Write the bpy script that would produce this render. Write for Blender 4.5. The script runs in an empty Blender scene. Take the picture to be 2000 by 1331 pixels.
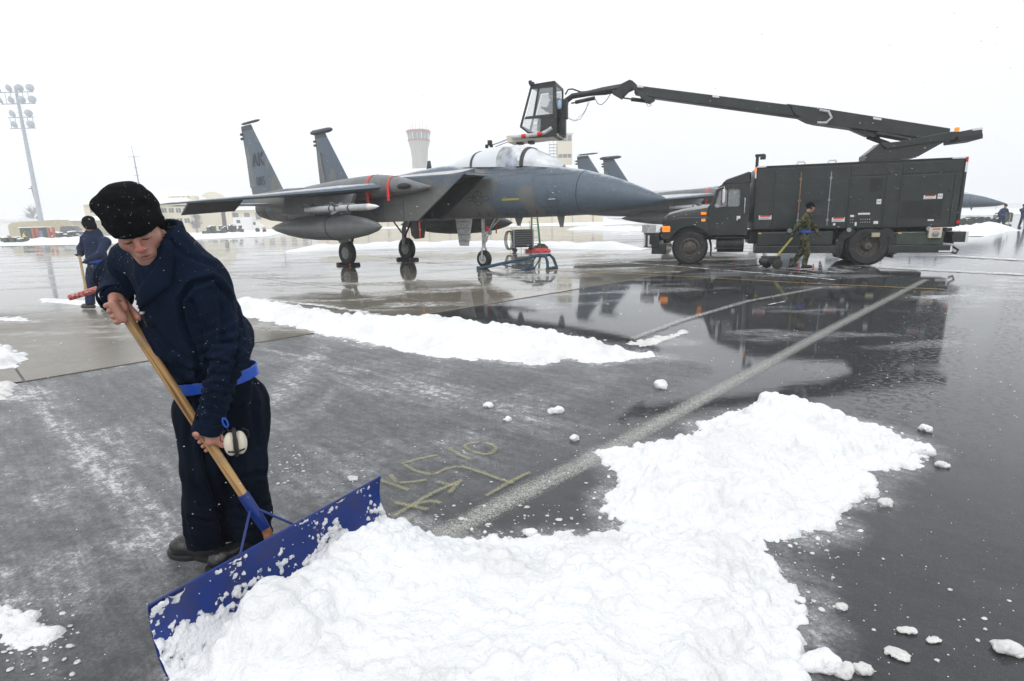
import bpy, bmesh, math, random
import numpy as np
from mathutils import Vector, Matrix
S = bpy.context.scene
random.seed(7); rng = np.random.default_rng(7)
# ------------------------------------------------------------ camera
FPX, PITCH, ROLL, HCAM = 1105.0, 0.2124, -0.0230, 1.53
cp_, sp_ = math.cos(PITCH), math.sin(PITCH)
cF = np.array([0, cp_, -sp_]); u0 = np.array([0, sp_, cp_]); r0 = np.array([1.0, 0, 0])
cR = r0*math.cos(ROLL) + u0*math.sin(ROLL); cU = -r0*math.sin(ROLL) + u0*math.cos(ROLL)
C0 = np.array([0, 0, HCAM])
cam = bpy.data.cameras.new('camera'); camo = bpy.data.objects.new('camera', cam); S.collection.objects.link(camo)
cam.sensor_width = 36; cam.lens = FPX/2000*36; cam.clip_start = .05; cam.clip_end = 6000
camo.matrix_world = Matrix(((cR[0], cU[0], -cF[0], 0), (cR[1], cU[1], -cF[1], 0), (cR[2], cU[2], -cF[2], HCAM), (0, 0, 0, 1)))
S.camera = camo
# ------------------------------------------------------------ world: overcast snowfall sky
W = bpy.data.worlds.new('World'); S.world = W; W.use_nodes = True
nt = W.node_tree; bg = nt.nodes['Background']
sky = nt.nodes.new('ShaderNodeTexSky'); sky.sky_type = 'NISHITA'; sky.sun_disc = False
SUN_EL, SUN_AZ = math.radians(52), math.radians(200)
sky.sun_elevation = SUN_EL; sky.sun_rotation = SUN_AZ; sky.air_density = 1; sky.dust_density = 3
mx = nt.nodes.new('ShaderNodeMix'); mx.data_type = 'RGBA'; mx.inputs[0].default_value = .9
nt.links.new(sky.outputs[0], mx.inputs[6]); mx.inputs[7].default_value = (9.9, 10.1, 10.3, 1)
nt.links.new(mx.outputs[2], bg.inputs[0]); bg.inputs[1].default_value = .12
sl = bpy.data.lights.new('sun', 'SUN'); sl.energy = 1.0; sl.angle = math.radians(40); sl.color = (1, .97, .93)
so = bpy.data.objects.new('sun', sl); S.collection.objects.link(so)
so.rotation_euler = Vector((math.sin(SUN_AZ)*math.cos(SUN_EL), math.cos(SUN_AZ)*math.cos(SUN_EL), math.sin(SUN_EL))).to_track_quat('Z', 'Y').to_euler()
vs = S.view_settings; vs.view_transform = 'Standard'; vs.look = 'None'; vs.exposure = 0.06; vs.gamma = 1; vs.use_curve_mapping = False
S.render.engine = 'CYCLES'; S.cycles.use_denoising = True; S.cycles.volume_bounces = 1; S.cycles.max_bounces = 8
S.cycles.transparent_max_bounces = 12; S.cycles.use_adaptive_sampling = True
# ------------------------------------------------------------ pixel helpers (2000 x 1331 photo pixels -> points of the place)
def ray(px, py): return cF + cR*(px-1000)/FPX - cU*(py-665.5)/FPX
def gnd(px, py, z=0.0):
    q = ray(px, py); return C0 + q*((z-HCAM)/q[2])
def at(px, py, Y):
    q = ray(px, py); return C0 + q*(Y/q[1])
def onplane(px, py, p0, n):
    q = ray(px, py); return C0 + q*(np.dot(np.array(p0)-C0, n)/np.dot(q, n))
# ------------------------------------------------------------ numpy noise
_T = np.random.default_rng(3).random((32, 32, 32))
def vnoise(p, sc=1.0, seed=0.0):
    q = np.asarray(p, float)*np.asarray(sc, float) + seed*7.31
    i = np.floor(q).astype(int); f = q-i; f = f*f*(3-2*f); i &= 31; j = (i+1) & 31
    x0, y0, z0 = i[..., 0], i[..., 1], i[..., 2]; x1, y1, z1 = j[..., 0], j[..., 1], j[..., 2]
    fx, fy, fz = f[..., 0], f[..., 1], f[..., 2]
    a = _T[x0, y0, z0]*(1-fx)+_T[x1, y0, z0]*fx; b = _T[x0, y1, z0]*(1-fx)+_T[x1, y1, z0]*fx
    c = _T[x0, y0, z1]*(1-fx)+_T[x1, y0, z1]*fx; d = _T[x0, y1, z1]*(1-fx)+_T[x1, y1, z1]*fx
    return (a*(1-fy)+b*fy)*(1-fz)+(c*(1-fy)+d*fy)*fz
def fbm(p, sc=1.0, o=4, seed=0.0):
    s = 0; a = .5; t = 0; p = np.asarray(p, float)*np.asarray(sc, float); sc = 1.0; c_, n_ = .8, .6
    for k in range(o):
        p = np.stack([p[..., 0]*c_+p[..., 1]*n_, -p[..., 0]*n_*.8+p[..., 1]*c_*.8+p[..., 2]*n_, p[..., 0]*.36-p[..., 1]*.48+p[..., 2]*.8], -1)
        s = s+a*vnoise(p, np.asarray(sc)*2.03**k, seed+k*1.7); t += a; a *= .5
    return s/t
def sstep(a, b, x):
    t = np.clip((x-a)/(b-a), 0, 1); return t*t*(3-2*t)
# ------------------------------------------------------------ object helpers
def mark(o, label=None, cat=None, group=None, kind=None):
    if label: o['label'] = label
    if cat: o['category'] = cat
    if group: o['group'] = group
    if kind: o['kind'] = kind
    return o
def thing(name, label, cat, loc=(0, 0, 0), rz=0.0, group=None, parent=None):
    o = bpy.data.objects.new(name, None); S.collection.objects.link(o)
    o.location = loc; o.rotation_euler = (0, 0, rz); o.empty_display_size = .2
    return mark(o, label, cat, group)
def mesh_obj(name, verts, faces, mat, parent=None, smooth=None, off=None, bevel=0.0, fix=True, attrs=None):
    me = bpy.data.meshes.new(name)
    v = np.asarray(verts, float)
    if off is not None: v = v - np.asarray(off, float)
    if isinstance(faces, np.ndarray):
        n = len(faces); me.vertices.add(len(v)); me.vertices.foreach_set('co', v.astype(np.float32).ravel())
        k = faces.shape[1]; me.loops.add(n*k); me.loops.foreach_set('vertex_index', faces.astype(np.int32).ravel())
        me.polygons.add(n); me.polygons.foreach_set('loop_start', np.arange(0, n*k, k, dtype=np.int32)); me.update(calc_edges=True)
    else:
        me.from_pydata([tuple(x) for x in v], [], faces)
    if fix:
        bm = bmesh.new(); bm.from_mesh(me); bmesh.ops.recalc_face_normals(bm, faces=bm.faces); bm.to_mesh(me); bm.free()
    if attrs:
        for k, a in attrs.items():
            at_ = me.attributes.new(k, 'FLOAT', 'POINT'); at_.data.foreach_set('value', np.asarray(a, np.float32))
    if smooth:
        me.polygons.foreach_set('use_smooth', np.ones(len(me.polygons), bool))
        if smooth is not True: me.set_sharp_from_angle(angle=math.radians(smooth))
    me.materials.append(mat)
    o = bpy.data.objects.new(name, me); S.collection.objects.link(o)
    if parent is not None: o.parent = parent
    if bevel:
        b = o.modifiers.new('bevel', 'BEVEL'); b.width = bevel; b.segments = 2; b.limit_method = 'ANGLE'; b.angle_limit = .6
        me.polygons.foreach_set('use_smooth', np.ones(len(me.polygons), bool)); me.set_sharp_from_angle(angle=math.radians(35))
    return o
def frame(d):
    d = np.asarray(d, float); d = d/np.linalg.norm(d)
    a = np.array([0, 0, 1.]) if abs(d[2]) < .9 else np.array([1., 0, 0])
    s = np.cross(a, d); s /= np.linalg.norm(s); return s, np.cross(d, s), d
class MB:
    def __init__(s): s.v = []; s.f = []
    def add(s, v, f):
        n = len(s.v); s.v += [tuple(map(float, x)) for x in v]; s.f += [tuple(i+n for i in q) for q in f]; return s
    def box(s, c, d, R=None):
        c = np.asarray(c, float); P = np.array([(x, y, z) for x in (-.5, .5) for y in (-.5, .5) for z in (-.5, .5)])*np.asarray(d, float)
        if R is not None: P = P@np.asarray(R)
        return s.add(P+c, [(0, 1, 3, 2), (4, 6, 7, 5), (0, 4, 5, 1), (2, 3, 7, 6), (0, 2, 6, 4), (1, 5, 7, 3)])
    def bb(s, x0, x1, y0, y1, z0, z1): return s.box(((x0+x1)/2, (y0+y1)/2, (z0+z1)/2), (x1-x0, y1-y0, z1-z0))
    def beam(s, a, b, w, h=None):
        a = np.asarray(a, float); b = np.asarray(b, float); x, y, z = frame(b-a); h = h or w
        return s.box((a+b)/2, (w, h, np.linalg.norm(b-a)), np.array([x, y, z]))
    def loft(s, rings, cap=True, closed=True):
        n = len(rings[0]); v = [p for r in rings for p in r]; f = []
        for i in range(len(rings)-1):
            for j in range(n if closed else n-1):
                k = (j+1) % n; f.append((i*n+j, i*n+k, (i+1)*n+k, (i+1)*n+j))
        if cap: f += [tuple(range(n)), tuple(range(len(v)-n, len(v)))]
        return s.add(v, f)
    def tube(s, pts, r, n=8, cap=True):
        pts = [np.asarray(p, float) for p in pts]; rs = r if hasattr(r, '__len__') else [r]*len(pts); rings = []
        d0 = pts[1]-pts[0]; x, y, _ = frame(d0)
        for i, p in enumerate(pts):
            d = pts[min(i+1, len(pts)-1)]-pts[max(i-1, 0)]; d = d/(np.linalg.norm(d)+1e-12)
            x = x-d*np.dot(x, d); x /= np.linalg.norm(x)+1e-12; y = np.cross(d, x)
            rings.append([p+rs[i]*(math.cos(t)*x+math.sin(t)*y) for t in np.arange(n)*2*math.pi/n])
        return s.loft(rings, cap)
    def lathe(s, prof, c=(0, 0, 0), axis=(0, 0, 1), n=20, cap=True):
        x, y, z = frame(axis); c = np.asarray(c, float)
        return s.loft([[c+z*h+r*(math.cos(t)*x+math.sin(t)*y) for t in np.arange(n)*2*math.pi/n] for r, h in prof], cap)
    def prism(s, poly, a, b, ax='y'):
        def P(u, v, w): return {'y': (u, w, v), 'x': (w, u, v), 'z': (u, v, w)}[ax]
        n = len(poly); v = [P(u, w, a) for u, w in poly]+[P(u, w, b) for u, w in poly]
        return s.add(v, [tuple(range(n)), tuple(range(2*n-1, n-1, -1))]+[(i, (i+1) % n, n+(i+1) % n, n+i) for i in range(n)])
    def ball(s, c, r, n=10, m=6, R=None):
        r = np.ones(3)*np.asarray(r, float); c = np.asarray(c, float); rings = []
        for i in range(m+1):
            a = -math.pi/2+math.pi*(i if 0 < i < m else (i+.04 if i == 0 else i-.04))/m
            ring = np.array([(math.cos(a)*math.cos(t), math.cos(a)*math.sin(t), math.sin(a)) for t in np.arange(n)*2*math.pi/n])*r
            if R is not None: ring = ring@np.asarray(R)
            rings.append(ring+c)
        return s.loft(rings)
    def build(s, name, mat, parent=None, smooth=None, off=None, bevel=0.0, fix=True):
        return mesh_obj(name, s.v, s.f, mat, parent, smooth, off, bevel, fix)
def arc(cx, cy, r, a0, a1, n): return [(cx+r*math.cos(math.radians(a)), cy+r*math.sin(math.radians(a))) for a in np.linspace(a0, a1, n)]
def copy_tree(o, parent=None):
    c = o.copy(); S.collection.objects.link(c)
    if parent is not None: c.parent = parent
    for ch in KIDS.get(o.name, []): copy_tree(ch, c)
    return c
KIDS = {}
def index_kids():
    KIDS.clear()
    for o in S.objects:
        if o.parent: KIDS.setdefault(o.parent.name, []).append(o)
# ------------------------------------------------------------ surface nets for organic shapes
def surf_net(fn, lo, hi, h):
    lo = np.array(lo, float); hi = np.array(hi, float); n = np.ceil((hi-lo)/h).astype(int)+1
    ax = [lo[k]+np.arange(n[k])*h for k in range(3)]
    P = np.stack(np.meshgrid(*ax, indexing='ij'), -1); G = fn(P); ins = G < 0
    m = [k-1 for k in n]; acc = np.zeros((m[0], m[1], m[2], 3)); cnt = np.zeros(m)
    sl_ = lambda d, k: slice(d, m[k]+d)
    cs = [(a, b, c) for a in (0, 1) for b in (0, 1) for c in (0, 1)]
    for ia, a in enumerate(cs):
        for b in cs[ia+1:]:
            if sum(abs(a[k]-b[k]) for k in range(3)) != 1: continue
            ga = G[sl_(a[0], 0), sl_(a[1], 1), sl_(a[2], 2)]; gb = G[sl_(b[0], 0), sl_(b[1], 1), sl_(b[2], 2)]
            c = (ga < 0) != (gb < 0); t = np.where(c, ga/np.where(c, ga-gb, 1), 0)
            for k in range(3): acc[..., k] += c*(a[k]+t*(b[k]-a[k]))
            cnt += c
    act = cnt > 0; idx = -np.ones(m, int); idx[act] = np.arange(act.sum())
    ijk = np.argwhere(act); V = lo+(ijk+acc[act]/cnt[act][:, None])*h; F = []
    for k in range(3):
        u, w = [(1, 2), (2, 0), (0, 1)][k]
        a = np.take(ins, range(n[k]-1), axis=k); b = np.take(ins, range(1, n[k]), axis=k)
        e = np.argwhere(a != b); e = e[(e[:, u] > 0) & (e[:, w] > 0) & (e[:, u] < n[u]-1) & (e[:, w] < n[w]-1)]
        if not len(e): continue
        s_ = ins[e[:, 0], e[:, 1], e[:, 2]]
        q = []
        for du, dw in ((-1, -1), (0, -1), (0, 0), (-1, 0)):
            c = e.copy(); c[:, u] += du; c[:, w] += dw; q.append(idx[c[:, 0], c[:, 1], c[:, 2]])
        q = np.stack(q, 1); q[~s_] = q[~s_][:, ::-1]; F.append(q)
    return V, np.concatenate(F)
def d_cap(P, a, b, ra, rb=None):
    a = np.asarray(a, float); b = np.asarray(b, float); rb = ra if rb is None else rb
    d = b-a; t = np.clip(((P-a)@d)/max(d@d, 1e-9), 0, 1)
    return np.linalg.norm(P-a-t[..., None]*d, axis=-1)-(ra+(rb-ra)*t)
def d_ell(P, c, r, R=None):
    q = P-np.asarray(c, float)
    if R is not None: q = q@np.asarray(R).T
    r = np.asarray(r, float); k = np.linalg.norm(q/r, axis=-1)
    k2 = np.linalg.norm(q/(r*r), axis=-1)+1e-9
    return k*(k-1)/k2
def smin(a, b, k):
    h = np.clip(.5+.5*(b-a)/k, 0, 1); return b+(a-b)*h-k*h*(1-h)
def smax(a, b, k): return -smin(-a, -b, k)
def vnorm(V, F):
    n = np.zeros_like(V); a = np.cross(V[F[:, 2]]-V[F[:, 0]], V[F[:, 3]]-V[F[:, 1]])
    for k in range(4): np.add.at(n, F[:, k], a)
    return n/(np.linalg.norm(n, axis=1)[:, None]+1e-12)
def relax(V, F, it=2, lam=.5):
    for _ in range(it):
        s_ = np.zeros_like(V); c = np.zeros(len(V))
        for k in range(4):
            for d in (1, 3): np.add.at(s_, F[:, k], V[F[:, (k+d) % 4]]); np.add.at(c, F[:, k], 1)
        V = V+lam*(s_/c[:, None]-V)
    return V
# ------------------------------------------------------------ materials
def nodes(m): return m.node_tree.nodes, m.node_tree.links
def pm(name, col, rough=.5, metal=0.0, var=.12, vs_=6.0, bump=0.0, bs=40.0, dirt=None, dsc=2.5, damt=.5, spec=.5, emit=None, alpha=None, trans=0.0, stretch=(1, 1, 1), coat=0.0, dust=0.0):
    m = bpy.data.materials.new(name); m.use_nodes = True; N, L = nodes(m); b = N['Principled BSDF']
    b.inputs['Roughness'].default_value = rough; b.inputs['Metallic'].default_value = metal; b.inputs['Specular IOR Level'].default_value = spec
    b.inputs['Coat Weight'].default_value = coat; b.inputs['Coat Roughness'].default_value = .1
    tc = N.new('ShaderNodeTexCoord'); mp = N.new('ShaderNodeMapping'); mp.inputs['Scale'].default_value = stretch; L.new(tc.outputs['Object'], mp.inputs[0])
    n = N.new('ShaderNodeTexNoise'); n.inputs['Scale'].default_value = vs_; n.inputs['Detail'].default_value = 6; L.new(mp.outputs[0], n.inputs[0])
    r = N.new('ShaderNodeMapRange'); r.inputs['To Min'].default_value = 1-var; r.inputs['To Max'].default_value = 1+var; r.inputs['From Min'].default_value = .3; r.inputs['From Max'].default_value = .7; L.new(n.outputs[0], r.inputs[0])
    v = N.new('ShaderNodeVectorMath'); v.operation = 'SCALE'; v.inputs[0].default_value = col[:3]; L.new(r.outputs[0], v.inputs['Scale']); out = v.outputs[0]
    if dirt:
        n2 = N.new('ShaderNodeTexNoise'); n2.inputs['Scale'].default_value = dsc; n2.inputs['Detail'].default_value = 5; n2.inputs['Roughness'].default_value = .6; L.new(mp.outputs[0], n2.inputs[0])
        r2 = N.new('ShaderNodeMapRange'); r2.inputs['From Min'].default_value = .48; r2.inputs['From Max'].default_value = .62; r2.inputs['To Max'].default_value = damt; L.new(n2.outputs[0], r2.inputs[0])
        x = N.new('ShaderNodeMix'); x.data_type = 'RGBA'; L.new(r2.outputs[0], x.inputs[0]); L.new(out, x.inputs[6]); x.inputs[7].default_value = (*dirt, 1); out = x.outputs[2]
    if dust:
        g = N.new('ShaderNodeNewGeometry'); sx = N.new('ShaderNodeSeparateXYZ'); L.new(g.outputs['Normal'], sx.inputs[0])
        n3 = N.new('ShaderNodeTexNoise'); n3.inputs['Scale'].default_value = 3.5; n3.inputs['Detail'].default_value = 8; L.new(tc.outputs['Object'], n3.inputs[0])
        ad = N.new('ShaderNodeMath'); ad.operation = 'MULTIPLY_ADD'; L.new(n3.outputs[0], ad.inputs[0]); ad.inputs[1].default_value = .5; L.new(sx.outputs[2], ad.inputs[2])
        r3 = N.new('ShaderNodeMapRange'); r3.inputs['From Min'].default_value = .95; r3.inputs['From Max'].default_value = 1.2; r3.inputs['To Max'].default_value = dust; L.new(ad.outputs[0], r3.inputs[0])
        x = N.new('ShaderNodeMix'); x.data_type = 'RGBA'; L.new(r3.outputs[0], x.inputs[0]); L.new(out, x.inputs[6]); x.inputs[7].default_value = (.82, .84, .86, 1); out = x.outputs[2]
    L.new(out, b.inputs['Base Color'])
    if bump:
        nb = N.new('ShaderNodeTexNoise'); nb.inputs['Scale'].default_value = bs; nb.inputs['Detail'].default_value = 4; L.new(mp.outputs[0], nb.inputs[0])
        bp = N.new('ShaderNodeBump'); bp.inputs['Strength'].default_value = bump; bp.inputs['Distance'].default_value = .01; L.new(nb.outputs[0], bp.inputs['Height']); L.new(bp.outputs[0], b.inputs['Normal'])
    if emit: b.inputs['Emission Color'].default_value = (*emit[:3], 1); b.inputs['Emission Strength'].default_value = emit[3]
    if trans: b.inputs['Transmission Weight'].default_value = trans
    if alpha is not None: b.inputs['Alpha'].default_value = alpha
    return m
def clear_glass(name, col=(.9, .95, 1), a=.35, rough=.03, milky=0.0):
    m = bpy.data.materials.new(name); m.use_nodes = True; N, L = nodes(m); b = N['Principled BSDF']
    b.inputs['Base Color'].default_value = (*col, 1); b.inputs['Roughness'].default_value = rough; b.inputs['Specular IOR Level'].default_value = .8
    b.inputs['Alpha'].default_value = a
    if milky:
        tc = N.new('ShaderNodeTexCoord'); n = N.new('ShaderNodeTexNoise'); n.inputs['Scale'].default_value = 2.2; n.inputs['Detail'].default_value = 7; L.new(tc.outputs['Object'], n.inputs[0])
        r = N.new('ShaderNodeMapRange'); r.inputs['From Min'].default_value = .35; r.inputs['From Max'].default_value = .6; r.inputs['To Min'].default_value = a; r.inputs['To Max'].default_value = min(1, a+milky); L.new(n.outputs[0], r.inputs[0]); L.new(r.outputs[0], b.inputs['Alpha'])
    return m
M = {}
M['snow'] = pm('snow', (.80, .815, .835), .6, var=.04, vs_=9, bump=.9, bs=75, dirt=(.6, .585, .56), dsc=2.3, damt=.35)
M['slush'] = pm('slush', (.66, .66, .65), .35, var=.15, vs_=14, bump=.5, bs=90)
M['farsnow'] = pm('far_snow', (.86, .88, .9), .7, var=.03, vs_=.08, dirt=(.6, .6, .6), dsc=.12, damt=.35, stretch=(.3, 1, 1))
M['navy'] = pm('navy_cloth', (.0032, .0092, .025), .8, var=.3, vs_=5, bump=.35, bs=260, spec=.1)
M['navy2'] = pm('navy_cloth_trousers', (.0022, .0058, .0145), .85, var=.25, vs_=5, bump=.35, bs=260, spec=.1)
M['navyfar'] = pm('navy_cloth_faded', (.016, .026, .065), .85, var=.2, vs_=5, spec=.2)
M['hat'] = pm('black_fleece', (.006, .0065, .008), .95, var=.35, vs_=30, bump=.8, bs=420, spec=.1)
M['black'] = pm('black_rubber', (.012, .012, .013), .55, var=.25, vs_=12)
M['blackgloss'] = pm('black_leather', (.012, .012, .013), .25, var=.2, vs_=20, bump=.15, bs=80)
M['belt'] = pm('blue_reflective_belt', (.003, .068, .47), .4, var=.08, vs_=25, coat=.3)
M['blade'] = pm('blue_painted_steel', (.004, .028, .19), .36, var=.12, vs_=8, bump=.1, bs=14, dirt=(.03, .03, .1), dsc=9, damt=.5)
M['ribbon'] = pm('red_ribbon', (.75, .05, .03), .6, var=.1)
M['red'] = pm('red_paint', (.36, .02, .02), .5, var=.25, vs_=20, dirt=(.7, .68, .68), dsc=30, damt=.45)
M['orange'] = pm('orange_paint', (.8, .13, .02), .4)
M['amber'] = pm('amber_lamp', (.9, .25, .02), .2, emit=(1, .3, .03, .45))
M['redlamp'] = pm('red_lamp', (.6, .01, .01), .2)
M['cream'] = pm('cream_wall', (.68, .62, .47), .8, var=.04, vs_=.3, dirt=(.58, .53, .42), dsc=.15, damt=.3)
M['white'] = pm('white_paint', (.75, .75, .74), .5, var=.05, vs_=3)
M['offwhite'] = pm('cream_plastic', (.62, .56, .46), .35, var=.05, vs_=30)
M['sticker'] = pm('white_decal', (.75, .76, .76), .4, var=.06, vs_=60)
M['gear'] = pm('white_gear_enamel', (.55, .57, .58), .3, var=.15, vs_=20, dirt=(.2, .19, .17), dsc=14, damt=.5)
M['steel'] = pm('grey_steel', (.3, .32, .34), .35, metal=.6, var=.15, vs_=10)
M['mast'] = pm('galvanised_mast', (.36, .4, .44), .6, var=.08, vs_=.6)
M['darksteel'] = pm('dark_steel', (.04, .042, .045), .45, metal=.3, var=.3, vs_=12)
M['truck'] = pm('dark_green_truck_paint', (.010, .0165, .015), .42, var=.15, vs_=2.5, bump=.05, bs=6, dirt=(.028, .032, .03), dsc=2.2, damt=.55, coat=.1, dust=.3)
M['truckdk'] = pm('chassis_black', (.012, .014, .014), .5, var=.3, vs_=7, dirt=(.05, .05, .05), dsc=5, damt=.4)
M['tyre'] = pm('tyre_rubber', (.014, .014, .015), .6, var=.3, vs_=9, bump=.3, bs=50, dirt=(.05, .05, .05), dsc=6, damt=.4)
M['window'] = pm('dark_window', (.12, .13, .14), .15, var=.2, vs_=1)
M['towerglass'] = pm('tower_window', (.2, .27, .27), .12, var=.2, vs_=1)
M['tred'] = pm('tower_red_band', (.3, .1, .085), .7, var=.08, vs_=1)
M['conc'] = pm('tower_concrete', (.36, .35, .33), .9, var=.06, vs_=.5)
M['toolgreen'] = pm('green_fibreglass', (.01, .16, .07), .4)
M['towblue'] = pm('blue_grey_paint', (.025, .075, .12), .45, var=.15, vs_=8)
M['bollard'] = pm('rust_red_post', (.38, .11, .07), .8, var=.15, vs_=4)
M['tan'] = pm('tan_metal', (.42, .38, .26), .7, var=.08, vs_=2)
M['dkgreen'] = pm('olive_green', (.04, .06, .045), .6, var=.3, vs_=3, dust=.9)
M['pick'] = pm('dark_car_paint', (.07, .05, .055), .25, var=.2, vs_=2, dust=1.0)
M['yellow'] = pm('yellow_paint', (.7, .48, .03), .6, var=.1)
M['bark'] = pm('snowy_bark', (.3, .28, .27), .9, var=.3, vs_=3)
M['skin'] = None; M['rim'] = pm('dusty_rim', (.075, .068, .06), .5, var=.3, vs_=8)
def camo_cloth():
    m = pm('woodland_camouflage', (.05, .06, .03), .85, spec=.15); N, L = nodes(m); b = N['Principled BSDF']
    tc = N.new('ShaderNodeTexCoord'); n = N.new('ShaderNodeTexNoise'); n.inputs['Scale'].default_value = 11; n.inputs['Detail'].default_value = 2; L.new(tc.outputs['Object'], n.inputs[0])
    r = N.new('ShaderNodeValToRGB'); r.color_ramp.interpolation = 'CONSTANT'; L.new(n.outputs[0], r.inputs[0]); e = r.color_ramp.elements
    e[0].position = 0; e[0].color = (.006, .008, .006, 1); e[1].position = .42; e[1].color = (.035, .06, .022, 1)
    for p, c in ((.5, (.07, .045, .025, 1)), (.56, (.16, .15, .085, 1)), (.62, (.03, .05, .02, 1))): q = e.new(p); q.color = c
    L.new(r.outputs[0], b.inputs['Base Color']); return m
M['camo'] = camo_cloth()
def jet_paint():
    m = pm('mottled_grey_jet_paint', (.1, .1, .1), .42, spec=.4, bump=.04, bs=3); N, L = nodes(m); b = N['Principled BSDF']
    tc = N.new('ShaderNodeTexCoord'); n = N.new('ShaderNodeTexNoise'); n.inputs['Scale'].default_value = .55; n.inputs['Detail'].default_value = 1.5; L.new(tc.outputs['Object'], n.inputs[0])
    r = N.new('ShaderNodeValToRGB'); L.new(n.outputs[0], r.inputs[0]); e = r.color_ramp.elements
    e[0].position = .49; e[0].color = (.15, .156, .152, 1); e[1].position = .515; e[1].color = (.096, .128, .165, 1)
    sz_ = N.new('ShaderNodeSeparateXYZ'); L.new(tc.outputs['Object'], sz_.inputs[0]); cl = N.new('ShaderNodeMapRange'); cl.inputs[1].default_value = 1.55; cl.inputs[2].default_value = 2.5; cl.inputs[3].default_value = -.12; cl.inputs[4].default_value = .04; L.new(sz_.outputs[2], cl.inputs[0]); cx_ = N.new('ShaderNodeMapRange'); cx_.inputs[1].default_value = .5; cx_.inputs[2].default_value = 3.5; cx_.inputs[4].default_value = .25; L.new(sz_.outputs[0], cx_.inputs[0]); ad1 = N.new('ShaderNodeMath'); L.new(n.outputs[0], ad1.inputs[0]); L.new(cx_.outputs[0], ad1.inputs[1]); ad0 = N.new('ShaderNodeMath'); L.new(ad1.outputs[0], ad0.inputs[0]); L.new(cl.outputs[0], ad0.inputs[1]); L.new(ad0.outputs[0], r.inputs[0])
    n2 = N.new('ShaderNodeTexNoise'); n2.inputs['Scale'].default_value = 5; n2.inputs['Detail'].default_value = 9; n2.inputs['Roughness'].default_value = .7; L.new(tc.outputs['Object'], n2.inputs[0])
    mr = N.new('ShaderNodeMapRange'); mr.inputs['From Min'].default_value = .3; mr.inputs['From Max'].default_value = .7; mr.inputs['To Min'].default_value = .86; mr.inputs['To Max'].default_value = 1.14; L.new(n2.outputs[0], mr.inputs[0])
    v = N.new('ShaderNodeVectorMath'); v.operation = 'SCALE'; L.new(r.outputs[0], v.inputs[0]); L.new(mr.outputs[0], v.inputs['Scale'])
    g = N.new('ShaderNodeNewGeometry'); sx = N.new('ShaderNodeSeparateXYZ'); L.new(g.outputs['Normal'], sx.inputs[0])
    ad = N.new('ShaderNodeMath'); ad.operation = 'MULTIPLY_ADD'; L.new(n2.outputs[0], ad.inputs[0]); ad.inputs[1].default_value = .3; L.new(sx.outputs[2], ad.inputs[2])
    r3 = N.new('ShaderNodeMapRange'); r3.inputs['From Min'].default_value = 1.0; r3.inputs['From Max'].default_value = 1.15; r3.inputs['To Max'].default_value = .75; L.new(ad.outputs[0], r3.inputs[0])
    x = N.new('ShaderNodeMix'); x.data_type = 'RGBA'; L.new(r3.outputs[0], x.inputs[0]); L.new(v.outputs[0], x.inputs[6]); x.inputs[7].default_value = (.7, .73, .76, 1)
    L.new(x.outputs[2], b.inputs['Base Color']); return m
M['jet'] = jet_paint()
M['jetgrey'] = pm('plain_grey_jet_paint', (.155, .165, .172), .38, var=.1, vs_=3, dirt=(.1, .1, .1), dsc=2, damt=.4)
M['jetdk'] = pm('dark_jet_underside', (.035, .037, .04), .5, var=.2, vs_=3)
M['jetmark'] = pm('dark_grey_marking', (.05, .062, .075), .5, var=.15, vs_=5)
M['missile'] = pm('pale_grey_missile', (.42, .45, .47), .35, var=.08, vs_=6)
# ============================================================ GROUND
LD = np.array([.70, .714]); LN = np.array([-.714, .70])     # line directions of the apron joints
B0 = np.array([-5.01, 5.61])                                # a point on the asphalt/concrete joint
gx = np.arange(-10, 19.001, .055); gy = np.arange(.4, 19.001, .055)
GX, GY = np.meshgrid(gx, gy, indexing='ij'); P3 = np.stack([GX, GY, 0*GX], -1)
def seg_d(px_pts, X, Y, ground=True):
    q = [gnd(*p)[:2] for p in px_pts] if ground else px_pts
    D = np.full(X.shape, 1e9)
    for a, b in zip(q[:-1], q[1:]):
        a = np.array(a); b = np.array(b); d = b-a; t = np.clip(((X-a[0])*d[0]+(Y-a[1])*d[1])/(d@d), 0, 1)
        D = np.minimum(D, np.hypot(X-a[0]-t*d[0], Y-a[1]-t*d[1]))
    return D
s_ = (GY-GX-2.95)/1.414 + .5*(fbm(P3, .9, 4)-.5)
dry = sstep(-.1, .9, s_)*(1-sstep(5.2, 7.8, GY+.35*GX+1.2*(fbm(P3, .5, 3, 5)-.5)))
def rot(P, ang, sx, sy):
    c, s = math.cos(ang), math.sin(ang); return np.stack([(P[..., 0]*c+P[..., 1]*s)*sx, (-P[..., 0]*s+P[..., 1]*c)*sy, P[..., 2]], -1)
st = fbm(rot(P3, math.radians(-43), .8, 7), 1, 5, 9)          # brushed streaks
st2 = fbm(rot(P3, math.radians(-43), 1.8, 3), 1, 4, 2)
fr = .28+.34*sstep(.42, .8, st)*sstep(.36, .66, st2)
for pts, w, a in ((((0, 700), (60, 770), (170, 900), (300, 1010), (340, 1075)), .16, .8), (((60, 745), (230, 860), (330, 960)), .22, .45),
                  (((660, 640), (590, 720), (530, 790)), .3, .75), (((740, 690), (660, 750), (600, 830)), .08, .6), (((500, 680), (600, 700), (690, 730)), .05, .9),
                  (((0, 1000), (60, 1080), (140, 1180), (200, 1331)), .12, .5), (((120, 640), (300, 700)), .3, .2), (((0, 1180), (120, 1331)), .1, .6)):
    D = seg_d(pts, GX, GY); fr = np.maximum(fr, min(1, a*1.0)*np.exp(-(D/w)**2)*(.35+.9*st))
fr = fr*np.clip(dry+.1, 0, 1)
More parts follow.
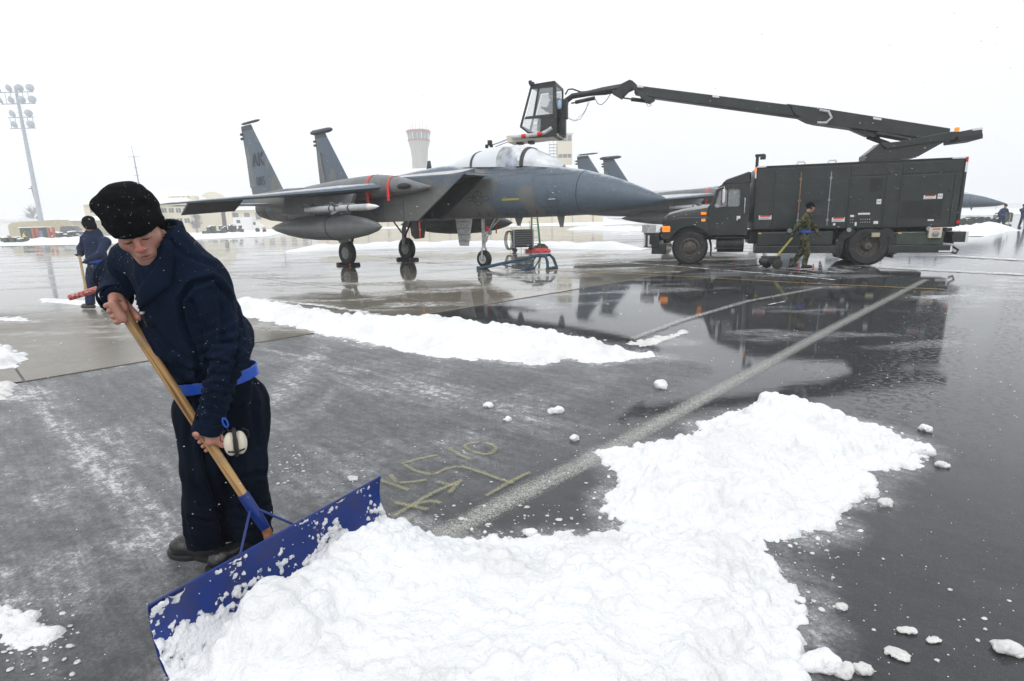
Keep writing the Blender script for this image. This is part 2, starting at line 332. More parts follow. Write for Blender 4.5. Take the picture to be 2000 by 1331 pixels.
fr = np.clip(fr*.8+.16*sstep(.5, .7, fbm(P3, 2.0, 5, 3))*dry, 0, 1)
# slush apron around the piles
def in_pile_soft(X, Y, poly, w):
    D = seg_d([*poly, poly[0]], X, Y, False); ins = np.zeros(X.shape, bool); n = len(poly)
    for i in range(n):
        x1, y1 = poly[i]; x2, y2 = poly[(i+1) % n]
        c = ((y1 > Y) != (y2 > Y)) & (X < (x2-x1)*(Y-y1)/(y2-y1+1e-12)+x1); ins ^= c
    return np.where(ins, D, -D)
PILE = [(.55, 3.5), (.92, 3.62), (1.2, 3.6), (1.42, 3.98), (1.75, 4.18), (2.05, 4.3), (2.4, 4.1), (2.62, 3.8), (2.65, 3.45), (2.42, 3.2), (2.1, 3.12), (1.98, 2.9), (1.72, 2.76), (1.55, 2.55), (1.32, 2.45), (1.16, 2.47), (1.14, 2.3), (1.16, 2.1), (1.13, 1.92), (1.03, 1.78), (.9, 1.6), (.8, 1.3), (.7, 1.0), (-1.16, .9), (-1.2, 1.6), (-1.19, 1.74), (-.96, 2.14), (-.72, 2.5), (-.62, 2.64), (-.5, 2.58), (-.35, 2.5), (-.1, 2.48), (.2, 2.5), (.42, 2.52), (.58, 2.6), (.46, 2.72), (.5, 2.88), (.64, 3.0), (.62, 3.2)]
RIDGE = [tuple(gnd(*p)[:2]) for p in ((440, 600), (470, 592), (560, 600), (640, 613), (720, 628), (800, 630), (870, 628), (930, 640), (975, 648), (1040, 648), (1110, 660), (1170, 672), (1215, 686), (1275, 697), (1180, 708), (1100, 702), (1040, 714), (975, 704), (850, 697), (700, 667), (600, 648), (480, 622), (380, 616))]
dp = in_pile_soft(GX, GY, PILE, 1); dr = in_pile_soft(GX, GY, RIDGE, 1)
slu = np.maximum(sstep(-.22, .02, dp+.25*(fbm(P3, 5, 4)-.55)), sstep(-.5, .05, dr+.5*(fbm(P3, 3, 4)-.55)))
fr = np.clip(np.maximum(fr, .55*slu)+.4*sstep(.60, .70, fbm(P3, (.55, 1.3, 1), 5, 13))*(1-dry)*sstep(5, 7, GY)+.62*sstep(.47, .66, fbm(rot(P3, math.radians(40), .28, 1.1), 1, 6, 17))*sstep(5.5, 9, GX)*sstep(5.5, 9, GY)*sstep(.4, .58, fbm(P3, 3.5, 4, 8)), 0, 1)
wet = np.clip(1-dry, 0, 1)
trk = np.zeros(GX.shape)
for pts, w in ((((1990, 545), (1960, 700), (1900, 900)), .16), (((1800, 640), (1770, 760), (1700, 900)), .3), (((1870, 640), (1850, 760), (1810, 900)), .14), (((1900, 560), (1780, 640)), .3), (((1560, 560), (1500, 600)), .25)):
    trk = np.maximum(trk, np.exp(-(seg_d(pts, GX, GY)/w)**2))
nx, ny = GX.shape
idx = np.arange(nx*ny).reshape(nx, ny)
F = np.stack([idx[:-1, :-1], idx[1:, :-1], idx[1:, 1:], idx[:-1, 1:]], -1).reshape(-1, 4)
V = P3.reshape(-1, 3); R_ = 1500.0
n0 = len(V); x0, x1, y0, y1 = gx[0], gx[-1], gy[0], gy[-1]
O = [(-R_, -60, 0), (x0, -60, 0), (x1, -60, 0), (R_, -60, 0), (-R_, y0, 0), (R_, y0, 0), (-R_, y1, 0), (R_, y1, 0), (-R_, R_, 0), (x0, R_, 0), (x1, R_, 0), (R_, R_, 0)]
V = np.vstack([V, O]); c00, c10, c01, c11 = idx[0, 0], idx[-1, 0], idx[0, -1], idx[-1, -1]; o = lambda k: n0+k
F = np.vstack([F, [(o(0), o(1), c00, o(4)), (o(1), o(2), c10, c00), (o(2), o(3), o(5), c10), (o(4), c00, c01, o(6)), (c10, o(5), o(7), c11), (o(6), c01, o(9), o(8)), (c01, c11, o(10), o(9)), (c11, o(7), o(11), o(10))]])
ex = np.zeros(12)
def asphalt():
    m = bpy.data.materials.new('wet_asphalt'); m.use_nodes = True; N, L = nodes(m); b = N['Principled BSDF']
    tc = N.new('ShaderNodeTexCoord'); A = lambda k: (lambda n: (setattr(n, 'attribute_name', k), n)[1])(N.new('ShaderNodeAttribute'))
    fr_, we_, tr_ = A('frost'), A('wet'), A('track')
    def noise(sc, det=5, rough=.55, mp=None):
        n = N.new('ShaderNodeTexNoise'); n.inputs['Scale'].default_value = sc; n.inputs['Detail'].default_value = det; n.inputs['Roughness'].default_value = rough
        L.new(mp or tc.outputs['Object'], n.inputs[0]); return n.outputs[0]
    def rng_(x, a, b_, c, d):
        r = N.new('ShaderNodeMapRange'); L.new(x, r.inputs[0]); r.inputs[1].default_value = a; r.inputs[2].default_value = b_; r.inputs[3].default_value = c; r.inputs[4].default_value = d; return r.outputs[0]
    def mth(op, x, y):
        k = N.new('ShaderNodeMath'); k.operation = op
        for i, q in enumerate((x, y)):
            if hasattr(q, 'is_linked'): L.new(q, k.inputs[i])
            else: k.inputs[i].default_value = q
        return k.outputs[0]
    m0 = N.new('ShaderNodeMapping'); m0.inputs['Rotation'].default_value = (0, 0, math.radians(43)); L.new(tc.outputs['Object'], m0.inputs[0]); mp = N.new('ShaderNodeMapping'); mp.inputs['Scale'].default_value = (.7, 4.5, 1); L.new(m0.outputs[0], mp.inputs[0])
    grain = noise(230, 3, .7); speck = rng_(grain, .58, .72, 0, 1); streak = noise(3, 8, .7, mp.outputs[0]); mid = noise(14, 8, .7); fine = noise(55, 6, .75)
    base = N.new('ShaderNodeMix'); base.data_type = 'RGBA'; L.new(speck, base.inputs[0]); base.inputs[6].default_value = (.027, .030, .033, 1); base.inputs[7].default_value = (.15, .15, .145, 1)
    bv = N.new('ShaderNodeVectorMath'); bv.operation = 'SCALE'; L.new(base.outputs[2], bv.inputs[0]); L.new(rng_(noise(1.1, 5), .3, .7, .7, 1.35), bv.inputs['Scale'])
    f1 = mth('MULTIPLY', fr_.outputs['Fac'], rng_(streak, .3, .65, .35, 1.35)); f2 = mth('MULTIPLY', f1, rng_(mid, .3, .65, .3, 1.4)); f3 = mth('MULTIPLY', f2, rng_(fine, .35, .62, .35, 1.5))
    hi = rng_(mth('ADD', mth('MULTIPLY', f2, .8), mth('MULTIPLY', fine, .6)), .66, .9, 0, .7)      # crisp flecks of snow
    ff = mth('MINIMUM', mth('ADD', mth('MULTIPLY', f3, .62), mth('MULTIPLY', hi, .5)), .75)
    x = N.new('ShaderNodeMix'); x.data_type = 'RGBA'; L.new(ff, x.inputs[0]); L.new(bv.outputs[0], x.inputs[6]); x.inputs[7].default_value = (.72, .735, .75, 1); L.new(x.outputs[2], b.inputs['Base Color'])
    # wetness -> roughness
    pud = noise(.9, 6, .6); w = mth('ADD', we_.outputs['Fac'], mth('MULTIPLY', mth('SUBTRACT', pud, .5), .9)); W_ = rng_(w, .3, .75, 0, 1)
    rough = N.new('ShaderNodeMix'); rough.data_type = 'FLOAT'; L.new(W_, rough.inputs[0]); rough.inputs[2].default_value = .36; rough.inputs[3].default_value = .035
    tk_ = mth('MULTIPLY', rng_(tr_.outputs['Fac'], .1, .6, 0, 1), rng_(noise(17, 3, .6), .5, .56, 0, 1)); r2 = mth('ADD', mth('ADD', rough.outputs[0], mth('MULTIPLY', ff, .35)), mth('MULTIPLY', tk_, .22)); L.new(mth('MINIMUM', r2, .8), b.inputs['Roughness']); b.inputs['IOR'].default_value = 1.36
    # relief: stones where dry, faint ripples where wet
    rip = N.new('ShaderNodeMapping'); rip.inputs['Scale'].default_value = (1, 1.6, 1); L.new(tc.outputs['Object'], rip.inputs[0])
    hgt = mth('ADD', mth('MULTIPLY', mth('MULTIPLY', mth('SUBTRACT', 1.0, W_), noise(120, 4, .7)), 1.1), mth('MULTIPLY', noise(5, 6, .6, rip.outputs[0]), .13))
    hg2 = mth('ADD', hgt, mth('MULTIPLY', rng_(noise(26, 3, .6), .62, .7, 0, 1), mth('MULTIPLY', W_, .12)))
    bp = N.new('ShaderNodeBump'); bp.inputs['Strength'].default_value = .55; bp.inputs['Distance'].default_value = .006; L.new(hg2, bp.inputs['Height']); L.new(bp.outputs[0], b.inputs['Normal'])
    return m
g = mesh_obj('tarmac', V, F, asphalt(), fix=False, attrs={'frost': np.concatenate([fr.ravel(), ex]), 'wet': np.concatenate([wet.ravel(), ex+1]), 'track': np.concatenate([trk.ravel(), ex])})
mark(g, kind='structure')
# ---- concrete apron: slabs with recessed joints
def concrete():
    m = bpy.data.materials.new('wet_concrete'); m.use_nodes = True; N, L = nodes(m); b = N['Principled BSDF']
    ge = N.new('ShaderNodeNewGeometry'); oi = N.new('ShaderNodeObjectInfo')
    def noise(sc, det=5, rough=.55, sxy=None):
        mp = N.new('ShaderNodeMapping'); mp.inputs['Scale'].default_value = sxy or (1, 1, 1); mp.inputs['Rotation'].default_value = (0, 0, .12); L.new(ge.outputs['Position'], mp.inputs[0])
        n = N.new('ShaderNodeTexNoise'); n.inputs['Scale'].default_value = sc; n.inputs['Detail'].default_value = det; n.inputs['Roughness'].default_value = rough; L.new(mp.outputs[0], n.inputs[0]); return n.outputs[0]
    def rng_(x, a, b_, c, d):
        r = N.new('ShaderNodeMapRange'); L.new(x, r.inputs[0]); r.inputs[1].default_value = a; r.inputs[2].default_value = b_; r.inputs[3].default_value = c; r.inputs[4].default_value = d; return r.outputs[0]
    def mth(op, x, y):
        k = N.new('ShaderNodeMath'); k.operation = op
        for i, q in enumerate((x, y)):
            if hasattr(q, 'is_linked'): L.new(q, k.inputs[i])
            else: k.inputs[i].default_value = q
        return k.outputs[0]
    c = N.new('ShaderNodeMix'); c.data_type = 'RGBA'; L.new(noise(.6, 7, .65), c.inputs[0]); c.inputs[6].default_value = (.1, .09, .072, 1); c.inputs[7].default_value = (.26, .24, .2, 1)
    v = N.new('ShaderNodeVectorMath'); v.operation = 'SCALE'; L.new(c.outputs[2], v.inputs[0]); L.new(mth('MULTIPLY', rng_(oi.outputs['Random'], 0, 1, .8, 1.15), rng_(noise(9, 8, .7), .3, .7, .8, 1.2)), v.inputs['Scale'])
    sp0 = N.new('ShaderNodeSeparateXYZ'); L.new(ge.outputs['Position'], sp0.inputs[0]); sl1 = rng_(mth('ADD', noise(.5, 9, .66, (.55, 1.6, 1)), rng_(sp0.outputs[0], 9, 17, 0, .09)), .53, .66, 0, 1); sl2 = rng_(noise(5, 7, .7), .4, .6, .1, 1)
    sf = mth('MULTIPLY', sl1, sl2)
    x = N.new('ShaderNodeMix'); x.data_type = 'RGBA'; L.new(mth('MULTIPLY', sf, .75), x.inputs[0]); L.new(v.outputs[0], x.inputs[6]); x.inputs[7].default_value = (.7, .71, .72, 1); L.new(x.outputs[2], b.inputs['Base Color'])
    sp = N.new('ShaderNodeSeparateXYZ'); L.new(ge.outputs['Position'], sp.inputs[0]); dryx = mth('MULTIPLY', rng_(sp.outputs[0], -4.6, -2.6, 1, 0), rng_(sp.outputs[1], 9.6, 11.6, 1, 0))
    wt = mth('ADD', rng_(noise(.35, 6, .6, (.7, 1.5, 1)), .36, .5, .17, .035), mth('MULTIPLY', dryx, .32))
    L.new(mth('MINIMUM', mth('ADD', wt, mth('MULTIPLY', sf, .5)), .8), b.inputs['Roughness']); b.inputs['IOR'].default_value = 1.38
    bp = N.new('ShaderNodeBump'); bp.inputs['Strength'].default_value = .35; bp.inputs['Distance'].default_value = .004
    L.new(mth('ADD', mth('MULTIPLY', noise(4, 4, .5, (1, 2.2, 1)), .2), mth('MULTIPLY', sf, 1.0)), bp.inputs['Height']); L.new(bp.outputs[0], b.inputs['Normal']); return m
M['concrete'] = concrete()
apron = mesh_obj('concrete_apron', [(*(B0+LD*a+LN*b), .003) for a, b in ((-900, -.0), (900, -.0), (900, 900), (-900, 900))], [(0, 1, 2, 3)], pm('joint_grey', (.05, .05, .048), .5), fix=False); mark(apron, kind='structure')
sz = 6.1; gap = .012
slab_me = None; allv = []; allf = []
for i in range(-60, 60):
    for j in range(0, 60):
        a = i*sz; b = j*sz; c = B0+LD*(a+sz/2)+LN*(b+sz/2)
        if c[1] < -3 or abs(c[0]) > 260 or c[1] > 300: continue
        q = [B0+LD*(a+u)+LN*(b+w_) for u, w_ in ((gap, gap), (sz-gap, gap), (sz-gap, sz-gap), (gap, sz-gap))]
        if c[1] < 42 and abs(c[0]) < c[1]*1.0+3 and not (c[1] < 1):
            if slab_me is None:
                bev = .006; w2 = sz/2-gap; rings = [[(sx*(w2-k), sy*(w2-k), z) for sx, sy in ((-1, -1), (1, -1), (1, 1), (-1, 1))] for k, z in ((0, .003), (0, .008), (bev, .012))]
                mb = MB().loft(rings); slab = mb.build('slab', M['concrete'], apron); slab_me = slab.data
            else:
                slab = bpy.data.objects.new('slab', slab_me); S.collection.objects.link(slab); slab.parent = apron
            slab.location = (c[0], c[1], 0); slab.rotation_euler = (0, 0, math.atan2(LD[1], LD[0]))
        else:
            n = len(allv); allv += [(*p, .012) for p in q]; allf.append((n, n+1, n+2, n+3))
far = mesh_obj('far_slabs', allv, allf, M['concrete'], apron, fix=False); mark(far, kind='stuff')
# ---- markings
def paint(name, col, lo, hi, sc=60, rough=.4):
    m = pm(name, col, rough, var=.1, vs_=20); N, L = nodes(m); b = N['Principled BSDF']; out = N['Material Output']
    g_ = N.new('ShaderNodeNewGeometry'); n = N.new('ShaderNodeTexNoise'); n.inputs['Scale'].default_value = sc; n.inputs['Detail'].default_value = 5; n.inputs['Roughness'].default_value = .7; L.new(g_.outputs['Position'], n.inputs[0])
    a = N.new('ShaderNodeAttribute'); a.attribute_name = 'edge'
    ad = N.new('ShaderNodeMath'); ad.operation = 'MULTIPLY_ADD'; L.new(a.outputs['Fac'], ad.inputs[0]); ad.inputs[1].default_value = -.35; L.new(n.outputs[0], ad.inputs[2])
    r = N.new('ShaderNodeMapRange'); L.new(ad.outputs[0], r.inputs[0]); r.inputs[1].default_value = lo; r.inputs[2].default_value = hi; L.new(r.outputs[0], b.inputs['Alpha']); return m
def ribbon(name, pts, w, z, mat, parent=None, cols=5, step=.06, wob=0.0):
    pts = [np.asarray(p[:2], float) for p in pts]; out = []
    for a, b in zip(pts[:-1], pts[1:]):
        n = max(1, int(np.linalg.norm(b-a)/step)); out += [a+(b-a)*k/n for k in range(n)]
    out.append(pts[-1]); V, F, E = [], [], []
    for i, p in enumerate(out):
        d = out[min(i+1, len(out)-1)]-out[max(i-1, 0)]; d /= np.linalg.norm(d)+1e-9; nrm = np.array([-d[1], d[0]])
        ww = w[0]+(w[1]-w[0])*i/len(out) if hasattr(w, '__len__') else w
        for k in range(cols):
            t = -1+2*k/(cols-1); q = p+nrm*ww/2*t; V.append((q[0], q[1], z)); e = abs(t)**2
            if i in (0, len(out)-1): e = 1
            E.append(e)
        if i:
            for k in range(cols-1): F.append(((i-1)*cols+k, (i-1)*cols+k+1, i*cols+k+1, i*cols+k))
    return mesh_obj(name, V, F, mat, parent, fix=False, attrs={'edge': E})
def gp(*pp): return [gnd(*p)[:2] for p in pp]
m_stripe = paint('worn_white_line_paint', (.44, .44, .41), .3, .62, 110, .3)
mark(ribbon('white_line', [(-.9, 2.02), *gp((1185, 882)), (4.2, 7.32), (9.3, 12.6)], (.25, .23), .004, m_stripe, step=.2), kind='structure')
mark(ribbon('faded_line', gp((1225, 668), (1330, 628), (1460, 590), (1610, 562)), (.2, .3), .0155, paint('faded_line_paint', (.42, .42, .4), .36, .6, 40, .35), step=.2), kind='structure')
mark(ribbon('yellow_line', gp((940, 523), (1110, 531), (1330, 541), (1600, 556), (1865, 568)), .075, .0165, paint('yellow_line_paint', (.55, .33, .06), .2, .4, 30, .35), step=.3), kind='structure')
m_spray = paint('yellow_spray_paint', (.46, .44, .24), .29, .78, 150, .6)
Z = lambda *p: [(700+x/4, 820+y/4) for x, y in p]
strokes = [Z((130, 465), (260, 505), (410, 560)), Z((245, 425), (300, 500)), Z((300, 500), (450, 488), (555, 470)),
           Z((640, 278), (480, 308), (320, 355)), Z((345, 350), (450, 405), (580, 440)), Z((580, 440), (680, 392), (790, 366)),
           Z((695, 225), (800, 285), (890, 322)), Z((790, 366), (950, 415), (1090, 468), (1225, 512)), Z((1355, 412), (1210, 480), (1100, 545), (985, 612)),
           Z((960, 185), (870, 192), (825, 215), (880, 252), (980, 280), (1050, 270), (1078, 225), (1030, 195), (960, 185)),
           Z((595, 490), (700, 515), (760, 525)), Z((830, 480), (770, 500), (700, 530), (600, 575), (500, 630), (400, 690), (260, 775)), Z((700, 598), (730, 560), (790, 495)), Z((770, 490), (830, 485)),
           Z((265, 655), (400, 685), (560, 720)), Z((665, 675), (610, 655), (560, 650), (470, 668), (420, 700)), Z((440, 755), (390, 795), (310, 850)), Z((575, 555), (610, 545))]
gr = thing('graffiti', 'yellow spray painted letters and arrows on the asphalt beside the worn white line', 'spray paint marks', tuple(gnd(880, 930)*np.array([1, 1, 0])))
for i, s in enumerate(strokes):
    o = ribbon('stroke', [p-gnd(880, 930)[:2] for p in gp(*s)], .05, .004+.0006*i, m_spray, gr, step=.02)
# ============================================================ SNOW
def blobs(H, X0, Y0, h, n, rmin, rmax, pos, sink=.35, power=2.2, H0=None, cap=0):
    """splat n half-buried snow lumps on height field H"""
    nx, ny = H.shape
    for k in range(n):
        x, y = pos[k]; r = rmin+(rmax-rmin)*rng.random()**power
        i0, i1 = int((x-r-X0)/h), int((x+r-X0)/h)+1; j0, j1 = int((y-r-Y0)/h), int((y+r-Y0)/h)+1
        i0 = max(i0, 0); j0 = max(j0, 0); i1 = min(i1, nx-1); j1 = min(j1, ny-1)
        if i1 <= i0 or j1 <= j0: continue
        ic = min(max(int((x-X0)/h), 0), nx-1); jc = min(max(int((y-Y0)/h), 0), ny-1)
        zb = H[ic, jc] if H0 is None else min(H[ic, jc], H0[ic, jc]+cap)
        xx = (X0+np.arange(i0, i1+1)*h-x)[:, None]; yy = (Y0+np.arange(j0, j1+1)*h-y)[None]
        asp = .7+.6*rng.random(); d2 = (xx*asp)**2+(yy/asp)**2; m_ = d2 < r*r
        z = zb-r*sink*.8+np.sqrt(np.maximum(r*r-d2, 0))*.8
        sub = H[i0:i1+1, j0:j1+1]; sub[m_] = np.maximum(sub[m_], z[m_])
def snow_pile(name, poly, h, Hfn, nbl, mat, rr=(.01, .06), label=None, cat=None, kind=None, skirt=.12, n1=60, sparse=.0):
    pa = np.array(poly); X0, Y0 = pa.min(0)-skirt*2; X1, Y1 = pa.max(0)+skirt*2
    xs = np.arange(X0, X1, h); ys = np.arange(Y0, Y1, h); X, Y = np.meshgrid(xs, ys, indexing='ij'); P = np.stack([X, Y, 0*X], -1)
    d = in_pile_soft(X, Y, poly, 1); d = d+skirt*1.1*(fbm(P, 6, 4, 11)-.5)+skirt*.5*(fbm(P, 22, 3, 4)-.5)
    H = Hfn(X, Y, d, P)
    H = np.where(d > 0, H, -.02)
    # lumps, large to small
    ii = np.argwhere((d > -.01) & (rng.random(d.shape) < .16+.84*np.exp(-np.maximum(d, 0)/(skirt*1.2))+.5*sstep(.55, .7, fbm(P, 2.5/skirt*.1+1.2, 3, 77))))
    H0 = H.copy(); H0[H0 < 0] = 0
    for n, a, b in ((nbl//12, rr[1]*.7, rr[1]*1.6), (nbl//3, rr[1]*.35, rr[1]*.8), (nbl, rr[0], rr[1]*.4)):
        s = ii[rng.integers(0, len(ii), n)]; pos = np.stack([X0+s[:, 0]*h, Y0+s[:, 1]*h], 1)+rng.normal(0, h, (n, 2)); blobs(H, X0, Y0, h, n, a, b, pos, H0=H0, cap=rr[1]*.42)
    # crumbs outside the edge
    jj = np.argwhere((d < 0.0) & (d > -skirt)); jj = jj[rng.random(len(jj)) < np.exp(d[tuple(jj.T)]/skirt*3)]
    if len(jj):
        s = jj[rng.integers(0, len(jj), n1)]; pos = np.stack([X0+s[:, 0]*h, Y0+s[:, 1]*h], 1); H2 = H.copy(); H2[H2 < 0] = 0; 
        blobs(H2, X0, Y0, h, n1, rr[0]*.7, rr[1]*.45, pos, sink=.2); ch = H2 > np.maximum(H, 0)+1e-5; H = np.where(ch, H2, H)
    for _ in range(1):
        Hb = H.copy(); Hb[1:-1, 1:-1] = (H[1:-1, 1:-1]*4+H[:-2, 1:-1]+H[2:, 1:-1]+H[1:-1, :-2]+H[1:-1, 2:])/8; H = np.where(H > .004, Hb, H)
    H += np.where(H > .01, h*1.3*(fbm(P, .5/h, 3, 2)-.5), 0)
    nx, ny = H.shape; idx = np.arange(nx*ny).reshape(nx, ny)
    F = np.stack([idx[:-1, :-1], idx[1:, :-1], idx[1:, 1:], idx[:-1, 1:]], -1).reshape(-1, 4)
    keep = (H.ravel()[F] > -.005).any(1); F = F[keep]; used = np.unique(F); re = -np.ones(nx*ny, int); re[used] = np.arange(len(used))
    V = np.stack([X, Y, np.maximum(H, -.012)], -1).reshape(-1, 3)[used]
    o = mesh_obj(name, V, re[F], mat, smooth=True, fix=False); mark(o, label, cat, kind=kind); return o
def H_fore(X, Y, d, P):
    edge = sstep(0, .22, d)
    big = .045+.15*sstep(.0, .5, d)
    pk = .10*np.exp(-(((X-2.0)/.42)**2+((Y-3.95)/.3)**2))+.07*np.exp(-(((X-1.25)/.35)**2+((Y-3.45)/.25)**2))
    # snow heaped against the blade
    A = np.array([-1.262, 1.70]); B = np.array([-.685, 2.655]); bd = (B-A)/np.linalg.norm(B-A); nn = np.array([bd[1], -bd[0]])
    u = (X-A[0])*bd[0]+(Y-A[1])*bd[1]; v = (X-A[0])*nn[0]+(Y-A[1])*nn[1]
    heap = (1-.5*sstep(.62, 1.0, u))*(.03+.15*np.exp(-((v-.22)/.26)**2)*(.75+.25*np.sin(u*9)))*sstep(-.1, .25, u)*(1-sstep(1.02, 1.2, u))
    dent = -.13*np.exp(-(((X-.95)*.8+(Y-2.55)*.3)/.16)**2-(((Y-2.62)*.9-(X-.95)*.3)/.12)**2)   # a boot print
    n = .11*(fbm(P, 2.6, 4, 21)-.45)+.06*(fbm(P, 8, 4, 8)-.5)
    return np.maximum(edge*(big*.62+pk+heap*(v > -.02)+dent+n), .004)
snow_pile('snow_pile', PILE, .0075, H_fore, 12000, M['snow'], (.006, .036), 'big lumpy heap of shovelled snow in front of the blue blade', 'snow pile', skirt=.12, n1=420)
def H_ridge(X, Y, d, P):
    return np.maximum(sstep(0, .45, d)*(.12+.10*sstep(.2, .8, d)+.16*(fbm(P, 1.1, 4, 5)-.45)+.05*(fbm(P, 5, 4, 6)-.5)), .006)
snow_pile('snow_ridge', RIDGE, .025, H_ridge, 3200, M['snow'], (.016, .065), 'long white snow windrow across the tarmac between the shoveller and the jet', 'snow bank', skirt=.25, n1=150)
def H_low(a):
    return lambda X, Y, d, P: np.maximum(sstep(0, .2, d)*(a+a*(fbm(P, 4, 4, 15)-.4)), .004)
def patch(px, a, lab, h=.02, n=500, rr=(.012, .05), sk=.12, name='snow_patch', mat='snow'):
    return snow_pile(name, [tuple(gnd(*p)[:2]) for p in px], h, H_low(a), n, M[mat], rr, lab, 'snow patch', skirt=sk, n1=60)
patch(((-60, 660), (0, 668), (35, 690), (62, 705), (20, 720), (-60, 735)), .09, 'white snow mound at the left edge of the concrete')
patch(((-40, 748), (15, 750), (24, 760), (0, 780), (-50, 788)), .012, 'thin slushy snow strip just below the left edge mound', mat='slush')
patch(((-20, 1180), (30, 1195), (60, 1220), (105, 1245), (95, 1265), (60, 1262), (45, 1275), (10, 1240), (-30, 1215)), .02, 'broken snow clods beside the track at the lower left corner', h=.007, n=220, rr=(.006, .028), sk=.06)
patch(((215, 622), (250, 624), (262, 636), (228, 634)), .04, 'small snow lump behind the bare hand of the shoveller', h=.02, n=60)
patch(((60, 583), (110, 585), (210, 592), (250, 596), (235, 604), (150, 598), (80, 592)), .05, 'snow strip at the boots of the broom sweeper', h=.03, n=250)
patch(((-20, 619), (40, 622), (72, 628), (30, 631), (-30, 628)), .03, 'flat snow streak on the concrete left of the sweeper', h=.03, n=120)
patch(((1228, 672), (1262, 664), (1345, 648), (1300, 664), (1262, 678)), .015, 'thin slush tongue at the end of the windrow', h=.02, n=80, mat='slush')
# loose lumps
def clump(px, py, wpx, lab, tall=.55, mat='slush', grp=None):
    g0 = gnd(px, py); w_ = wpx*np.linalg.norm(g0-C0)/FPX*.93; r = w_/2
    def fn(P):
        d = 1e9
        for k in range(7):
            a = rng.random()*6.28; q = r*.5*rng.random(); rr = r*(.35+.3*rng.random())
            d_ = d_ell(P, (q*math.cos(a)*1.3, q*math.sin(a), rr*.45*tall*2), (rr*1.15, rr, rr*tall*1.35)); d = d_ if k == 0 else smin(d, d_, r*.16)
        return d+r*.75*(fbm(P, 1.7/r, 4, px*.01)-.47)
    V, Fq = surf_net(fn, (-r*1.6, -r*1.6, -r*.3), (r*1.6, r*1.6, r*1.5), r/9)
    V[:, 2] = np.maximum(V[:, 2], -.004)
    o = mesh_obj('snow_clump', V, Fq, M[mat], smooth=True, fix=False); o.location = (g0[0], g0[1], .002); mark(o, lab, 'snow clump', grp)
for a in ((1290, 757, 38, 'small snow clump alone on the wet asphalt above the big heap', .6, 'snow'), (1083, 806, 40, 'white clump near the worn line left of the heap', .5, 'snow'), (1124, 860, 22, 'small upright snow clump between graffiti and heap', .8, 'snow'),
          (956, 795, 22, 'small snow lump above the graffiti, left of a flatter one', .6, 'snow'), (990, 822, 24, 'flat snow lump just above the graffiti', .5, 'snow'), (1808, 842, 20, 'round snow lump floating off the top right of the heap', .8, 'snow'),
          (1800, 888, 42, 'large double lump at the right tip of the heap', .6, 'snow'), (1842, 912, 20, 'little round ice lump right of the heap tip', .8, 'slush'), (1687, 971, 16, 'tiny ice lump below the right tip of the heap', .8, 'slush'),
          (1727, 986, 27, 'grey rounded ice lump below the right tip of the heap', .7, 'slush'), (1972, 1275, 38, 'elongated ice lump near the bottom right corner', .5, 'slush'), (1588, 1300, 66, 'long white lump beside the lower right edge of the heap', .6, 'snow'),
          (1650, 1318, 34, 'wet ice lump at the bottom, second from the heap', .7, 'slush'), (1682, 1313, 30, 'wet ice lump at the bottom, third from the heap', .8, 'slush'), (1752, 1282, 36, 'translucent grey slush lump in shallow water near the bottom', .35, 'slush'),
          (1645, 1190, 20, 'small rough lump right of the lower heap edge', .7, 'slush'), (1770, 1235, 22, 'small grey slush lump in the water right of the heap', .5, 'slush'), (1820, 1252, 20, 'flat slush lump at the lower right', .4, 'slush'),
          (1032, 1046, 30, 'white clump on the worn line above the lower heap', .6, 'snow'), (690, 938, 26, 'thin snow scrap above the right end of the blade', .3, 'slush'), (340, 1310, 1, 'x', .5, 'snow')):
    if a[2] > 2: clump(*a)
# small crumbs: nobody could count them
cm = MB()
def crumb(x, y, r):
    r *= .8; k = rng.random(3)*.7+.5; n0_ = len(cm.v); cm.ball((x, y, r*.15+.001), (r*k[0]*1.3, r*k[1]*1.1, r*k[2]*.55), 7, 4)
    cm.v[n0_:] = [(a+r*.35*(rng.random()-.5), b+r*.35*(rng.random()-.5), c+r*.2*(rng.random()-.5)) for a, b, c in cm.v[n0_:]]
for (a, b, c, d, n, r0_, r1_) in ((860, 780, 1160, 960, 60, .003, .012), (500, 860, 720, 960, 90, .003, .013), (840, 985, 1200, 1060, 110, .004, .02), (1160, 775, 1430, 900, 60, .003, .014), (1560, 1080, 1980, 1320, 50, .003, .011), (0, 1160, 160, 1331, 90, .003, .016), (330, 740, 520, 880, 90, .003, .01), (540, 880, 600, 950, 25, .004, .014), (1180, 730, 1900, 900, 60, .003, .012), (1500, 1040, 1640, 1200, 60, .003, .014), (150, 800, 340, 960, 60, .002, .008)):
    for k in range(n):
        p = gnd(a+(c-a)*rng.random(), b+(d-b)*rng.random()); crumb(p[0], p[1], r0_+(r1_-r0_)*rng.random()**3)
mark(cm.build('slush_crumbs', M['slush'], smooth=True, fix=False), kind='stuff')
# ribbons of slush left by tyres round the truck
m_sl = paint('slush_streak', (.7, .71, .72), .34, .56, 5, .6)
for i, (pts, w) in enumerate(((((1190, 512), (1330, 522), (1500, 536), (1640, 549)), .22), (((1380, 512), (1500, 523), (1640, 534)), .14), (((1480, 527), (1560, 533), (1620, 541)), .1), (((1400, 522), (1520, 528)), .08),
                              (((1700, 522), (1850, 530), (2050, 540)), .5), (((1840, 500), (2100, 515)), .9), (((470, 583), (640, 600), (760, 622)), .3), (((1085, 520), (1240, 512)), .5), (((620, 560), (900, 545), (1020, 540)), .15), (((1490, 600), (1540, 590)), .08))):
    mark(ribbon('slush_streak', gp(*pts), w, .018+.0005*i, m_sl, step=.15), kind='stuff')
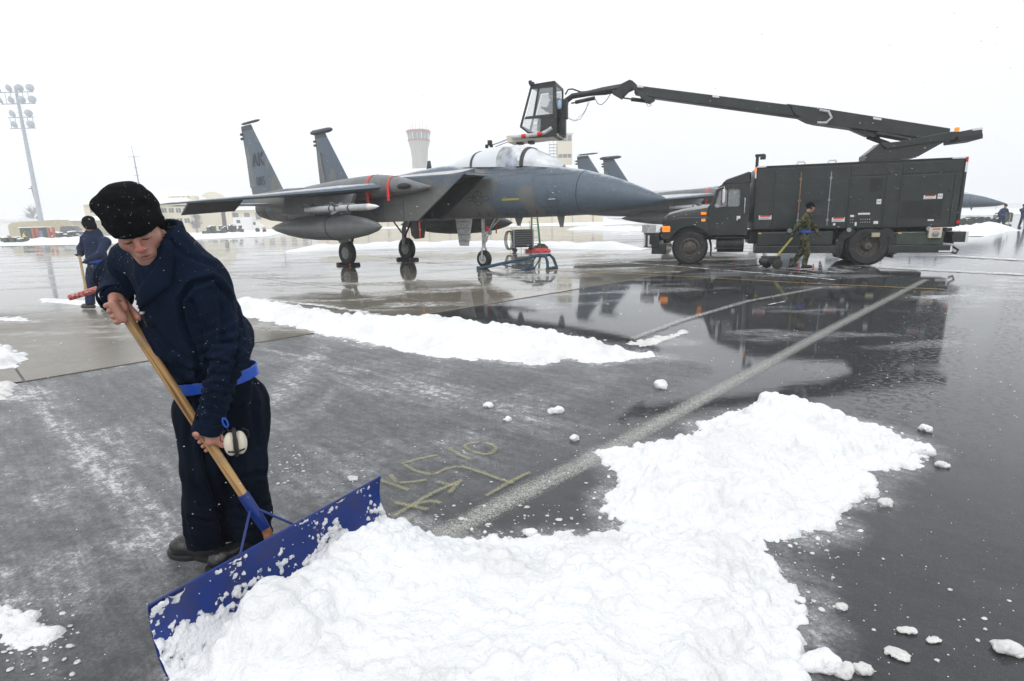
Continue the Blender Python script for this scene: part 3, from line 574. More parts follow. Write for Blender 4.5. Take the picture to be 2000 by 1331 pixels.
# low windrow behind the jet and the snow fields
def bank(name, pts, w, h, seed, mat='farsnow', n=10):
    pts = [np.asarray(p[:2], float) for p in pts]; out = []
    for a, b in zip(pts[:-1], pts[1:]):
        k_ = max(2, int(np.linalg.norm(b-a)/.35)); out += [a+(b-a)*k/k_ for k in range(k_)]
    out.append(pts[-1]); V, F = [], []
    for i, p in enumerate(out):
        d = out[min(i+1, len(out)-1)]-out[max(i-1, 0)]; d /= np.linalg.norm(d); nr = np.array([-d[1], d[0]])
        for k in range(n):
            t = -1+2*k/(n-1); nz = float(fbm(np.array([i*.35, t*1.2, seed]), 1.1, 4, seed)); ww = w*(.7+.6*nz); q = p+nr*ww*t/2
            z = h*max(0, (1-t*t))*(.35+1.3*nz)*min(1, i/4, (len(out)-1-i)/4); V.append((q[0], q[1], z-.01 if abs(t) == 1 else z+.02))
        if i:
            for k in range(n-1): F.append(((i-1)*n+k, (i-1)*n+k+1, i*n+k+1, i*n+k))
    return mesh_obj(name, V, F, M[mat], smooth=True, fix=False)
mark(bank('snow_windrow', gp((560, 492), (700, 488), (800, 484), (960, 482), (1100, 485), (1180, 487), (1262, 488)), 1.5, .32, 1), 'low lumpy snow windrow running behind the nose gear of the near jet', 'snow bank')
mark(bank('snow_windrow', gp((1870, 462), (1900, 457), (1930, 452), (1955, 450)), 2.4, .5, 2), 'short snow bank behind the truck tail near the far workers', 'snow bank')
mark(bank('snow_windrow', gp((1130, 448), (1200, 450), (1262, 452)), 4, .4, 3), 'faint snow strip seen past the jet nose beside the truck bumper', 'snow bank')
fv, ff = [], []
def field(poly, z):
    n = len(fv); fv.extend([(x, y, z) for x, y in poly]); ff.append(tuple(range(n, n+len(poly))))
L_ = lambda *p: [tuple(gnd(*q)[:2]) for q in p]
field(L_((-300, 487), (0, 482), (200, 478), (520, 463), (560, 455), (780, 447), (1180, 441), (1262, 437))+[(70, 420), (250, 420), (400, 1400), (-1400, 1400), (-1400, 80)], .03)
field([(60, 130), (110, 118), (300, 110), (1400, 600), (1400, 1400), (400, 1400), (250, 420), (80, 420)], .031)
mark(mesh_obj('snow_field', fv, ff, M['farsnow'], fix=False), kind='structure')
mark(bank('snow_bank', gp((-200, 480), (0, 474), (160, 471), (300, 467), (420, 463), (520, 459), (600, 452)), 3.0, .45, 4), 'ploughed snow bank along the far left edge of the apron', 'snow bank')
# ============================================================ FIGHTER JET  (x aft of the nose, y left, z up) -> local (6-x, y, z)
def JX(p): p = np.atleast_2d(np.asarray(p, float)).copy(); p[:, 0] = 6-p[:, 0]; return p
def jb(mb, name, mat, parent, smooth=35, **k):
    mb.v = [tuple(q) for q in JX(mb.v)]; return mb.build(name, M[mat] if isinstance(mat, str) else mat, parent, smooth, **k)
def sec(x, hw, zt, zb, zc=None, n=2.0, y0=0.0, m=28):
    zc = (zt+zb)/2 if zc is None else zc; o = []
    for t in np.arange(m)*2*math.pi/m:
        c, s = math.cos(t), math.sin(t); y = hw*math.copysign(abs(c)**(2/n), c); z = math.copysign(abs(s)**(2/n), s)
        o.append((x, y0+y, zc+z*((zt-zc) if s > 0 else (zc-zb))))
    return o
def interp(S_, k=4):
    """smooth resample of section rows"""
    A = np.array(S_, float); xs = np.linspace(0, len(A)-1, (len(A)-1)*k+1); out = []
    for t in xs:
        i = min(int(t), len(A)-2); f = t-i; p0, p1, p2, p3 = A[max(i-1, 0)], A[i], A[i+1], A[min(i+2, len(A)-1)]
        out.append(.5*(2*p1+(p2-p0)*f+(2*p0-5*p1+4*p2-p3)*f*f+(3*p1-p0-3*p2+p3)*f**3))
    return out
def make_jet(label, loc, rz):
    t = thing('fighter_jet', label, 'fighter jet', loc, rz, 'grey fighter jets parked on the apron')
    nose = [(-.12, .012, 1.905, 1.885, 1.895, 2), (.02, .08, 1.985, 1.82, 1.9, 2), (.25, .17, 2.09, 1.75, 1.92, 2), (.65, .29, 2.26, 1.68, 1.95, 2), (1.34, .43, 2.51, 1.61, 2.03, 2), (2.15, .56, 2.73, 1.57, 2.1, 2.05)]
    fus = [(2.17, .56, 2.735, 1.57, 2.1, 2.05), (2.9, .64, 2.87, 1.55, 2.15, 2.1), (3.6, .70, 2.94, 1.54, 2.2, 2.2), (4.5, .76, 2.99, 1.53, 2.25, 2.3), (5.5, .8, 3.05, 1.53, 2.3, 2.5), (6.4, .82, 3.14, 1.53, 2.35, 2.6), (7.2, .84, 3.22, 1.53, 2.4, 2.6), (8.2, .9, 3.18, 1.5, 2.4, 2.6), (9.8, 1.0, 3.06, 1.5, 2.4, 2.6), (12, 1.0, 2.92, 1.5, 2.3, 2.6), (15.5, .8, 2.75, 1.7, 2.3, 2.4)]
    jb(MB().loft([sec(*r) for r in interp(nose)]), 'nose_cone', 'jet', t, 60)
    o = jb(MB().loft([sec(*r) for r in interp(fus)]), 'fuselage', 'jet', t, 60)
    # canopy
    can = [(2.85, .05, 2.9, 2.75), (3.1, .26, 3.05, 2.75), (3.5, .42, 3.27, 2.8), (4.0, .50, 3.47, 2.85), (4.5, .53, 3.58, 2.85), (5.1, .53, 3.60, 2.9), (5.9, .49, 3.54, 2.95), (6.6, .40, 3.40, 3.0), (7.3, .2, 3.25, 3.05)]
    def can_at(x, g=0.0):
        A = np.array(can); r = [np.interp(x, A[:, 0], A[:, k]) for k in range(4)]; return sec(x, r[1]+g, r[2]+g, r[3], r[3]+.1, 2.1)
    def upper(ring): return ring[:15]
    def shell(x0, x1, n, g=0.0): return MB().loft([upper(can_at(x, g)) for x in np.linspace(x0, x1, n)], cap=False, closed=False)
    gw = clear_glass('frosted_canopy', (.7, .74, .78), .72, .05, .25)
    gc = clear_glass('canopy_glass', (.8, .85, .9), .22, .03, .5)
    gb = clear_glass('snow_dusted_canopy', (.66, .7, .74), .96, .12, .04)
    jb(shell(2.9, 3.98, 8), 'windscreen', gw, t, 60, fix=False); jb(shell(4.06, 4.95, 7), 'canopy_glass', gc, t, 60, fix=False); jb(shell(4.95, 5.95, 7), 'frosted_canopy_glass', gb, t, 60, fix=False); jb(shell(6.05, 7.28, 7), 'canopy_fairing', gb, t, 60, fix=False)
    for x0, x1 in ((3.96, 4.08), (5.94, 6.03)): jb(MB().loft([upper(can_at(x, g)) for x, g in ((x0, .004), (x0, .02), (x1, .02), (x1, .004))], cap=False, closed=False), 'canopy_frame', 'jetdk', t, 50, fix=False)
    s = MB().box((5.35, 0, 3.02), (.16, .42, .62)).box((5.05, 0, 2.8), (.5, .42, .14)).box((5.33, 0, 3.37), (.14, .26, .12)); jb(s, 'ejection_seat', 'darksteel', t, bevel=.03)
    jb(MB().ball((4.85, 0, 3.0), (.2, .24, .3), 14, 9), 'blue_cover', pm('blue_cover_cloth', (.05, .09, .3), .7), t, 60)
    jb(MB().bb(4.2, 4.4, -.3, .3, 2.9, 3.12), 'instrument_panel', 'black', t, bevel=.03)
    jb(MB().ball((6.4, 0, 3.05), (.5, .3, .2), 12, 7), 'avionics_bay', 'jetgrey', t, 60)
    # intakes
    for sgn in (-1, 1):
        yo, yi = 1.82, .92
        W = lambda poly, a, b: MB().prism(poly, sgn*a, sgn*b)
        side = [(4.95, 2.76), (5.0, 2.72), (6.85, 1.6), (7.0, 1.5), (9.5, 1.5), (12.5, 1.55), (14.5, 1.75), (14.5, 2.75), (9, 2.82), (6.5, 2.78)]
        jb(W(side, yo-.05, yo), 'intake_wall', 'jet', t, bevel=.02)
        jb(W([(5.05, 2.74), (7.05, 1.52), (9.5, 1.5), (9.5, 2.78)], yi-.05, yi), 'intake_splitter', 'jetdk', t)
        jb(W([(4.9, 2.72), (4.95, 2.77), (6.5, 2.8), (9, 2.84), (14.5, 2.76), (14.5, 2.7), (9, 2.76), (6.5, 2.72)], yi-.12, yo-.052), 'intake_roof', 'jet', t)
        jb(W([(6.95, 1.5), (7.02, 1.57), (12, 1.57), (14.5, 1.8), (14.5, 1.75), (12.5, 1.5)], yi-.12, yo-.052), 'intake_floor', 'jetgrey', t)
        jb(W([(9.0, 1.57), (9.0, 2.72), (9.1, 2.72), (9.1, 1.57)], yi+.0, yo-.06), 'intake_duct', 'black', t)
        jb(W([(5.5, 2.70), (5.6, 2.70), (8.2, 2.2), (8.2, 2.16)], yi+.01, yo-.06), 'intake_ramp', 'jetdk', t)
        jb(MB().loft([[(x, sgn*(yi-.2+k*(yo-yi+.18)), 2.77+.01*k) for k in (0, 1)]+[(x, sgn*(yi-.2+k*(yo-yi+.1)), 2.77+h) for k, h in ((1, .02), (.5, .1), (0, .22))] for x, h in ((5.6, 0), (8, .1), (14, .1))]), 'shoulder', 'jet', t, 60)
        # engine and nozzle
        en = [(12.0, .68, 2.75, 1.5, 2.15, 2.3), (14.5, .70, 2.82, 1.48, 2.15, 2.2), (16.4, .62, 2.76, 1.56, 2.16, 2.0), (17.2, .56, 2.72, 1.62, 2.17, 2.0)]
        jb(MB().loft([sec(r[0], r[1], r[2], r[3], r[4], r[5], sgn*.72) for r in interp(en)]), 'engine_nacelle', 'jet', t, 60)
        noz = MB()
        noz.loft([sec(x, r, 2.17+r, 2.17-r, None, 2, sgn*.72, 18) for x, r in ((17.15, .55), (17.7, .52), (18.4, .4), (18.4, .36), (17.6, .42))], cap=True); jb(noz, 'nozzle', 'darksteel', t, 25)
        # tail boom, fin, stabiliser
        jb(MB().loft([sec(x, w_, z1, z0, None, 3, sgn*1.63, 14) for x, w_, z1, z0 in ((12.6, .2, 2.8, 2.3), (14.5, .26, 2.84, 2.15), (17.3, .24, 2.7, 2.25), (18.5, .1, 2.6, 2.4))]), 'tail_boom', 'jet', t, 60)
        def foil(p0, p1, c0, c1, t0, t1, up):
            rings = []
            for k in np.linspace(0, 1, 5):
                p = np.array(p0)*(1-k)+np.array(p1)*k; c = c0+(c1-c0)*k; th = t0+(t1-t0)*k; ring = []
                for u, h in ((0, 0), (.03, .45), (.15, .9), (.4, 1), (.75, .6), (1, .05), (1, -.05), (.75, -.6), (.4, -1), (.15, -.9), (.03, -.45)):
                    ring.append(p+np.array([c*u, 0, 0])+np.array(up)*h*th/2)
                rings.append(ring)
            return MB().loft(rings)
        fin = foil((14.85, sgn*1.63, 2.7), (16.72, sgn*1.66, 5.22), 2.6, .98, .16, .05, (0, 1, 0)); jb(fin, 'tail_fin', 'jet', t, 50)
        cap = foil((16.72, sgn*1.66, 5.222), (16.85, sgn*1.66, 5.42), .98, .86, .055, .05, (0, 1, 0)); jb(cap, 'fin_cap', 'jetmark', t, 50)
        jb(MB().prism([(17.0, 3.0), (17.3, 4.6), (17.56, 4.6), (17.5, 3.0)], sgn*1.63-.045, sgn*1.63+.045), 'rudder', 'jetgrey', t, bevel=.01)
        rr = .11 if sgn > 0 else .05; zz = 5.5; x0, x1 = (16.25, 17.95) if sgn > 0 else (16.1, 17.6)
        jb(MB().lathe([(.01, 0), (rr*.7, .12), (rr, .35), (rr, x1-x0-.2), (rr*.6, x1-x0)], (x0, sgn*1.66, zz), (1, 0, 0), 12), 'fin_pod', 'jetmark', t, 40)
        for z in (5.12, 4.95): jb(MB().lathe([(.05, 0), (.06, .15), (.02, .24)], (17.62, sgn*1.66, z), (1, 0, 0), 8), 'fin_antenna', 'jetmark', t, 40)
        st_ = MB().loft([[(x+dx, sgn*y, 2.3+dz) for dx, dz in ((0, 0), (c*.4, .05*k), (c, 0), (c*.4, -.05*k))] for y, x, c, k in ((1.85, 15.6, 2.9, 1.2), (2.6, 16.3, 2.5, 1), (2.62, 16.0, 2.8, 1), (4.28, 17.7, 1.5, .5))]); jb(st_, 'stabiliser', 'jet', t, 40)
        # wing: anhedral, swept leading edge
        rings = []
        for y, xl, xt, z, th in ((1.75, 7.4, 14.6, 2.6, .34), (2.8, 8.48, 14.7, 2.5, .26), (4.5, 10.1, 14.8, 2.35, .16), (5.9, 11.6, 14.85, 2.24, .1), (6.5, 12.3, 14.3, 2.19, .05)):
            c = xt-xl; rings.append([(xl+c*u, sgn*y, z+h*th/2) for u, h in ((0, -.1), (.008, .35), (.05, .8), (.3, 1), (.7, .6), (1, .03), (1, -.03), (.7, -.5), (.3, -.8), (.05, -.7), (.008, -.4))])
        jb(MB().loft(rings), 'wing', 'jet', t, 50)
        jb(MB().loft([[(14.5, sgn*y, z), (14.62, sgn*y, z+.04), (15.3, sgn*y, z-.34), (15.28, sgn*y, z-.37)] for y, z in ((3.45, 2.38), (5.3, 2.25))]), 'flap', 'jetdk', t)
        # gun / root fairing
        f = [(6.15, .03, 2.49, 2.43), (6.8, .17, 2.64, 2.33), (7.6, .3, 2.83, 2.28), (8.6, .4, 2.94, 2.22), (10.5, .42, 2.9, 2.25), (12.5, .3, 2.8, 2.3)]
        jb(MB().loft([sec(r[0], r[1], r[2], r[3], None, 2.2, sgn*(1.98), 18) for r in interp(f)]), 'wing_root_fairing', 'jetgrey', t, 60)
        if sgn < 0: jb(MB().ball((7.1, -2.2, 2.52), (.32, .07, .09), 14, 8), 'gun_port', 'black', t, 60)
        for x in (7.65, 8.55):
            r = np.interp(x, [q[0] for q in f], [q[1] for q in f])+.015; zt = np.interp(x, [q[0] for q in f], [q[2] for q in f]); zb = np.interp(x, [q[0] for q in f], [q[3] for q in f])
            ring = lambda xx, g: [p for p in sec(xx, r+g, zt+.015+g, zb-.015-g, None, 2.2, sgn*1.98, 24)]
            jb(MB().loft([[p for p in ring(xx, 0)] for xx in (x, x+.1)], cap=False), 'red_strap', 'ribbon', t, 60, fix=False)
            jb(MB().bb(x, x+.1, sgn*(1.98+r)-.01, sgn*(1.98+r)+.01, zb-.16, (zt+zb)/2), 'strap_tail', 'ribbon', t)
        # pylon, drop tank, missile rail, missile
        jb(MB().prism([(8.9, 1.75), (8.5, 2.35), (12.5, 2.4), (12.9, 1.8)], sgn*2.9-.07, sgn*2.9+.07), 'pylon', 'jetgrey', t, bevel=.03)
        tk = jb(MB().lathe([(.01, 0), (.13, .25), (.25, .75), (.355, 1.5), (.4, 2.3), (.405, 3.4), (.36, 4.3), (.26, 5.2), (.12, 6), (.02, 6.35)], (7.25, sgn*2.95, 1.37), (1, 0, 0), 28), 'drop_tank', 'jetgrey', t, 60)
        jb(MB().lathe([(.402, 0), (.409, .005), (.409, .045), (.402, .05)], (9.55, sgn*2.95, 1.37), (1, 0, 0), 28, cap=False), 'tank_band', 'jetdk', tk, 60, fix=False)
        ym = 3.55
        jb(MB().box((9.2, sgn*(ym-.17), 2.0), (2.6, .1, .1)).box((9.3, sgn*3.15, 2.03), (.9, .5, .06)), 'missile_rail', 'jetgrey', t, bevel=.02)
        ms = jb(MB().lathe([(.005, 0), (.05, .16), (.085, .42), (.09, .43), (.09, 3.65), (.06, 3.66)], (6.55, sgn*ym, 1.92), (1, 0, 0), 16), 'missile', 'missile', t, 40)
        jb(MB().lathe([(.005, 0), (.051, .16), (.087, .42), (.091, .46)], (6.54, sgn*ym, 1.92), (1, 0, 0), 16), 'missile_nose', 'white', ms, 60)
        for xx in (7.85, 8.5, 8.8): jb(MB().lathe([(.0905, 0), (.094, .005), (.094, .07), (.0905, .075)], (xx, sgn*ym, 1.92), (1, 0, 0), 16, cap=False), 'missile_band', 'darksteel', ms, fix=False)
        for x, c, w_ in ((8.3, .35, .16), (9.85, .3, .17)):
            for a in (45, 135, 225, 315):
                d = np.array([0, math.cos(math.radians(a)), math.sin(math.radians(a))]); q = np.array([x, sgn*ym, 1.92]); n = np.cross(d, [1, 0, 0])*.006
                pts = [q+d*.08, q+d*(.08+w_)+np.array([c*.6, 0, 0]), q+d*(.08+w_)+np.array([c, 0, 0]), q+d*.08+np.array([c, 0, 0])]
                jb(MB().loft([[p+n for p in pts], [p-n for p in pts]]), 'missile_fin', 'jetgrey', ms)
        # main gear
        yw = 1.375
        wheel = jb(MB().lathe([(.2, -.1), (.3, -.115), (.38, -.11), (.43, -.075), (.44, 0), (.43, .075), (.38, .11), (.3, .115), (.2, .1), (.2, -.1)], (11.42, sgn*yw, .435), (0, 1, 0), 32, cap=False), 'wheel', 'tyre', t, 40)
        hub = MB().lathe([(.2, -.07), (.215, -.1), (.2, -.105), (.17, -.08), (.06, -.05), (.05, -.11), (.01, -.12)], (11.42, sgn*yw, .435), (0, 1, 0), 24, cap=False)
        for k in range(9):
            a = k*2*math.pi/9; hub.beam((11.42+.06*math.cos(a), sgn*yw-.09, .435+.06*math.sin(a)), (11.42+.2*math.cos(a), sgn*yw-.1, .435+.2*math.sin(a)), .022, .03)
        jb(hub, 'wheel_hub', 'gear', wheel, 40)
        jb(MB().tube([(11.42, sgn*(yw-.16), .5), (11.3, sgn*(yw-.2), 1.2), (11.1, sgn*(yw-.15), 1.75)], (.055, .08, .09), 10), 'gear_strut', 'gear', t, 50)
        jb(MB().tube([(11.42, sgn*(yw-.16), .75), (10.7, sgn*(yw-.25), 1.6)], .035, 8).tube([(11.35, sgn*(yw-.2), 1.0), (11.3, sgn*(yw-.75), 1.6)], .03, 8), 'gear_brace', 'darksteel', t, 50)
        jb(MB().prism([(10.55, 1.55), (11.6, 1.55), (11.5, .95), (11.3, .8), (10.75, .85)], sgn*(yw+.33), sgn*(yw+.36)), 'gear_door', 'jetgrey', t, bevel=.01)
        jb(MB().box((11.42, sgn*(yw-.0)-.0, .96), (.05, .02, .5)), 'red_pin_streamer', 'ribbon', t)
        jb(MB().bb(6.98, 7.03, sgn*1.75-.005, sgn*1.75+.005, 1.02, 1.55), 'intake_streamer', 'ribbon', t)
    for (xa, za), (xb, zb) in (((6.3, 2.4), (9.5, 2.4)), ((7.6, 1.55), (7.6, 2.7)), ((8.6, 1.55), (8.6, 2.7)), ((10.2, 1.6), (10.2, 2.7)), ((11.4, 1.6), (11.4, 2.7)), ((7.6, 2.0), (11.4, 2.0)), ((12.6, 1.75), (12.6, 2.65))):
        jb(MB().beam((xa, -1.823, za), (xb, -1.823, zb), .012, .008), 'panel_seam', 'jetmark', t)
    # nose gear
    wheel = jb(MB().lathe([(.13, -.07), (.2, -.085), (.25, -.08), (.275, -.05), (.28, 0), (.275, .05), (.25, .08), (.2, .085), (.13, .07), (.13, -.07)], (6.0, 0, .278), (0, 1, 0), 28, cap=False), 'wheel', 'tyre', t, 40)
    jb(MB().lathe([(.135, -.08), (.15, -.088), (.12, -.08), (.09, -.05), (.055, -.05), (.045, -.1), (.004, -.1)], (6.0, 0, .278), (0, 1, 0), 20, cap=False), 'wheel_hub', 'gear', wheel, 30)
    g = MB().tube([(6.0, .0, .62), (6.0, 0, 1.62)], .06, 12).tube([(6.0, 0, .62), (6.0, .0, .9)], .045, 12)
    for y in (-.11, .11): g.tube([(6.0, y, .28), (6.0, y*.9, .58), (6.0, 0, .68)], .03, 8)
    g.tube([(6.0, -.13, .28), (6.0, .13, .28)], .03, 8); jb(g, 'nose_gear_strut', 'gear', t, 50)
    jb(MB().tube([(5.98, 0, 1.0), (5.25, 0, 1.56)], .03, 8).tube([(5.9, .06, .95), (5.55, .1, 1.58)], .02, 8).tube([(5.9, -.06, .95), (5.35, -.1, 1.58)], .02, 8), 'drag_brace', 'gear', t, 50)
    jb(MB().lathe([(.03, 0), (.09, .05), (.1, .12), (.09, .13)], (5.92, -.13, .9), (-1, 0, 0), 16), 'landing_light', 'gear', t, 40)
    jb(MB().lathe([(.03, 0), (.07, .05), (.08, .1), (.07, .11)], (5.92, .12, 1.1), (-1, 0, 0), 16), 'taxi_light', 'gear', t, 40)
    jb(MB().prism([(6.15, 1.55), (6.9, 1.55), (6.75, .7), (6.35, .7)], -.34, -.31), 'nose_gear_door', 'gear', t, bevel=.01)
    for z in (.85, 1.05, 1.25, 1.45): jb(MB().bb(6.3, 6.78, -.35, -.342, z-.01, z+.01), 'door_rib', 'jetgrey', t)
    jb(MB().bb(5.62, 5.7, -.2, -.17, 1.15, 1.3), 'red_cover', 'ribbon', t)
    # probes, blade antennas, spine fin
    jb(MB().prism([(2.9, 1.56), (3.15, 1.56), (3.05, 1.25), (2.95, 1.25)], -.012, .012), 'blade_antenna', 'jetgrey', t)
    jb(MB().prism([(4.4, 1.54), (4.7, 1.54), (4.6, 1.3), (4.5, 1.3)], -.012, .012), 'blade_antenna', 'jetgrey', t)
    jb(MB().prism([(8.25, 3.17), (8.5, 3.16), (8.42, 3.45), (8.3, 3.45)], -.012, .012), 'spine_antenna', 'jetdk', t)
    jb(MB().tube([(3.0, -.62, 2.0), (2.86, -.7, 2.0), (2.72, -.7, 2.0)], .015, 6), 'pitot_probe', 'gear', t)
    # markings lying on the skin (a few mm proud)
    def skin_patch(pts, name, mat, g=.004, sgn=-1):
        A = np.array(fus); mb = MB(); v = []
        for x, z in pts:
            r = [np.interp(x, A[:, 0], A[:, k]) for k in range(6)]; h = (r[2]-r[4]) if z > r[4] else (r[4]-r[3])
            s_ = min(.99, abs(z-r[4])/h); y = (r[1]+g)*(1-s_**r[5])**(1/r[5]); v.append((x, sgn*(y+.003), z))
        return v
    def strip(x0, x1, z0, z1, name, mat, n=10):
        xs = np.linspace(x0, x1, n); v = skin_patch([(x, z0) for x in xs]+[(x, z1) for x in xs], name, mat); mb = MB().add(v, [(i, i+1, n+i+1, n+i) for i in range(n-1)]); return jb(mb, name, mat, t, None, fix=False)
    def line(pts, w, name, mat):
        mb = MB()
        for (xa, za), (xb, zb) in zip(pts[:-1], pts[1:]):
            n = 8; xs = np.linspace(xa, xb, n); zs = np.linspace(za, zb, n); d = np.array([xb-xa, zb-za]); d /= np.linalg.norm(d); nx_, nz_ = -d[1]*w/2, d[0]*w/2
            mb.add(skin_patch([(x+nx_, z+nz_) for x, z in zip(xs, zs)]+[(x-nx_, z-nz_) for x, z in zip(xs, zs)], name, mat, .005), [(i, i+1, n+i+1, n+i) for i in range(n-1)])
        return jb(mb, name, mat, t, None, fix=False)
    strip(3.95, 4.55, 2.02, 2.075, 'yellow_stripe', pm('faded_yellow_stripe', (.42, .36, .07), .5, var=.2, vs_=30))
    c = [(5.45+.2*math.cos(a), 2.12+.2*math.sin(a)) for a in np.linspace(0, 2*math.pi, 19)]; line(c, .025, 'roundel', 'jetmark')
    star = [(5.45+(.17 if k % 2 == 0 else .07)*math.sin(k*math.pi/5), 2.12+(.17 if k % 2 == 0 else .07)*math.cos(k*math.pi/5)) for k in range(11)]; line(star, .02, 'roundel_star', 'jetmark')
    for s2 in (-1, 1): line([(5.45+s2*.21, 2.16), (5.45+s2*.42, 2.16), (5.45+s2*.42, 2.06), (5.45+s2*.21, 2.06)], .018, 'roundel_bar', 'jetmark')
    line([(4.1, 2.83), (4.85, 2.83), (4.8, 2.72), (4.15, 2.72), (4.1, 2.83)], .012, 'name_plate', 'jetgrey'); line([(4.2, 2.775), (4.75, 2.775)], .045, 'name_text', 'jetgrey')
    for pts in (((2.3, 2.65), (3.5, 2.66), (3.52, 2.45)), ((3.0, 2.3), (3.0, 1.75)), ((3.3, 2.72), (6.5, 2.9)), ((2.75, 2.5), (2.75, 1.8), (3.2, 1.8)), ((4.9, 2.4), (4.9, 1.8), (3.8, 1.75))): line(pts, .009, 'panel_seam', 'jetmark')
    for x in np.linspace(2.8, 5.6, 9): line([(x, 1.72), (x+.06, 1.62)], .02, 'vent_slot', 'black')
    # fin lettering
    def text(s_, x, z, size, sgn):
        cu = bpy.data.curves.new('t', 'FONT'); cu.body = s_; cu.size = size; cu.extrude = .004; cu.resolution_u = 2; cu.align_x = 'CENTER'
        ob = bpy.data.objects.new('t', cu); S.collection.objects.link(ob); dg = bpy.context.evaluated_depsgraph_get(); me = bpy.data.meshes.new_from_object(ob.evaluated_get(dg)); bpy.data.objects.remove(ob)
        me.materials.clear(); me.materials.append(M['jetmark']); o = bpy.data.objects.new('tail_letters', me); S.collection.objects.link(o); o.parent = t
        o.rotation_euler = (math.pi/2, 0, 0 if sgn < 0 else math.pi); o.location = (6-x, sgn*1.63+sgn*.085, z); return o
    for sgn in (-1, 1): text('AK', 16.55, 3.8, .75, sgn); text('005', 16.5, 3.05, .5, sgn)
    return t
HD = .70; NW = np.array([-.822, 18.168, .012])
jet1 = make_jet('nearest grey fighter jet with drop tanks, towing frame at its nose wheel', tuple(NW), -HD)
index_kids()
j2 = copy_tree(jet1); j2.location = (14.6, 32.8, .012); j2['label'] = 'second grey fighter jet half hidden behind the near nose and the truck'
j3 = copy_tree(jet1); j3.location = (38.0, 54.0, .012); j3['label'] = 'far grey fighter jet just behind the truck tail, the nearer of two noses'
j4 = copy_tree(jet1); j4.location = (52.5, 70.5, .012); j4['label'] = 'farthest grey fighter jet whose nose points at the distant worker'
def JW(x, y, z): a = np.array([-math.cos(HD), math.sin(HD), 0]); l = np.array([math.sin(HD), math.cos(HD), 0]); return NW+a*(x-6)+l*y+np.array([0, 0, z])
# chocks with red ropes
for i, (x, y, lab) in enumerate(((11.42, -1.375, 'pair of dark wheel chocks with red ends at the near main wheel'), (11.42, 1.375, 'pair of dark wheel chocks with red ends at the far main wheel'))):
    c = thing('wheel_chock', lab, 'wheel chocks', tuple(JW(x, y, 0)), -HD, 'chocks at the main wheels')
    for s in (-1, 1): MB().prism([(s*.3, 0), (s*.46, 0), (s*.43, .09), (s*.35, .1)], -.2, .2).build('chock', M['black'], c, bevel=.01); MB().bb(min(s*.34, s*.44), max(s*.34, s*.44), -.215, -.201, .02, .08).build('red_end', M['orange'], c)
    MB().tube([(-.36, -.22, .05), (-.15, -.3, .015), (.2, -.27, .015), (.36, -.22, .05)], .013, 6).build('rope', M['towblue'], c, 50)
# blue-grey towing frame at the nose wheel
tb0 = gnd(1010, 524); tf = thing('tow_frame', 'blue-grey tubular towing frame lying at the nose wheel of the near jet', 'tow bar', (tb0[0], tb0[1], .012))
q = lambda px, py, Y: at(px, py, Y)-tb0*np.array([1, 1, 0])
Ya = 17.3; Yb = 16.9
MB().tube([q(934, 526, 17.6), q(1000, 512, 17.35), q(1045, 501, Yb), q(1060, 500, Yb)], .05, 10).build('main_tube', M['towblue'], tf, 50)
MB().tube([q(1058, 501, Yb), q(1066, 503, Yb), q(1069, 512, Yb), q(1070, 527, Yb)], .045, 10).build('hoop', M['towblue'], tf, 50)
MB().tube([q(1046, 501, Ya+.1), q(1074, 499, Ya+.1), q(1081, 506, Ya+.1), q(1087, 522, Ya+.1)], .045, 10).build('hoop', M['towblue'], tf, 50)
MB().tube([q(1068, 526, Yb), q(1088, 523, Ya+.1)], .045, 8).tube([q(1025, 528, Yb-.05), q(1044, 524, Ya)], .04, 8).build('foot_bar', M['towblue'], tf, 50)
mbx = MB()
for a, b in (((975, 517), (1025, 528)), ((1000, 512), (1034, 523)), ((1022, 507), (1038, 525)), ((1047, 502), (1032, 526)), ((1058, 502), (1044, 524))): mbx.tube([q(*a, 17.1), q(*b, 17.0)], .022, 8)
mbx.build('brace', M['towblue'], tf, 50)
MB().bb(-.05, .05, -.09, .09, -.06, .06).build('tow_head', M['towblue'], tf, bevel=.02).location = tuple(q(934, 525, 17.6))
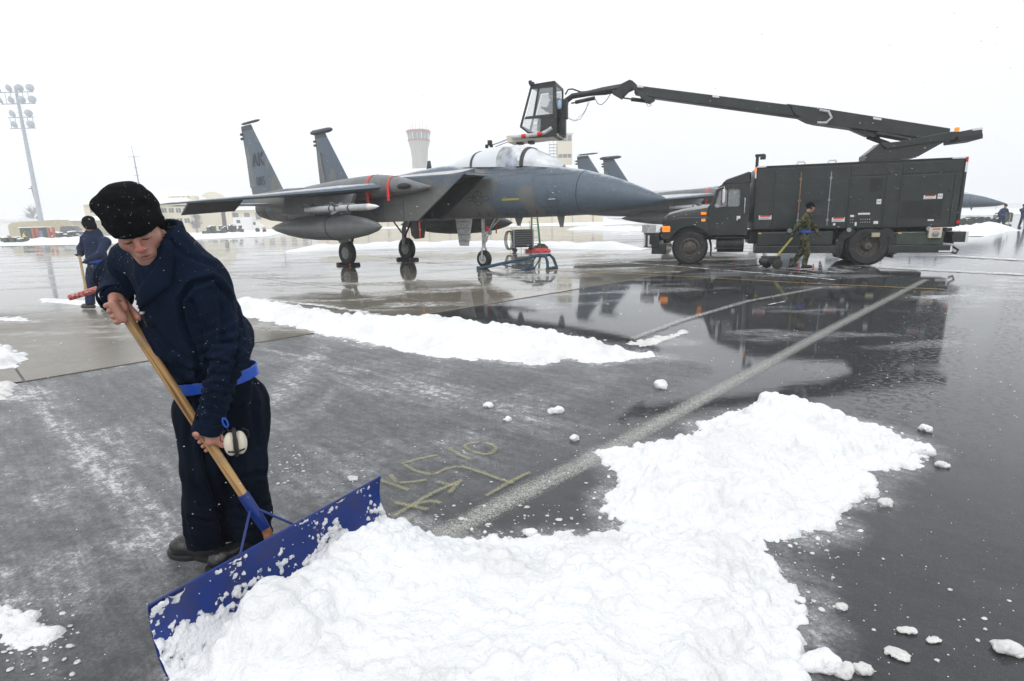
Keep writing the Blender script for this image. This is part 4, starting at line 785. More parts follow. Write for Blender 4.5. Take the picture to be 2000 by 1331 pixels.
# ============================================================ DE-ICING TRUCK (x aft of the front axle, y away from camera, z up)
tF = np.array([5.53, 17.58, 0.0]); tA = np.array([.951, -.311, 0]); tN = np.array([.311, .951, 0])
def T(px, py, Y=1.2):
    P = onplane(px, py, tF+tN*Y, tN); d = P-tF; return np.array([d@tA, Y, P[2]])
def Tp(pts, Y=1.2): return [(lambda q: (q[0], q[2]))(T(*p, Y)) for p in pts]
tk = thing('deicing_truck', 'dark green de-icing truck with a raised boom and operator cab above the jet', 'truck', tuple(tF+[0, 0, .012]), math.atan2(-.311, .951))
W_ = 2.42
def tb(mb, name, mat, parent=None, smooth=None, bevel=0.0, **k): return mb.build(name, M[mat] if isinstance(mat, str) else mat, parent or tk, smooth, bevel=bevel, **k)
def truck_wheel(x, y0, r, wd, front, ysg=1):
    tyre = tb(MB().lathe([(r*.58, 0), (r*.72, -.012), (r*.9, -.01), (r*.975, .03), (r, .07), (r, wd-.07), (r*.975, wd-.03), (r*.88, wd), (r*.6, wd), (r*.58, 0)], (x, y0, r), (0, 1, 0), 44, cap=False), 'tyre', 'tyre', None, 40)
    tr = MB()
    for k in range(44):
        a = k*2*math.pi/44; c, s = math.cos(a), math.sin(a); R_ = np.array([(c, 0, s), (0, 1, 0), (-s, 0, c)])
        for yy in (.055, wd/2, wd-.055): tr.box((x+c*(r+.004), y0+yy, r+s*(r+.004)), (.022, wd/3.6, .05), R_)
    tb(tr, 'tread', 'tyre', tyre)
    yo = y0 if ysg > 0 else y0+wd; sg = ysg
    if front: prof = [(r*.6, .012), (r*.56, .02), (r*.5, -.0), (r*.36, .03), (r*.34, -.03), (r*.2, -.05), (r*.17, -.11), (.02, -.12)]
    else: prof = [(r*.6, .012), (r*.57, .0), (r*.54, .05), (r*.5, .13), (r*.3, .15), (r*.26, .1), (r*.19, .02), (r*.17, -.02), (.02, -.03)]
    hub = tb(MB().lathe([(a, b*sg) for a, b in prof], (x, yo, r), (0, 1, 0), 30, cap=False), 'rim', 'rim', tyre, 35)
    lg = MB()
    for k in range(10):
        a = k*math.pi/5; rr = r*.43 if front else r*.4; yb = .01 if front else .14
        lg.lathe([(.018, yb*sg), (.018, (yb-.05)*sg), (.01, (yb-.06)*sg)], (x+rr*math.cos(a), yo, r+rr*math.sin(a)), (0, 1, 0), 6)
    tb(lg, 'wheel_nuts', 'darksteel', tyre)
for y0, sg in ((0.02, 1), (W_-.32, -1)): truck_wheel(0, y0, .52, .3, True, sg)
for y0, sg in ((0.02, 1), (.36, 1), (W_-.34, -1), (W_-.68, -1)): truck_wheel(4.8, y0, .53, .29, False, sg)
tb(MB().beam((0, .3, .5), (0, W_-.3, .5), .14).beam((4.8, .3, .53), (4.8, W_-.3, .53), .2), 'axle', 'truckdk')
# frame rails
for y in (.78, W_-.78): tb(MB().bb(-1.0, 7.0, y-.04, y+.04, .72, .98), 'frame_rail', 'truckdk')
# bumper with wrap corners, hook and white tape
tb(MB().prism([(-1.02, .0), (-1.30, .12), (-1.42, .34), (-1.42, W_-.34), (-1.30, W_-.12), (-1.02, W_), (-.92, W_), (-.92, 0)], .52, .98, 'z'), 'bumper', 'truck', bevel=.02)
tb(MB().prism([(-1.02, 0), (-1.3, .12), (-1.42, .34), (-1.42, .32), (-1.5, .5), (-1.5, 1.9), (-1.42, W_-.32), (-1.46, 1.9), (-1.46, .5)], .98, 1.22, 'z'), 'bumper_guard', 'gear', bevel=.01)
tb(MB().bb(-1.2, -1.0, -.004, .02, .66, .84), 'bumper_recess', 'black')
tb(MB().prism([(-1.27, .56), (-1.27, .9), (-1.22, .9), (-1.22, .62), (-1.08, .62), (-1.08, .56)], .075, .06).prism([(-1.4, .56), (-1.4, .92), (-1.36, .92), (-1.36, .56)], .2, .19), 'reflective_tape', 'sticker')
tb(MB().bb(-1.15, -.72, .06, .5, .32, .62), 'tool_box', 'truckdk', bevel=.02)
tb(MB().ball((-1.15, 1.2, .99), (.22, 1.1, .05), 16, 6), 'bumper_snow', 'snow', None, 60)
# hood, fenders
rings = []
for x, yh, zt, zb in ((-.82, .40, 1.28, .7), (-.8, .36, 1.46, .65), (-.68, .33, 1.56, .65), (-.3, .30, 1.66, .8), (.1, .28, 1.72, .9), (.48, .26, 1.77, .95)):
    c = .12; y0, y1 = yh, W_-yh; rings.append([(x, y0, zb), (x, y0, zt-c*1.6), (x, y0+c*.4, zt-c*.5), (x, y0+c*1.6, zt-.01), (x, 1.21, zt+.03), (x, y1-c*1.6, zt-.01), (x, y1-c*.4, zt-c*.5), (x, y1, zt-c*1.6), (x, y1, zb)])
tb(MB().loft(rings), 'hood', 'truck', None, 50, bevel=.0)
for a, b in ((0.0, .42), (W_-.42, W_)):
    out = [(-.86, .78), (-.86, 1.0), (-.8, 1.2), (-.62, 1.36), (-.3, 1.42), (.3, 1.42), (.52, 1.42), (.52, .9)]+[(.60, .62), (.66, .40), (.60, .40)]
    inn = [(x_, z_) for x_, z_ in arc(0, .53, .63, 0, 158, 16)]
    tb(MB().prism(out[:-1]+[(.63, .42)]+inn, a, b), 'fender', 'truck', bevel=.02)
tb(MB().prism([(.60, .25), (.64, .25), (.64, .6), (.60, .6)], .0, .42), 'mud_flap', 'black')
tb(MB().bb(-.845, -.8, .55, W_-.55, .85, 1.4), 'grille', 'truckdk')
for k in range(7): tb(MB().bb(-.86, -.845, .58, W_-.58, .9+k*.07, .925+k*.07), 'grille_bar', 'darksteel')
for y in (.1, W_-.28): tb(MB().bb(-.9, -.82, y, y+.18, 1.0, 1.16), 'headlight', 'window', bevel=.02)
tb(MB().bb(-.84, -.6, -.015, .02, 1.0, 1.18), 'turn_signal', 'amber', bevel=.015)
tb(MB().bb(.28, .44, .255, .285, 1.5, 1.58).bb(.3, .42, -.012, .0, 1.3, 1.38), 'side_marker', 'amber', bevel=.01)
# cab
xc0, xc1 = .50, 1.62
cabp = [(xc0, .88), (xc0, 1.72), (.56, 1.80), (.72, 2.26), (.8, 2.34), (.98, 2.38), (xc1-.04, 2.38), (xc1, 2.33), (xc1, .88)]
door_w = [(.66, 1.74), (.78, 2.2), (.82, 2.24), (1.32, 2.24), (1.36, 2.2), (1.36, 1.76), (1.32, 1.72), (.68, 1.72)]
def ring_panel(outer, inner, a, b):
    """plate with an opening: outer/inner polygons matched by nearest angle"""
    cx = sum(p[0] for p in inner)/len(inner); cz = sum(p[1] for p in inner)/len(inner)
    def samp(poly, ang):
        d = (math.cos(ang), math.sin(ang)); best = None
        for (x1, z1), (x2, z2) in zip(poly, poly[1:]+poly[:1]):
            ex, ez = x2-x1, z2-z1; den = d[0]*ez-d[1]*ex
            if abs(den) < 1e-9: continue
            t = ((x1-cx)*ez-(z1-cz)*ex)/den; u = ((x1-cx)*d[1]-(z1-cz)*d[0])/den
            if t > 0 and -1e-6 <= u <= 1+1e-6 and (best is None or t > best): best = t
        return (cx+d[0]*best, cz+d[1]*best)
    an = sorted({round(math.atan2(z-cz, x-cx), 5) for x, z in outer+inner}); O_ = [samp(outer, t) for t in an]; I_ = [samp(inner, t) for t in an]
    n = len(an); mb = MB(); v = [(x, a, z) for x, z in O_]+[(x, a, z) for x, z in I_]+[(x, b, z) for x, z in O_]+[(x, b, z) for x, z in I_]; f = []
    for i in range(n):
        j = (i+1) % n; f += [(i, j, n+j, n+i), (2*n+i, 3*n+i, 3*n+j, 2*n+j), (i, 2*n+i, 2*n+j, j), (n+i, n+j, 3*n+j, 3*n+i)]
    return mb.add(v, f)
for a, b in ((.10, .16), (W_-.16, W_-.10)): tb(ring_panel(cabp, door_w, a, b), 'cab_side', 'truck', None, 30)
glass = clear_glass('cab_glass', (.55, .6, .62), .28, .02)
for a, b in ((.125, .135), (W_-.135, W_-.125)): tb(MB().prism(door_w, a, b), 'side_window', glass)
tb(MB().bb(xc1-.06, xc1, .16, W_-.16, .9, 1.75).bb(xc1-.06, xc1, .16, .7, 1.75, 2.3).bb(xc1-.06, xc1, W_-.7, W_-.16, 1.75, 2.3), 'cab_back', 'truck')
tb(MB().bb(.98, xc1, .16, W_-.16, 2.34, 2.382).prism([(.72, 2.26), (.8, 2.34), (.98, 2.38), (.98, 2.32), (.82, 2.28)], .16, W_-.16), 'cab_roof', 'truck')
tb(MB().bb(xc0, xc1-.06, .16, W_-.16, .88, .96).prism([(xc0, .96), (xc0, 1.74), (.56, 1.8), (.62, 1.74), (.6, .96)], .16, W_-.16), 'firewall', 'truckdk')
tb(MB().prism([(.57, 1.80), (.73, 2.27), (.745, 2.265), (.585, 1.795)], .2, W_-.2), 'windscreen', glass)
door = tb(ring_panel([(.57, .93), (.57, 1.74), (.76, 2.29), (1.42, 2.29), (1.44, .93)], door_w, .086, .1), 'door', 'truck', None, 30)
tb(MB().bb(1.0, 1.03, .082, .099, 1.72, 2.24).bb(.84, .86, .08, .099, 1.73, 2.24), 'window_bar', 'truckdk', door)
tb(MB().bb(1.33, 1.41, .06, .085, 1.3, 1.36), 'door_handle', 'darksteel', door, bevel=.01)
tb(MB().bb(1.3, 1.4, .081, .085, 1.31, 1.44), 'tie_down_decal', 'sticker', door)
tb(MB().tube([(1.5, .1, 1.52), (1.5, .03, 1.54), (1.5, .03, 1.93), (1.5, .1, 1.95)], .014, 8), 'grab_handle', 'gear', None, 50)
tb(MB().prism([(.86, 2.42), (.98, 2.52), (1.58, 2.72), (1.64, 2.70), (1.66, 2.38), (.98, 2.382)], .3, W_-.3), 'roof_fairing', 'truck', bevel=.03)
mr = tb(MB().bb(.86, .93, -.22, -.03, 1.82, 2.22), 'mirror', 'white', bevel=.02); tb(MB().tube([(.7, .1, 2.24), (.9, -.12, 2.3), (.9, -.12, 1.74), (.7, .1, 1.7)], .014, 6), 'mirror_arm', 'gear', mr, 50)
tb(MB().bb(.955, 1.3, .5, 1.0, .97, 1.45).bb(1.25, 1.42, .5, 1.0, 1.3, 2.05), 'driver_seat', 'black', bevel=.05)
tb(MB().lathe([(.2, 0), (.215, .012), (.2, .024), (.185, .012)], (.88, .75, 1.62), (.6, 0, .8), 20, cap=False), 'steering_wheel', 'black', None, 60)
for s, (y, z) in enumerate(((.0, .82), (.02, .5))): tb(MB().bb(.72, 1.5, y, y+.3, z-.03, z), 'cab_step', 'truckdk', bevel=.01)
tb(MB().bb(.78, 1.55, .3, .8, .5, .8).lathe([(.26, 0), (.26, .75)], (.8, .35, .62), (1, 0, 0), 16), 'fuel_tank', 'truckdk', None, 40)
# body box with doors, seams, hinges, vents
x0b, x1b = 1.76, 6.82
body = tb(MB().bb(x0b, x1b, 0, W_, 1.03, 2.80), 'body_box', 'truck', bevel=.015)
def door_panel(a, b, c, d, name='body_door'): return tb(MB().bb(a, b, -.016, -.001, c, d), name, 'truck', bevel=.006)
for a, b, c, d in ((1.80, 2.26, 1.06, 2.74), (2.27, 2.95, 1.06, 2.74), (2.97, 3.70, 1.06, 2.74), (3.72, 4.16, 1.06, 2.74), (4.20, 5.03, 1.06, 2.42), (5.07, 5.36, 1.06, 2.74), (5.42, 6.62, 1.06, 2.42), (4.2, 5.03, 2.46, 2.74), (5.42, 6.78, 2.46, 2.74), (6.64, 6.78, 1.06, 2.42)): door_panel(a, b, c, d)
for x_, z_ in ((2.2, 1.7), (2.33, 1.7), (2.33, 2.5), (2.33, 1.2), (3.78, 1.75), (4.1, 1.75), (4.26, 2.2), (4.26, 1.3), (4.97, 1.9), (5.12, 2.5), (5.12, 1.3), (5.48, 2.2), (5.48, 1.25), (6.56, 2.0)): tb(MB().bb(x_-.022, x_+.022, -.032, -.0165, z_-.05, z_+.05).bb(x_-.008, x_+.03, -.044, -.0325, z_-.012, z_+.012), 'door_latch', 'darksteel', bevel=.004)
for x in (2.94, 3.70): tb(MB().tube([(x, -.03, 1.12), (x, -.03, 2.6)], .014, 8).bb(x-.03, x+.03, -.04, -.017, 1.25, 1.31).bb(x-.03, x+.03, -.04, -.017, 2.4, 2.46).bb(x-.03, x+.03, -.04, -.017, 1.8, 1.86), 'door_rod', 'steel', None, 40)
tb(MB().tube([(2.94, -.035, 1.5), (2.94, -.035, 2.62)], .02, 8), 'rust_stained_rod', pm('rusty_rod', (.2, .12, .08), .8, var=.3), None, 40)
for z in (1.72, 1.3):
    o = tb(MB().bb(3.05, 3.5, -.024, -.017, z, z+.13), 'louvre_recess', 'black'); tb(MB().bb(3.05, 3.5, -.034, -.0245, z+.0, z+.02).bb(3.05, 3.5, -.034, -.0245, z+.11, z+.13), 'louvre_lip', 'truck', o)
def mesh_vent(a, b, c, d, nx, nz):
    o = tb(MB().bb(a, b, -.020, -.0165, c, d), 'vent_grille', 'black'); mb = MB()
    for i in range(nx+1): mb.bb(a+(b-a)*i/nx-.006, a+(b-a)*i/nx+.006, -.028, -.0205, c, d)
    for j in range(nz+1): mb.bb(a, b, -.031, -.0285, c+(d-c)*j/nz-.006, c+(d-c)*j/nz+.006)
    tb(mb, 'vent_mesh', 'truck', o)
mesh_vent(4.68, 4.97, 2.02, 2.36, 8, 9); mesh_vent(5.48, 6.42, 1.28, 1.74, 22, 11)
# decals and control panels
def decal(a, b, c, d, red=True, lines=3):
    o = tb(MB().bb(a, b, -.022, -.0175, c, d), 'warning_decal', 'sticker')
    if red: tb(MB().bb(a+.1*(b-a), b-.02, -.024, -.0225, d-.35*(d-c), d), 'decal_header', 'redlamp', o)
    for k in range(lines):
        z = c+(d-c)*(.12+.16*k); tb(MB().bb(a+.02, b-.03-.04*(k % 2), -.0235, -.0225, z, z+(d-c)*.06), 'decal_text', 'darksteel', o)
decal(1.9, 2.24, 1.32, 1.44); decal(3.82, 4.14, 1.22, 1.34); decal(5.98, 6.26, 1.78, 1.88, True, 2); decal(6.14, 6.28, 1.2, 1.24, False, 1); decal(4.86, 4.97, 1.14, 1.22, False, 2); decal(4.27, 4.36, 1.34, 1.40, False, 1); decal(4.46, 4.75, 1.40, 1.45, False, 1); decal(4.4, 4.45, 1.10, 1.2, False, 2); decal(3.86, 3.92, 1.12, 1.18, False, 1)
for a, c in ((4.88, 1.68), (6.3, 1.78)):
    o = tb(MB().bb(a, a+.11, -.022, -.0175, c, c+.13), 'tie_down_decal', 'sticker'); tb(MB().bb(a+.025, a+.035, -.024, -.0225, c+.03, c+.1).bb(a+.075, a+.085, -.024, -.0225, c+.03, c+.1).bb(a+.036, a+.074, -.024, -.0225, c+.06, c+.07), 'decal_symbol', 'darksteel', o)
for a, b in ((4.25, 4.37), (4.5, 4.8)):
    o = tb(MB().bb(a, b, -.02, -.0165, 1.14, 1.34), 'control_panel', 'black')
    for k in range(2 if b-a < .2 else 5):
        for z in (1.18, 1.26): tb(MB().bb(a+.03+k*.055, a+.045+k*.055, -.034, -.0205, z, z+.03), 'switch', 'gear', o)
o = tb(MB().bb(6.2, 6.5, -.05, .05, .74, 1.02), 'socket_panel', 'offwhite', bevel=.01); tb(MB().lathe([(.07, 0), (.07, .06), (.03, .07)], (6.35, -.05, .86), (0, -1, 0), 14), 'socket', 'steel', o, 40); tb(MB().bb(6.28, 6.45, -.053, -.0505, .965, .995), 'socket_header', 'redlamp', o)
tb(MB().bb(4.85, 5.05, -.03, .02, .78, .9), 'switch_box', 'tan', bevel=.01)
# rims, lamps, mast, rail
tb(MB().bb(x0b-.02, x1b+.02, -.02, .02, 2.80, 2.83).bb(x1b, x1b+.06, -.02, .06, 1.05, 2.83), 'corner_trim', 'truck')
for q_ in ((x1b-.3, x1b+.0, -.026, -.0215, 2.795, 2.835), (x0b, x0b+.25, -.026, -.0215, 2.795, 2.835), (x1b+.01, x1b+.055, -.026, -.0215, 2.45, 2.7), (x0b-.04, x0b, -.03, .0, 2.5, 2.66)): tb(MB().bb(*q_), 'reflective_tape', 'sticker')
tb(MB().bb(x1b+.01, x1b+.055, -.03, -.0215, 2.7, 2.83).bb(x1b-.02, x1b+.05, -.03, -.0215, 1.12, 1.2), 'tail_marker', 'redlamp')
tb(MB().bb(x0b-.05, x0b+.0, -.04, .0, 2.66, 2.8), 'front_marker', 'amber')
tb(MB().bb(x0b-.04, x0b+.04, .0, .08, 2.66, 3.16).bb(x0b-.06, x0b+.2, -.02, .1, 3.1, 3.17).bb(x0b+.08, x0b+.22, -.04, .12, 3.02, 3.14), 'camera_mast', 'truckdk', bevel=.01)
for x in (2.95, 3.75): tb(MB().tube([(x-.12, .3, 2.80), (x-.08, .3, 2.93), (x+.08, .3, 2.93), (x+.12, .3, 2.86)], .03, 8), 'vent_pipe', 'white', None, 50)
tb(MB().tube([(2.8, .25, 2.84), (3.95, .25, 2.84)], .012, 6), 'roof_rail', 'white')
# underbody: lockers, skirts, hoses, wheel-arch plates
tb(MB().bb(1.9, 3.9, .03, .5, .55, .95), 'side_locker', 'truck', bevel=.02)
tb(MB().bb(1.84, 4.0, .0, .5, .34, .54), 'lower_skirt', 'truck', bevel=.01)
tb(MB().bb(1.92, 2.0, .0, .028, .9, .94), 'yellow_tag', 'yellow'); tb(MB().bb(5.5, 5.58, .02, .048, .86, .9), 'yellow_tag', 'yellow')
for a, b in ((1.95, 2.6), (2.63, 3.25), (3.28, 3.85)): tb(MB().bb(a, b, .018, .0295, .58, .92), 'locker_door', 'truck', bevel=.005)
tb(MB().bb(5.45, 6.6, .05, .5, .55, .9), 'rear_locker', 'dkgreen', bevel=.02); tb(MB().bb(5.35, 6.78, .02, .5, .34, .54), 'rear_skirt', 'truck', bevel=.01); tb(MB().bb(6.5, 6.8, .01, .018, .36, .4).bb(6.76, 6.8, .01, .018, .4, .52), 'reflective_tape', 'sticker')
tb(MB().beam((4.05, .05, .3), (4.1, .05, .75), .04, .2).beam((4.1, .05, .75), (4.4, .05, 1.02), .04, .2), 'arch_plate', 'truckdk'); tb(MB().beam((5.42, .05, .3), (5.38, .05, .78), .04, .2).beam((5.38, .05, .78), (5.15, .05, 1.02), .04, .2), 'arch_plate', 'truckdk')
for x in (4.1, 5.42): tb(MB().bb(x-.03, x+.03, .03, .7, .2, .6), 'mud_flap', 'black')
tb(MB().bb(6.8, 7.15, .1, W_-.1, .58, .9), 'rear_step', 'truck', bevel=.02); tb(MB().bb(6.85, 7.16, .09, .098, .58, .62).bb(7.1, 7.16, .09, .098, .62, .9), 'reflective_tape', 'sticker')
tb(MB().tube([(6.9, .3, .5), (7.05, .3, .4), (7.0, .3, .3), (6.9, .3, .34)], .03, 8), 'tow_hook', 'darksteel', None, 50)
for x in (2.75, 4.28, 6.2): tb(MB().lathe([(.05, 0), (.07, .02), (.06, .04)], (x, .02, .99), (0, -1, 0), 12), 'lamp', 'steel', None, 40)
und = MB()
for k in range(14):
    x = 1.9+k*.36; und.tube([(x, .4, .98), (x+.1, .35, .8+.1*rng.random()), (x+.3, .4, .7), (x+.5, .45, .9)], .025, 6)
tb(und, 'hoses', 'black', None, 50); tb(MB().bb(1.7, 6.8, .5, W_-.5, .6, 1.0), 'underbody_tanks', 'truckdk', bevel=.02)
tb(MB().bb(2.0, 3.9, W_-.5, W_-.02, .34, .95).bb(5.35, 6.78, W_-.5, W_-.02, .34, .9), 'far_lockers', 'truck', bevel=.02)
# ------------------------------ boom
def plate(pts, a, b, name, mat='truck', parent=None, bevel=.01): return tb(MB().prism(Tp(pts, 1.2), a, b), name, mat, parent, bevel=bevel)
tb(MB().lathe([(.62, 2.80), (.62, 2.9), (.5, 2.92)], (5.1, 1.2, 0), (0, 0, 1), 24), 'slew_ring', 'truckdk', None, 40)
plate([(1683, 317), (1683, 307), (1711, 285), (1722, 294), (1842, 277), (1846, 275), (1781, 311)], .86, 1.54, 'turret')
plate([(1711, 284), (1722, 295), (1845, 277.5), (1905, 271), (1905.5, 254), (1862, 262), (1846, 262), (1745, 281)], .80, 1.60, 'turret_arm')
plate([(1855, 272), (1903, 266), (1903, 276), (1856, 282)], .7, 1.7, 'counterweight', 'truckdk')
plate([(1886, 256.5), (1904.5, 254.2), (1904.5, 258.5), (1886, 260.5)], .79, .797, 'reflective_tape', 'sticker', bevel=0)
bo = plate([(1541, 207.5), (1622, 218.5), (1849, 254.5), (1847, 264), (1793, 272.5), (1712, 261), (1590, 244), (1575, 240), (1548, 226)], .95, 1.45, 'outer_boom')
plate([(1240, 170), (1262, 172.2), (1541, 208), (1600, 216), (1598, 238), (1500, 224.5), (1278, 194), (1240, 186)], 1.02, 1.38, 'inner_boom', bevel=.02)
plate([(1535, 206.2), (1620, 217), (1620, 226), (1548, 216)], 1.0, 1.4, 'boom_cap')
for a in (((1246, 170.6), (1258, 172), (1258, 176), (1246, 174.6)), ((1391, 190), (1404, 191.6), (1404, 195.6), (1391, 194)), ((1700, 232.5), (1716, 235), (1716, 239), (1700, 236.5))): plate(a, .935, .942, 'reflective_tape', 'sticker', bevel=0)
hp = [T(*p, .93) for p in ((1600, 216), (1618, 219), (1624, 231), (1614, 241), (1596, 241))]; tb(MB().tube(hp, .035, 8), 'hose_loop', 'gear', None, 50)
tb(MB().tube([T(1694, 268, 1.2), T(1735, 283, 1.2)], .07, 10).tube([T(1712, 262, .95), T(1775, 273.5, .95)], .06, 10).tube([T(1712, 265, 1.4), T(1775, 277, 1.4)], .04, 8), 'lift_cylinder', 'truckdk', None, 40)
plate([(1655, 253), (1712, 262), (1716, 272), (1690, 268)], 1.05, 1.35, 'boom_shoe')
tb(MB().lathe([(.06, 0), (.06, .1), (.04, .12)], T(1868, 259, 1.2), (0, 0, 1), 12), 'beacon', 'amber', None, 40)
kn = plate([(1229.7, 158), (1236, 160), (1247, 172), (1227, 181), (1214, 195), (1196.5, 185), (1212, 169.5)], 1.08, 1.32, 'knuckle', 'truckdk')
plate([(1235, 172), (1258, 199), (1268, 203), (1279, 196), (1262, 190)], .98, 1.42, 'boom_bracket')
tb(MB().tube([T(1222, 171, 1.2), T(1180, 179, 1.2)], (.12, .13), 8).tube([T(1182, 178.5, 1.2), T(1153, 183, 1.2)], (.13, .09), 8).tube([T(1153, 183, 1.2), T(1118, 189, 1.2), T(1106, 198, 1.2), T(1104, 212, 1.2)], (.09, .09, .1, .09), 8), 'jib_arm', 'truckdk', None, 40)
tb(MB().tube([T(1124, 201, 1.2), T(1162, 192.5, 1.2)], .06, 8).tube([T(1233, 195, 1.2), T(1266, 199, 1.2)], .06, 8).tube([T(1116, 203, 1.2), T(1126, 201, 1.2)], .025, 6).tube([T(1214, 192, 1.2), T(1235, 195, 1.2)], .025, 6), 'jib_cylinder', 'truckdk', None, 40)
for pts, r in ((((1104, 186), (1110, 176), (1118, 175), (1135, 181), (1160, 179)), .025), (((1150, 181), (1180, 175), (1210, 168), (1228, 159), (1238, 163), (1246, 171)), .025), (((1162, 194), (1168, 204), (1175, 206), (1184, 198), (1193, 184)), .012), (((1150, 196), (1145, 215), (1134, 234), (1120, 238), (1110, 231)), .008), (((1152, 200), (1140, 222), (1125, 236), (1112, 234)), .006), (((1262, 203), (1266, 209), (1272, 208), (1270, 202)), .01)):
    tb(MB().tube([T(*p, 1.2) for p in pts], r, 6), 'hydraulic_hose', 'black', None, 60)
# operator cab of bars and panes
ya, yb = .62, 1.72
cp = [(1038.4, 169.5), (1084, 163), (1088, 265), (1033, 261), (1017.5, 248.6)]; C2 = Tp(cp, ya); 
C2 = [C2[0], C2[1], (C2[1][0]+.0, C2[2][1]), C2[3], C2[4]]
def cbar(i, j, w=.06, ys=(ya, yb)):
    for y in ys: tb(MB().beam((C2[i][0], y, C2[i][1]), (C2[j][0], y, C2[j][1]), w), 'cab_frame', 'truck')
cabn = tb(MB().prism(C2[:2]+[(C2[1][0], C2[1][1]+.06), (C2[0][0], C2[0][1]+.05)], ya-.03, yb+.03), 'operator_cab_roof', 'truck')
for i, j in ((0, 1), (1, 2), (2, 3), (3, 4), (4, 0)): cbar(i, j)
for k in range(5): tb(MB().beam((C2[k][0], ya, C2[k][1]), (C2[k][0], yb, C2[k][1]), .06), 'cab_crossbar', 'truck')
t2 = lambda px, py: T(px, py, ya)
def quad_panel(pts, name, mat, y=ya, th=.02):
    return tb(MB().prism([(lambda q: (q[0], q[2]))(t2(*p)) for p in pts], y-th/2, y+th/2), name, mat)
quad_panel([(1080, 170), (1087, 168), (1088, 262), (1080, 262)], 'cab_panel', 'truck'); quad_panel([(1027, 229), (1082, 223), (1082, 231), (1024, 234)], 'cab_panel', 'truck'); quad_panel([(1057, 231), (1082, 228), (1082, 264), (1055, 263)], 'cab_panel', 'truck')
quad_panel([(1051, 171), (1055, 170.5), (1046, 227), (1041, 227)], 'window_bar', 'truck')
quad_panel([(1039, 170), (1084, 164), (1084, 171), (1038, 176)], 'cab_panel', 'truck')
for y in (ya+.0, yb): quad_panel([(1042, 173), (1080, 169), (1080, 224), (1027, 229)], 'cab_window', glass, y, .008); quad_panel([(1023, 234), (1057, 231), (1055, 260), (1033, 260), (1019, 249)], 'cab_window', glass, y, .008)
xr = C2[1][0]; zt, zb = C2[1][1], C2[2][1]
tb(MB().bb(xr-.02, xr+.02, ya, yb, zb, zb+(zt-zb)*.5), 'cab_rear_panel', 'truck'); tb(MB().bb(xr-.006, xr+.006, ya+.06, yb-.06, zb+(zt-zb)*.5, zt), 'cab_rear_window', glass)
tb(MB().bb(C2[3][0], xr, ya, yb, zb-.03, zb+.02), 'cab_floor', 'truckdk')
for (px, py, w, h, mt) in ((1093, 205, .12, .35, 'steel'), (1096, 225, .2, .5, 'truckdk'), (1098, 250, .25, .5, 'truckdk'), (1094, 240, .1, .6, 'steel'), (1101, 262, .12, .25, 'darksteel'), (1104, 215, .16, .6, 'truckdk')):
    c = T(px, py, 1.0); tb(MB().box(c, (w, .25, h)), 'control_box', mt, bevel=.02)
c = T(1093, 214, .7); tb(MB().lathe([(.05, 0), (.07, .03), (.07, .22), (.04, .27)], c, (0, 0, 1), 12), 'blue_bottle', pm('pale_blue_plastic', (.35, .5, .7), .4), None, 40)
plate([(998, 270), (1040, 266), (1078, 263), (1096, 265), (1097, 270), (1075, 274), (1000, 283)], .7, 1.5, 'nozzle_tray', 'offwhite'); plate([(1013, 281), (1024, 280), (1024, 284), (1014, 285)], .9, 1.2, 'tray_lamp', 'truckdk'); plate([(1035, 278), (1045, 277), (1045, 283), (1036, 284)], .9, 1.2, 'tray_lamp', 'truckdk')
pipe = tb(MB().tube([T(1000, 270, .6), T(1030, 266, .6), T(1058, 262.5, .6), T(1068, 258, .6), T(1078, 251, .6)], .065, 12), 'spray_pipe', 'gear', None, 50)
for a, b in (((1019, 267.4), (1028, 266.4)), ((1050, 263.5), (1060, 262))): tb(MB().tube([T(*a, .6), T(*b, .6)], .068, 12), 'red_band', 'redlamp', pipe, 50)
tb(MB().tube([T(1000, 270, .8), T(975, 280, .8), T(955, 286, .8)], .02, 6).tube([T(1000, 276, 1.0), T(985, 281, 1.0), T(968, 288, 1.0)], .015, 6), 'spray_boom', 'steel', None, 50)
tb(MB().box(T(957, 280, .8), (.14, .14, .16)).box(T(951, 287, .8), (.1, .1, .12)).box(T(960, 286, .8), (.1, .1, .1)), 'spray_nozzle', 'black', bevel=.02)
tb(MB().box(T(1039, 165, .6), (.16, .1, .1)).box(T(1036, 162, .6), (.1, .1, .1)), 'work_lamp', 'black', bevel=.01)

# ============================================================ SERVICING KIT BEHIND THE NOSE GEAR
def bgpt(px, py, Y): return at(px, py, Y)
g0 = gnd(1020, 493); tc_ = thing('tool_cabinet', 'black and silver rolling tool cabinet with many drawers behind the nose gear', 'tool chest', (g0[0], g0[1], .012), .12)
MB().bb(-.42, .48, -.28, .28, .22, 1.02).build('cabinet', M['black'], tc_, bevel=.02)
for k in range(7): d = MB().bb(-.36, .42, -.296, -.281, .28+k*.1, .36+k*.1).build('drawer', M['darksteel'], tc_, bevel=.005); MB().bb(-.36, .42, -.31, -.2965, .345+k*.1, .36+k*.1).build('drawer_handle', M['steel'], d)
for x in (-.41, .47): MB().bb(x-.03, x+.03, -.31, -.28, .2, 1.02).build('corner_post', M['steel'], tc_)
for x in (-.35, .4):
    for y in (-.2, .2): MB().lathe([(.1, -.03), (.1, .03)], (x, y, .1), (0, 1, 0), 14).bb(x-.03, x+.03, y-.045, y+.045, .1, .22).build('caster', M['black'], tc_)
hs = MB()
for k in range(3): hs.tube([(-.55-.05*k+.28*math.cos(a)*(.6), -.1, .55+.42*math.sin(a)) for a in np.linspace(0, 6.28, 18)], .02, 6)
hs.build('hanging_hose', M['black'], tc_, 60)
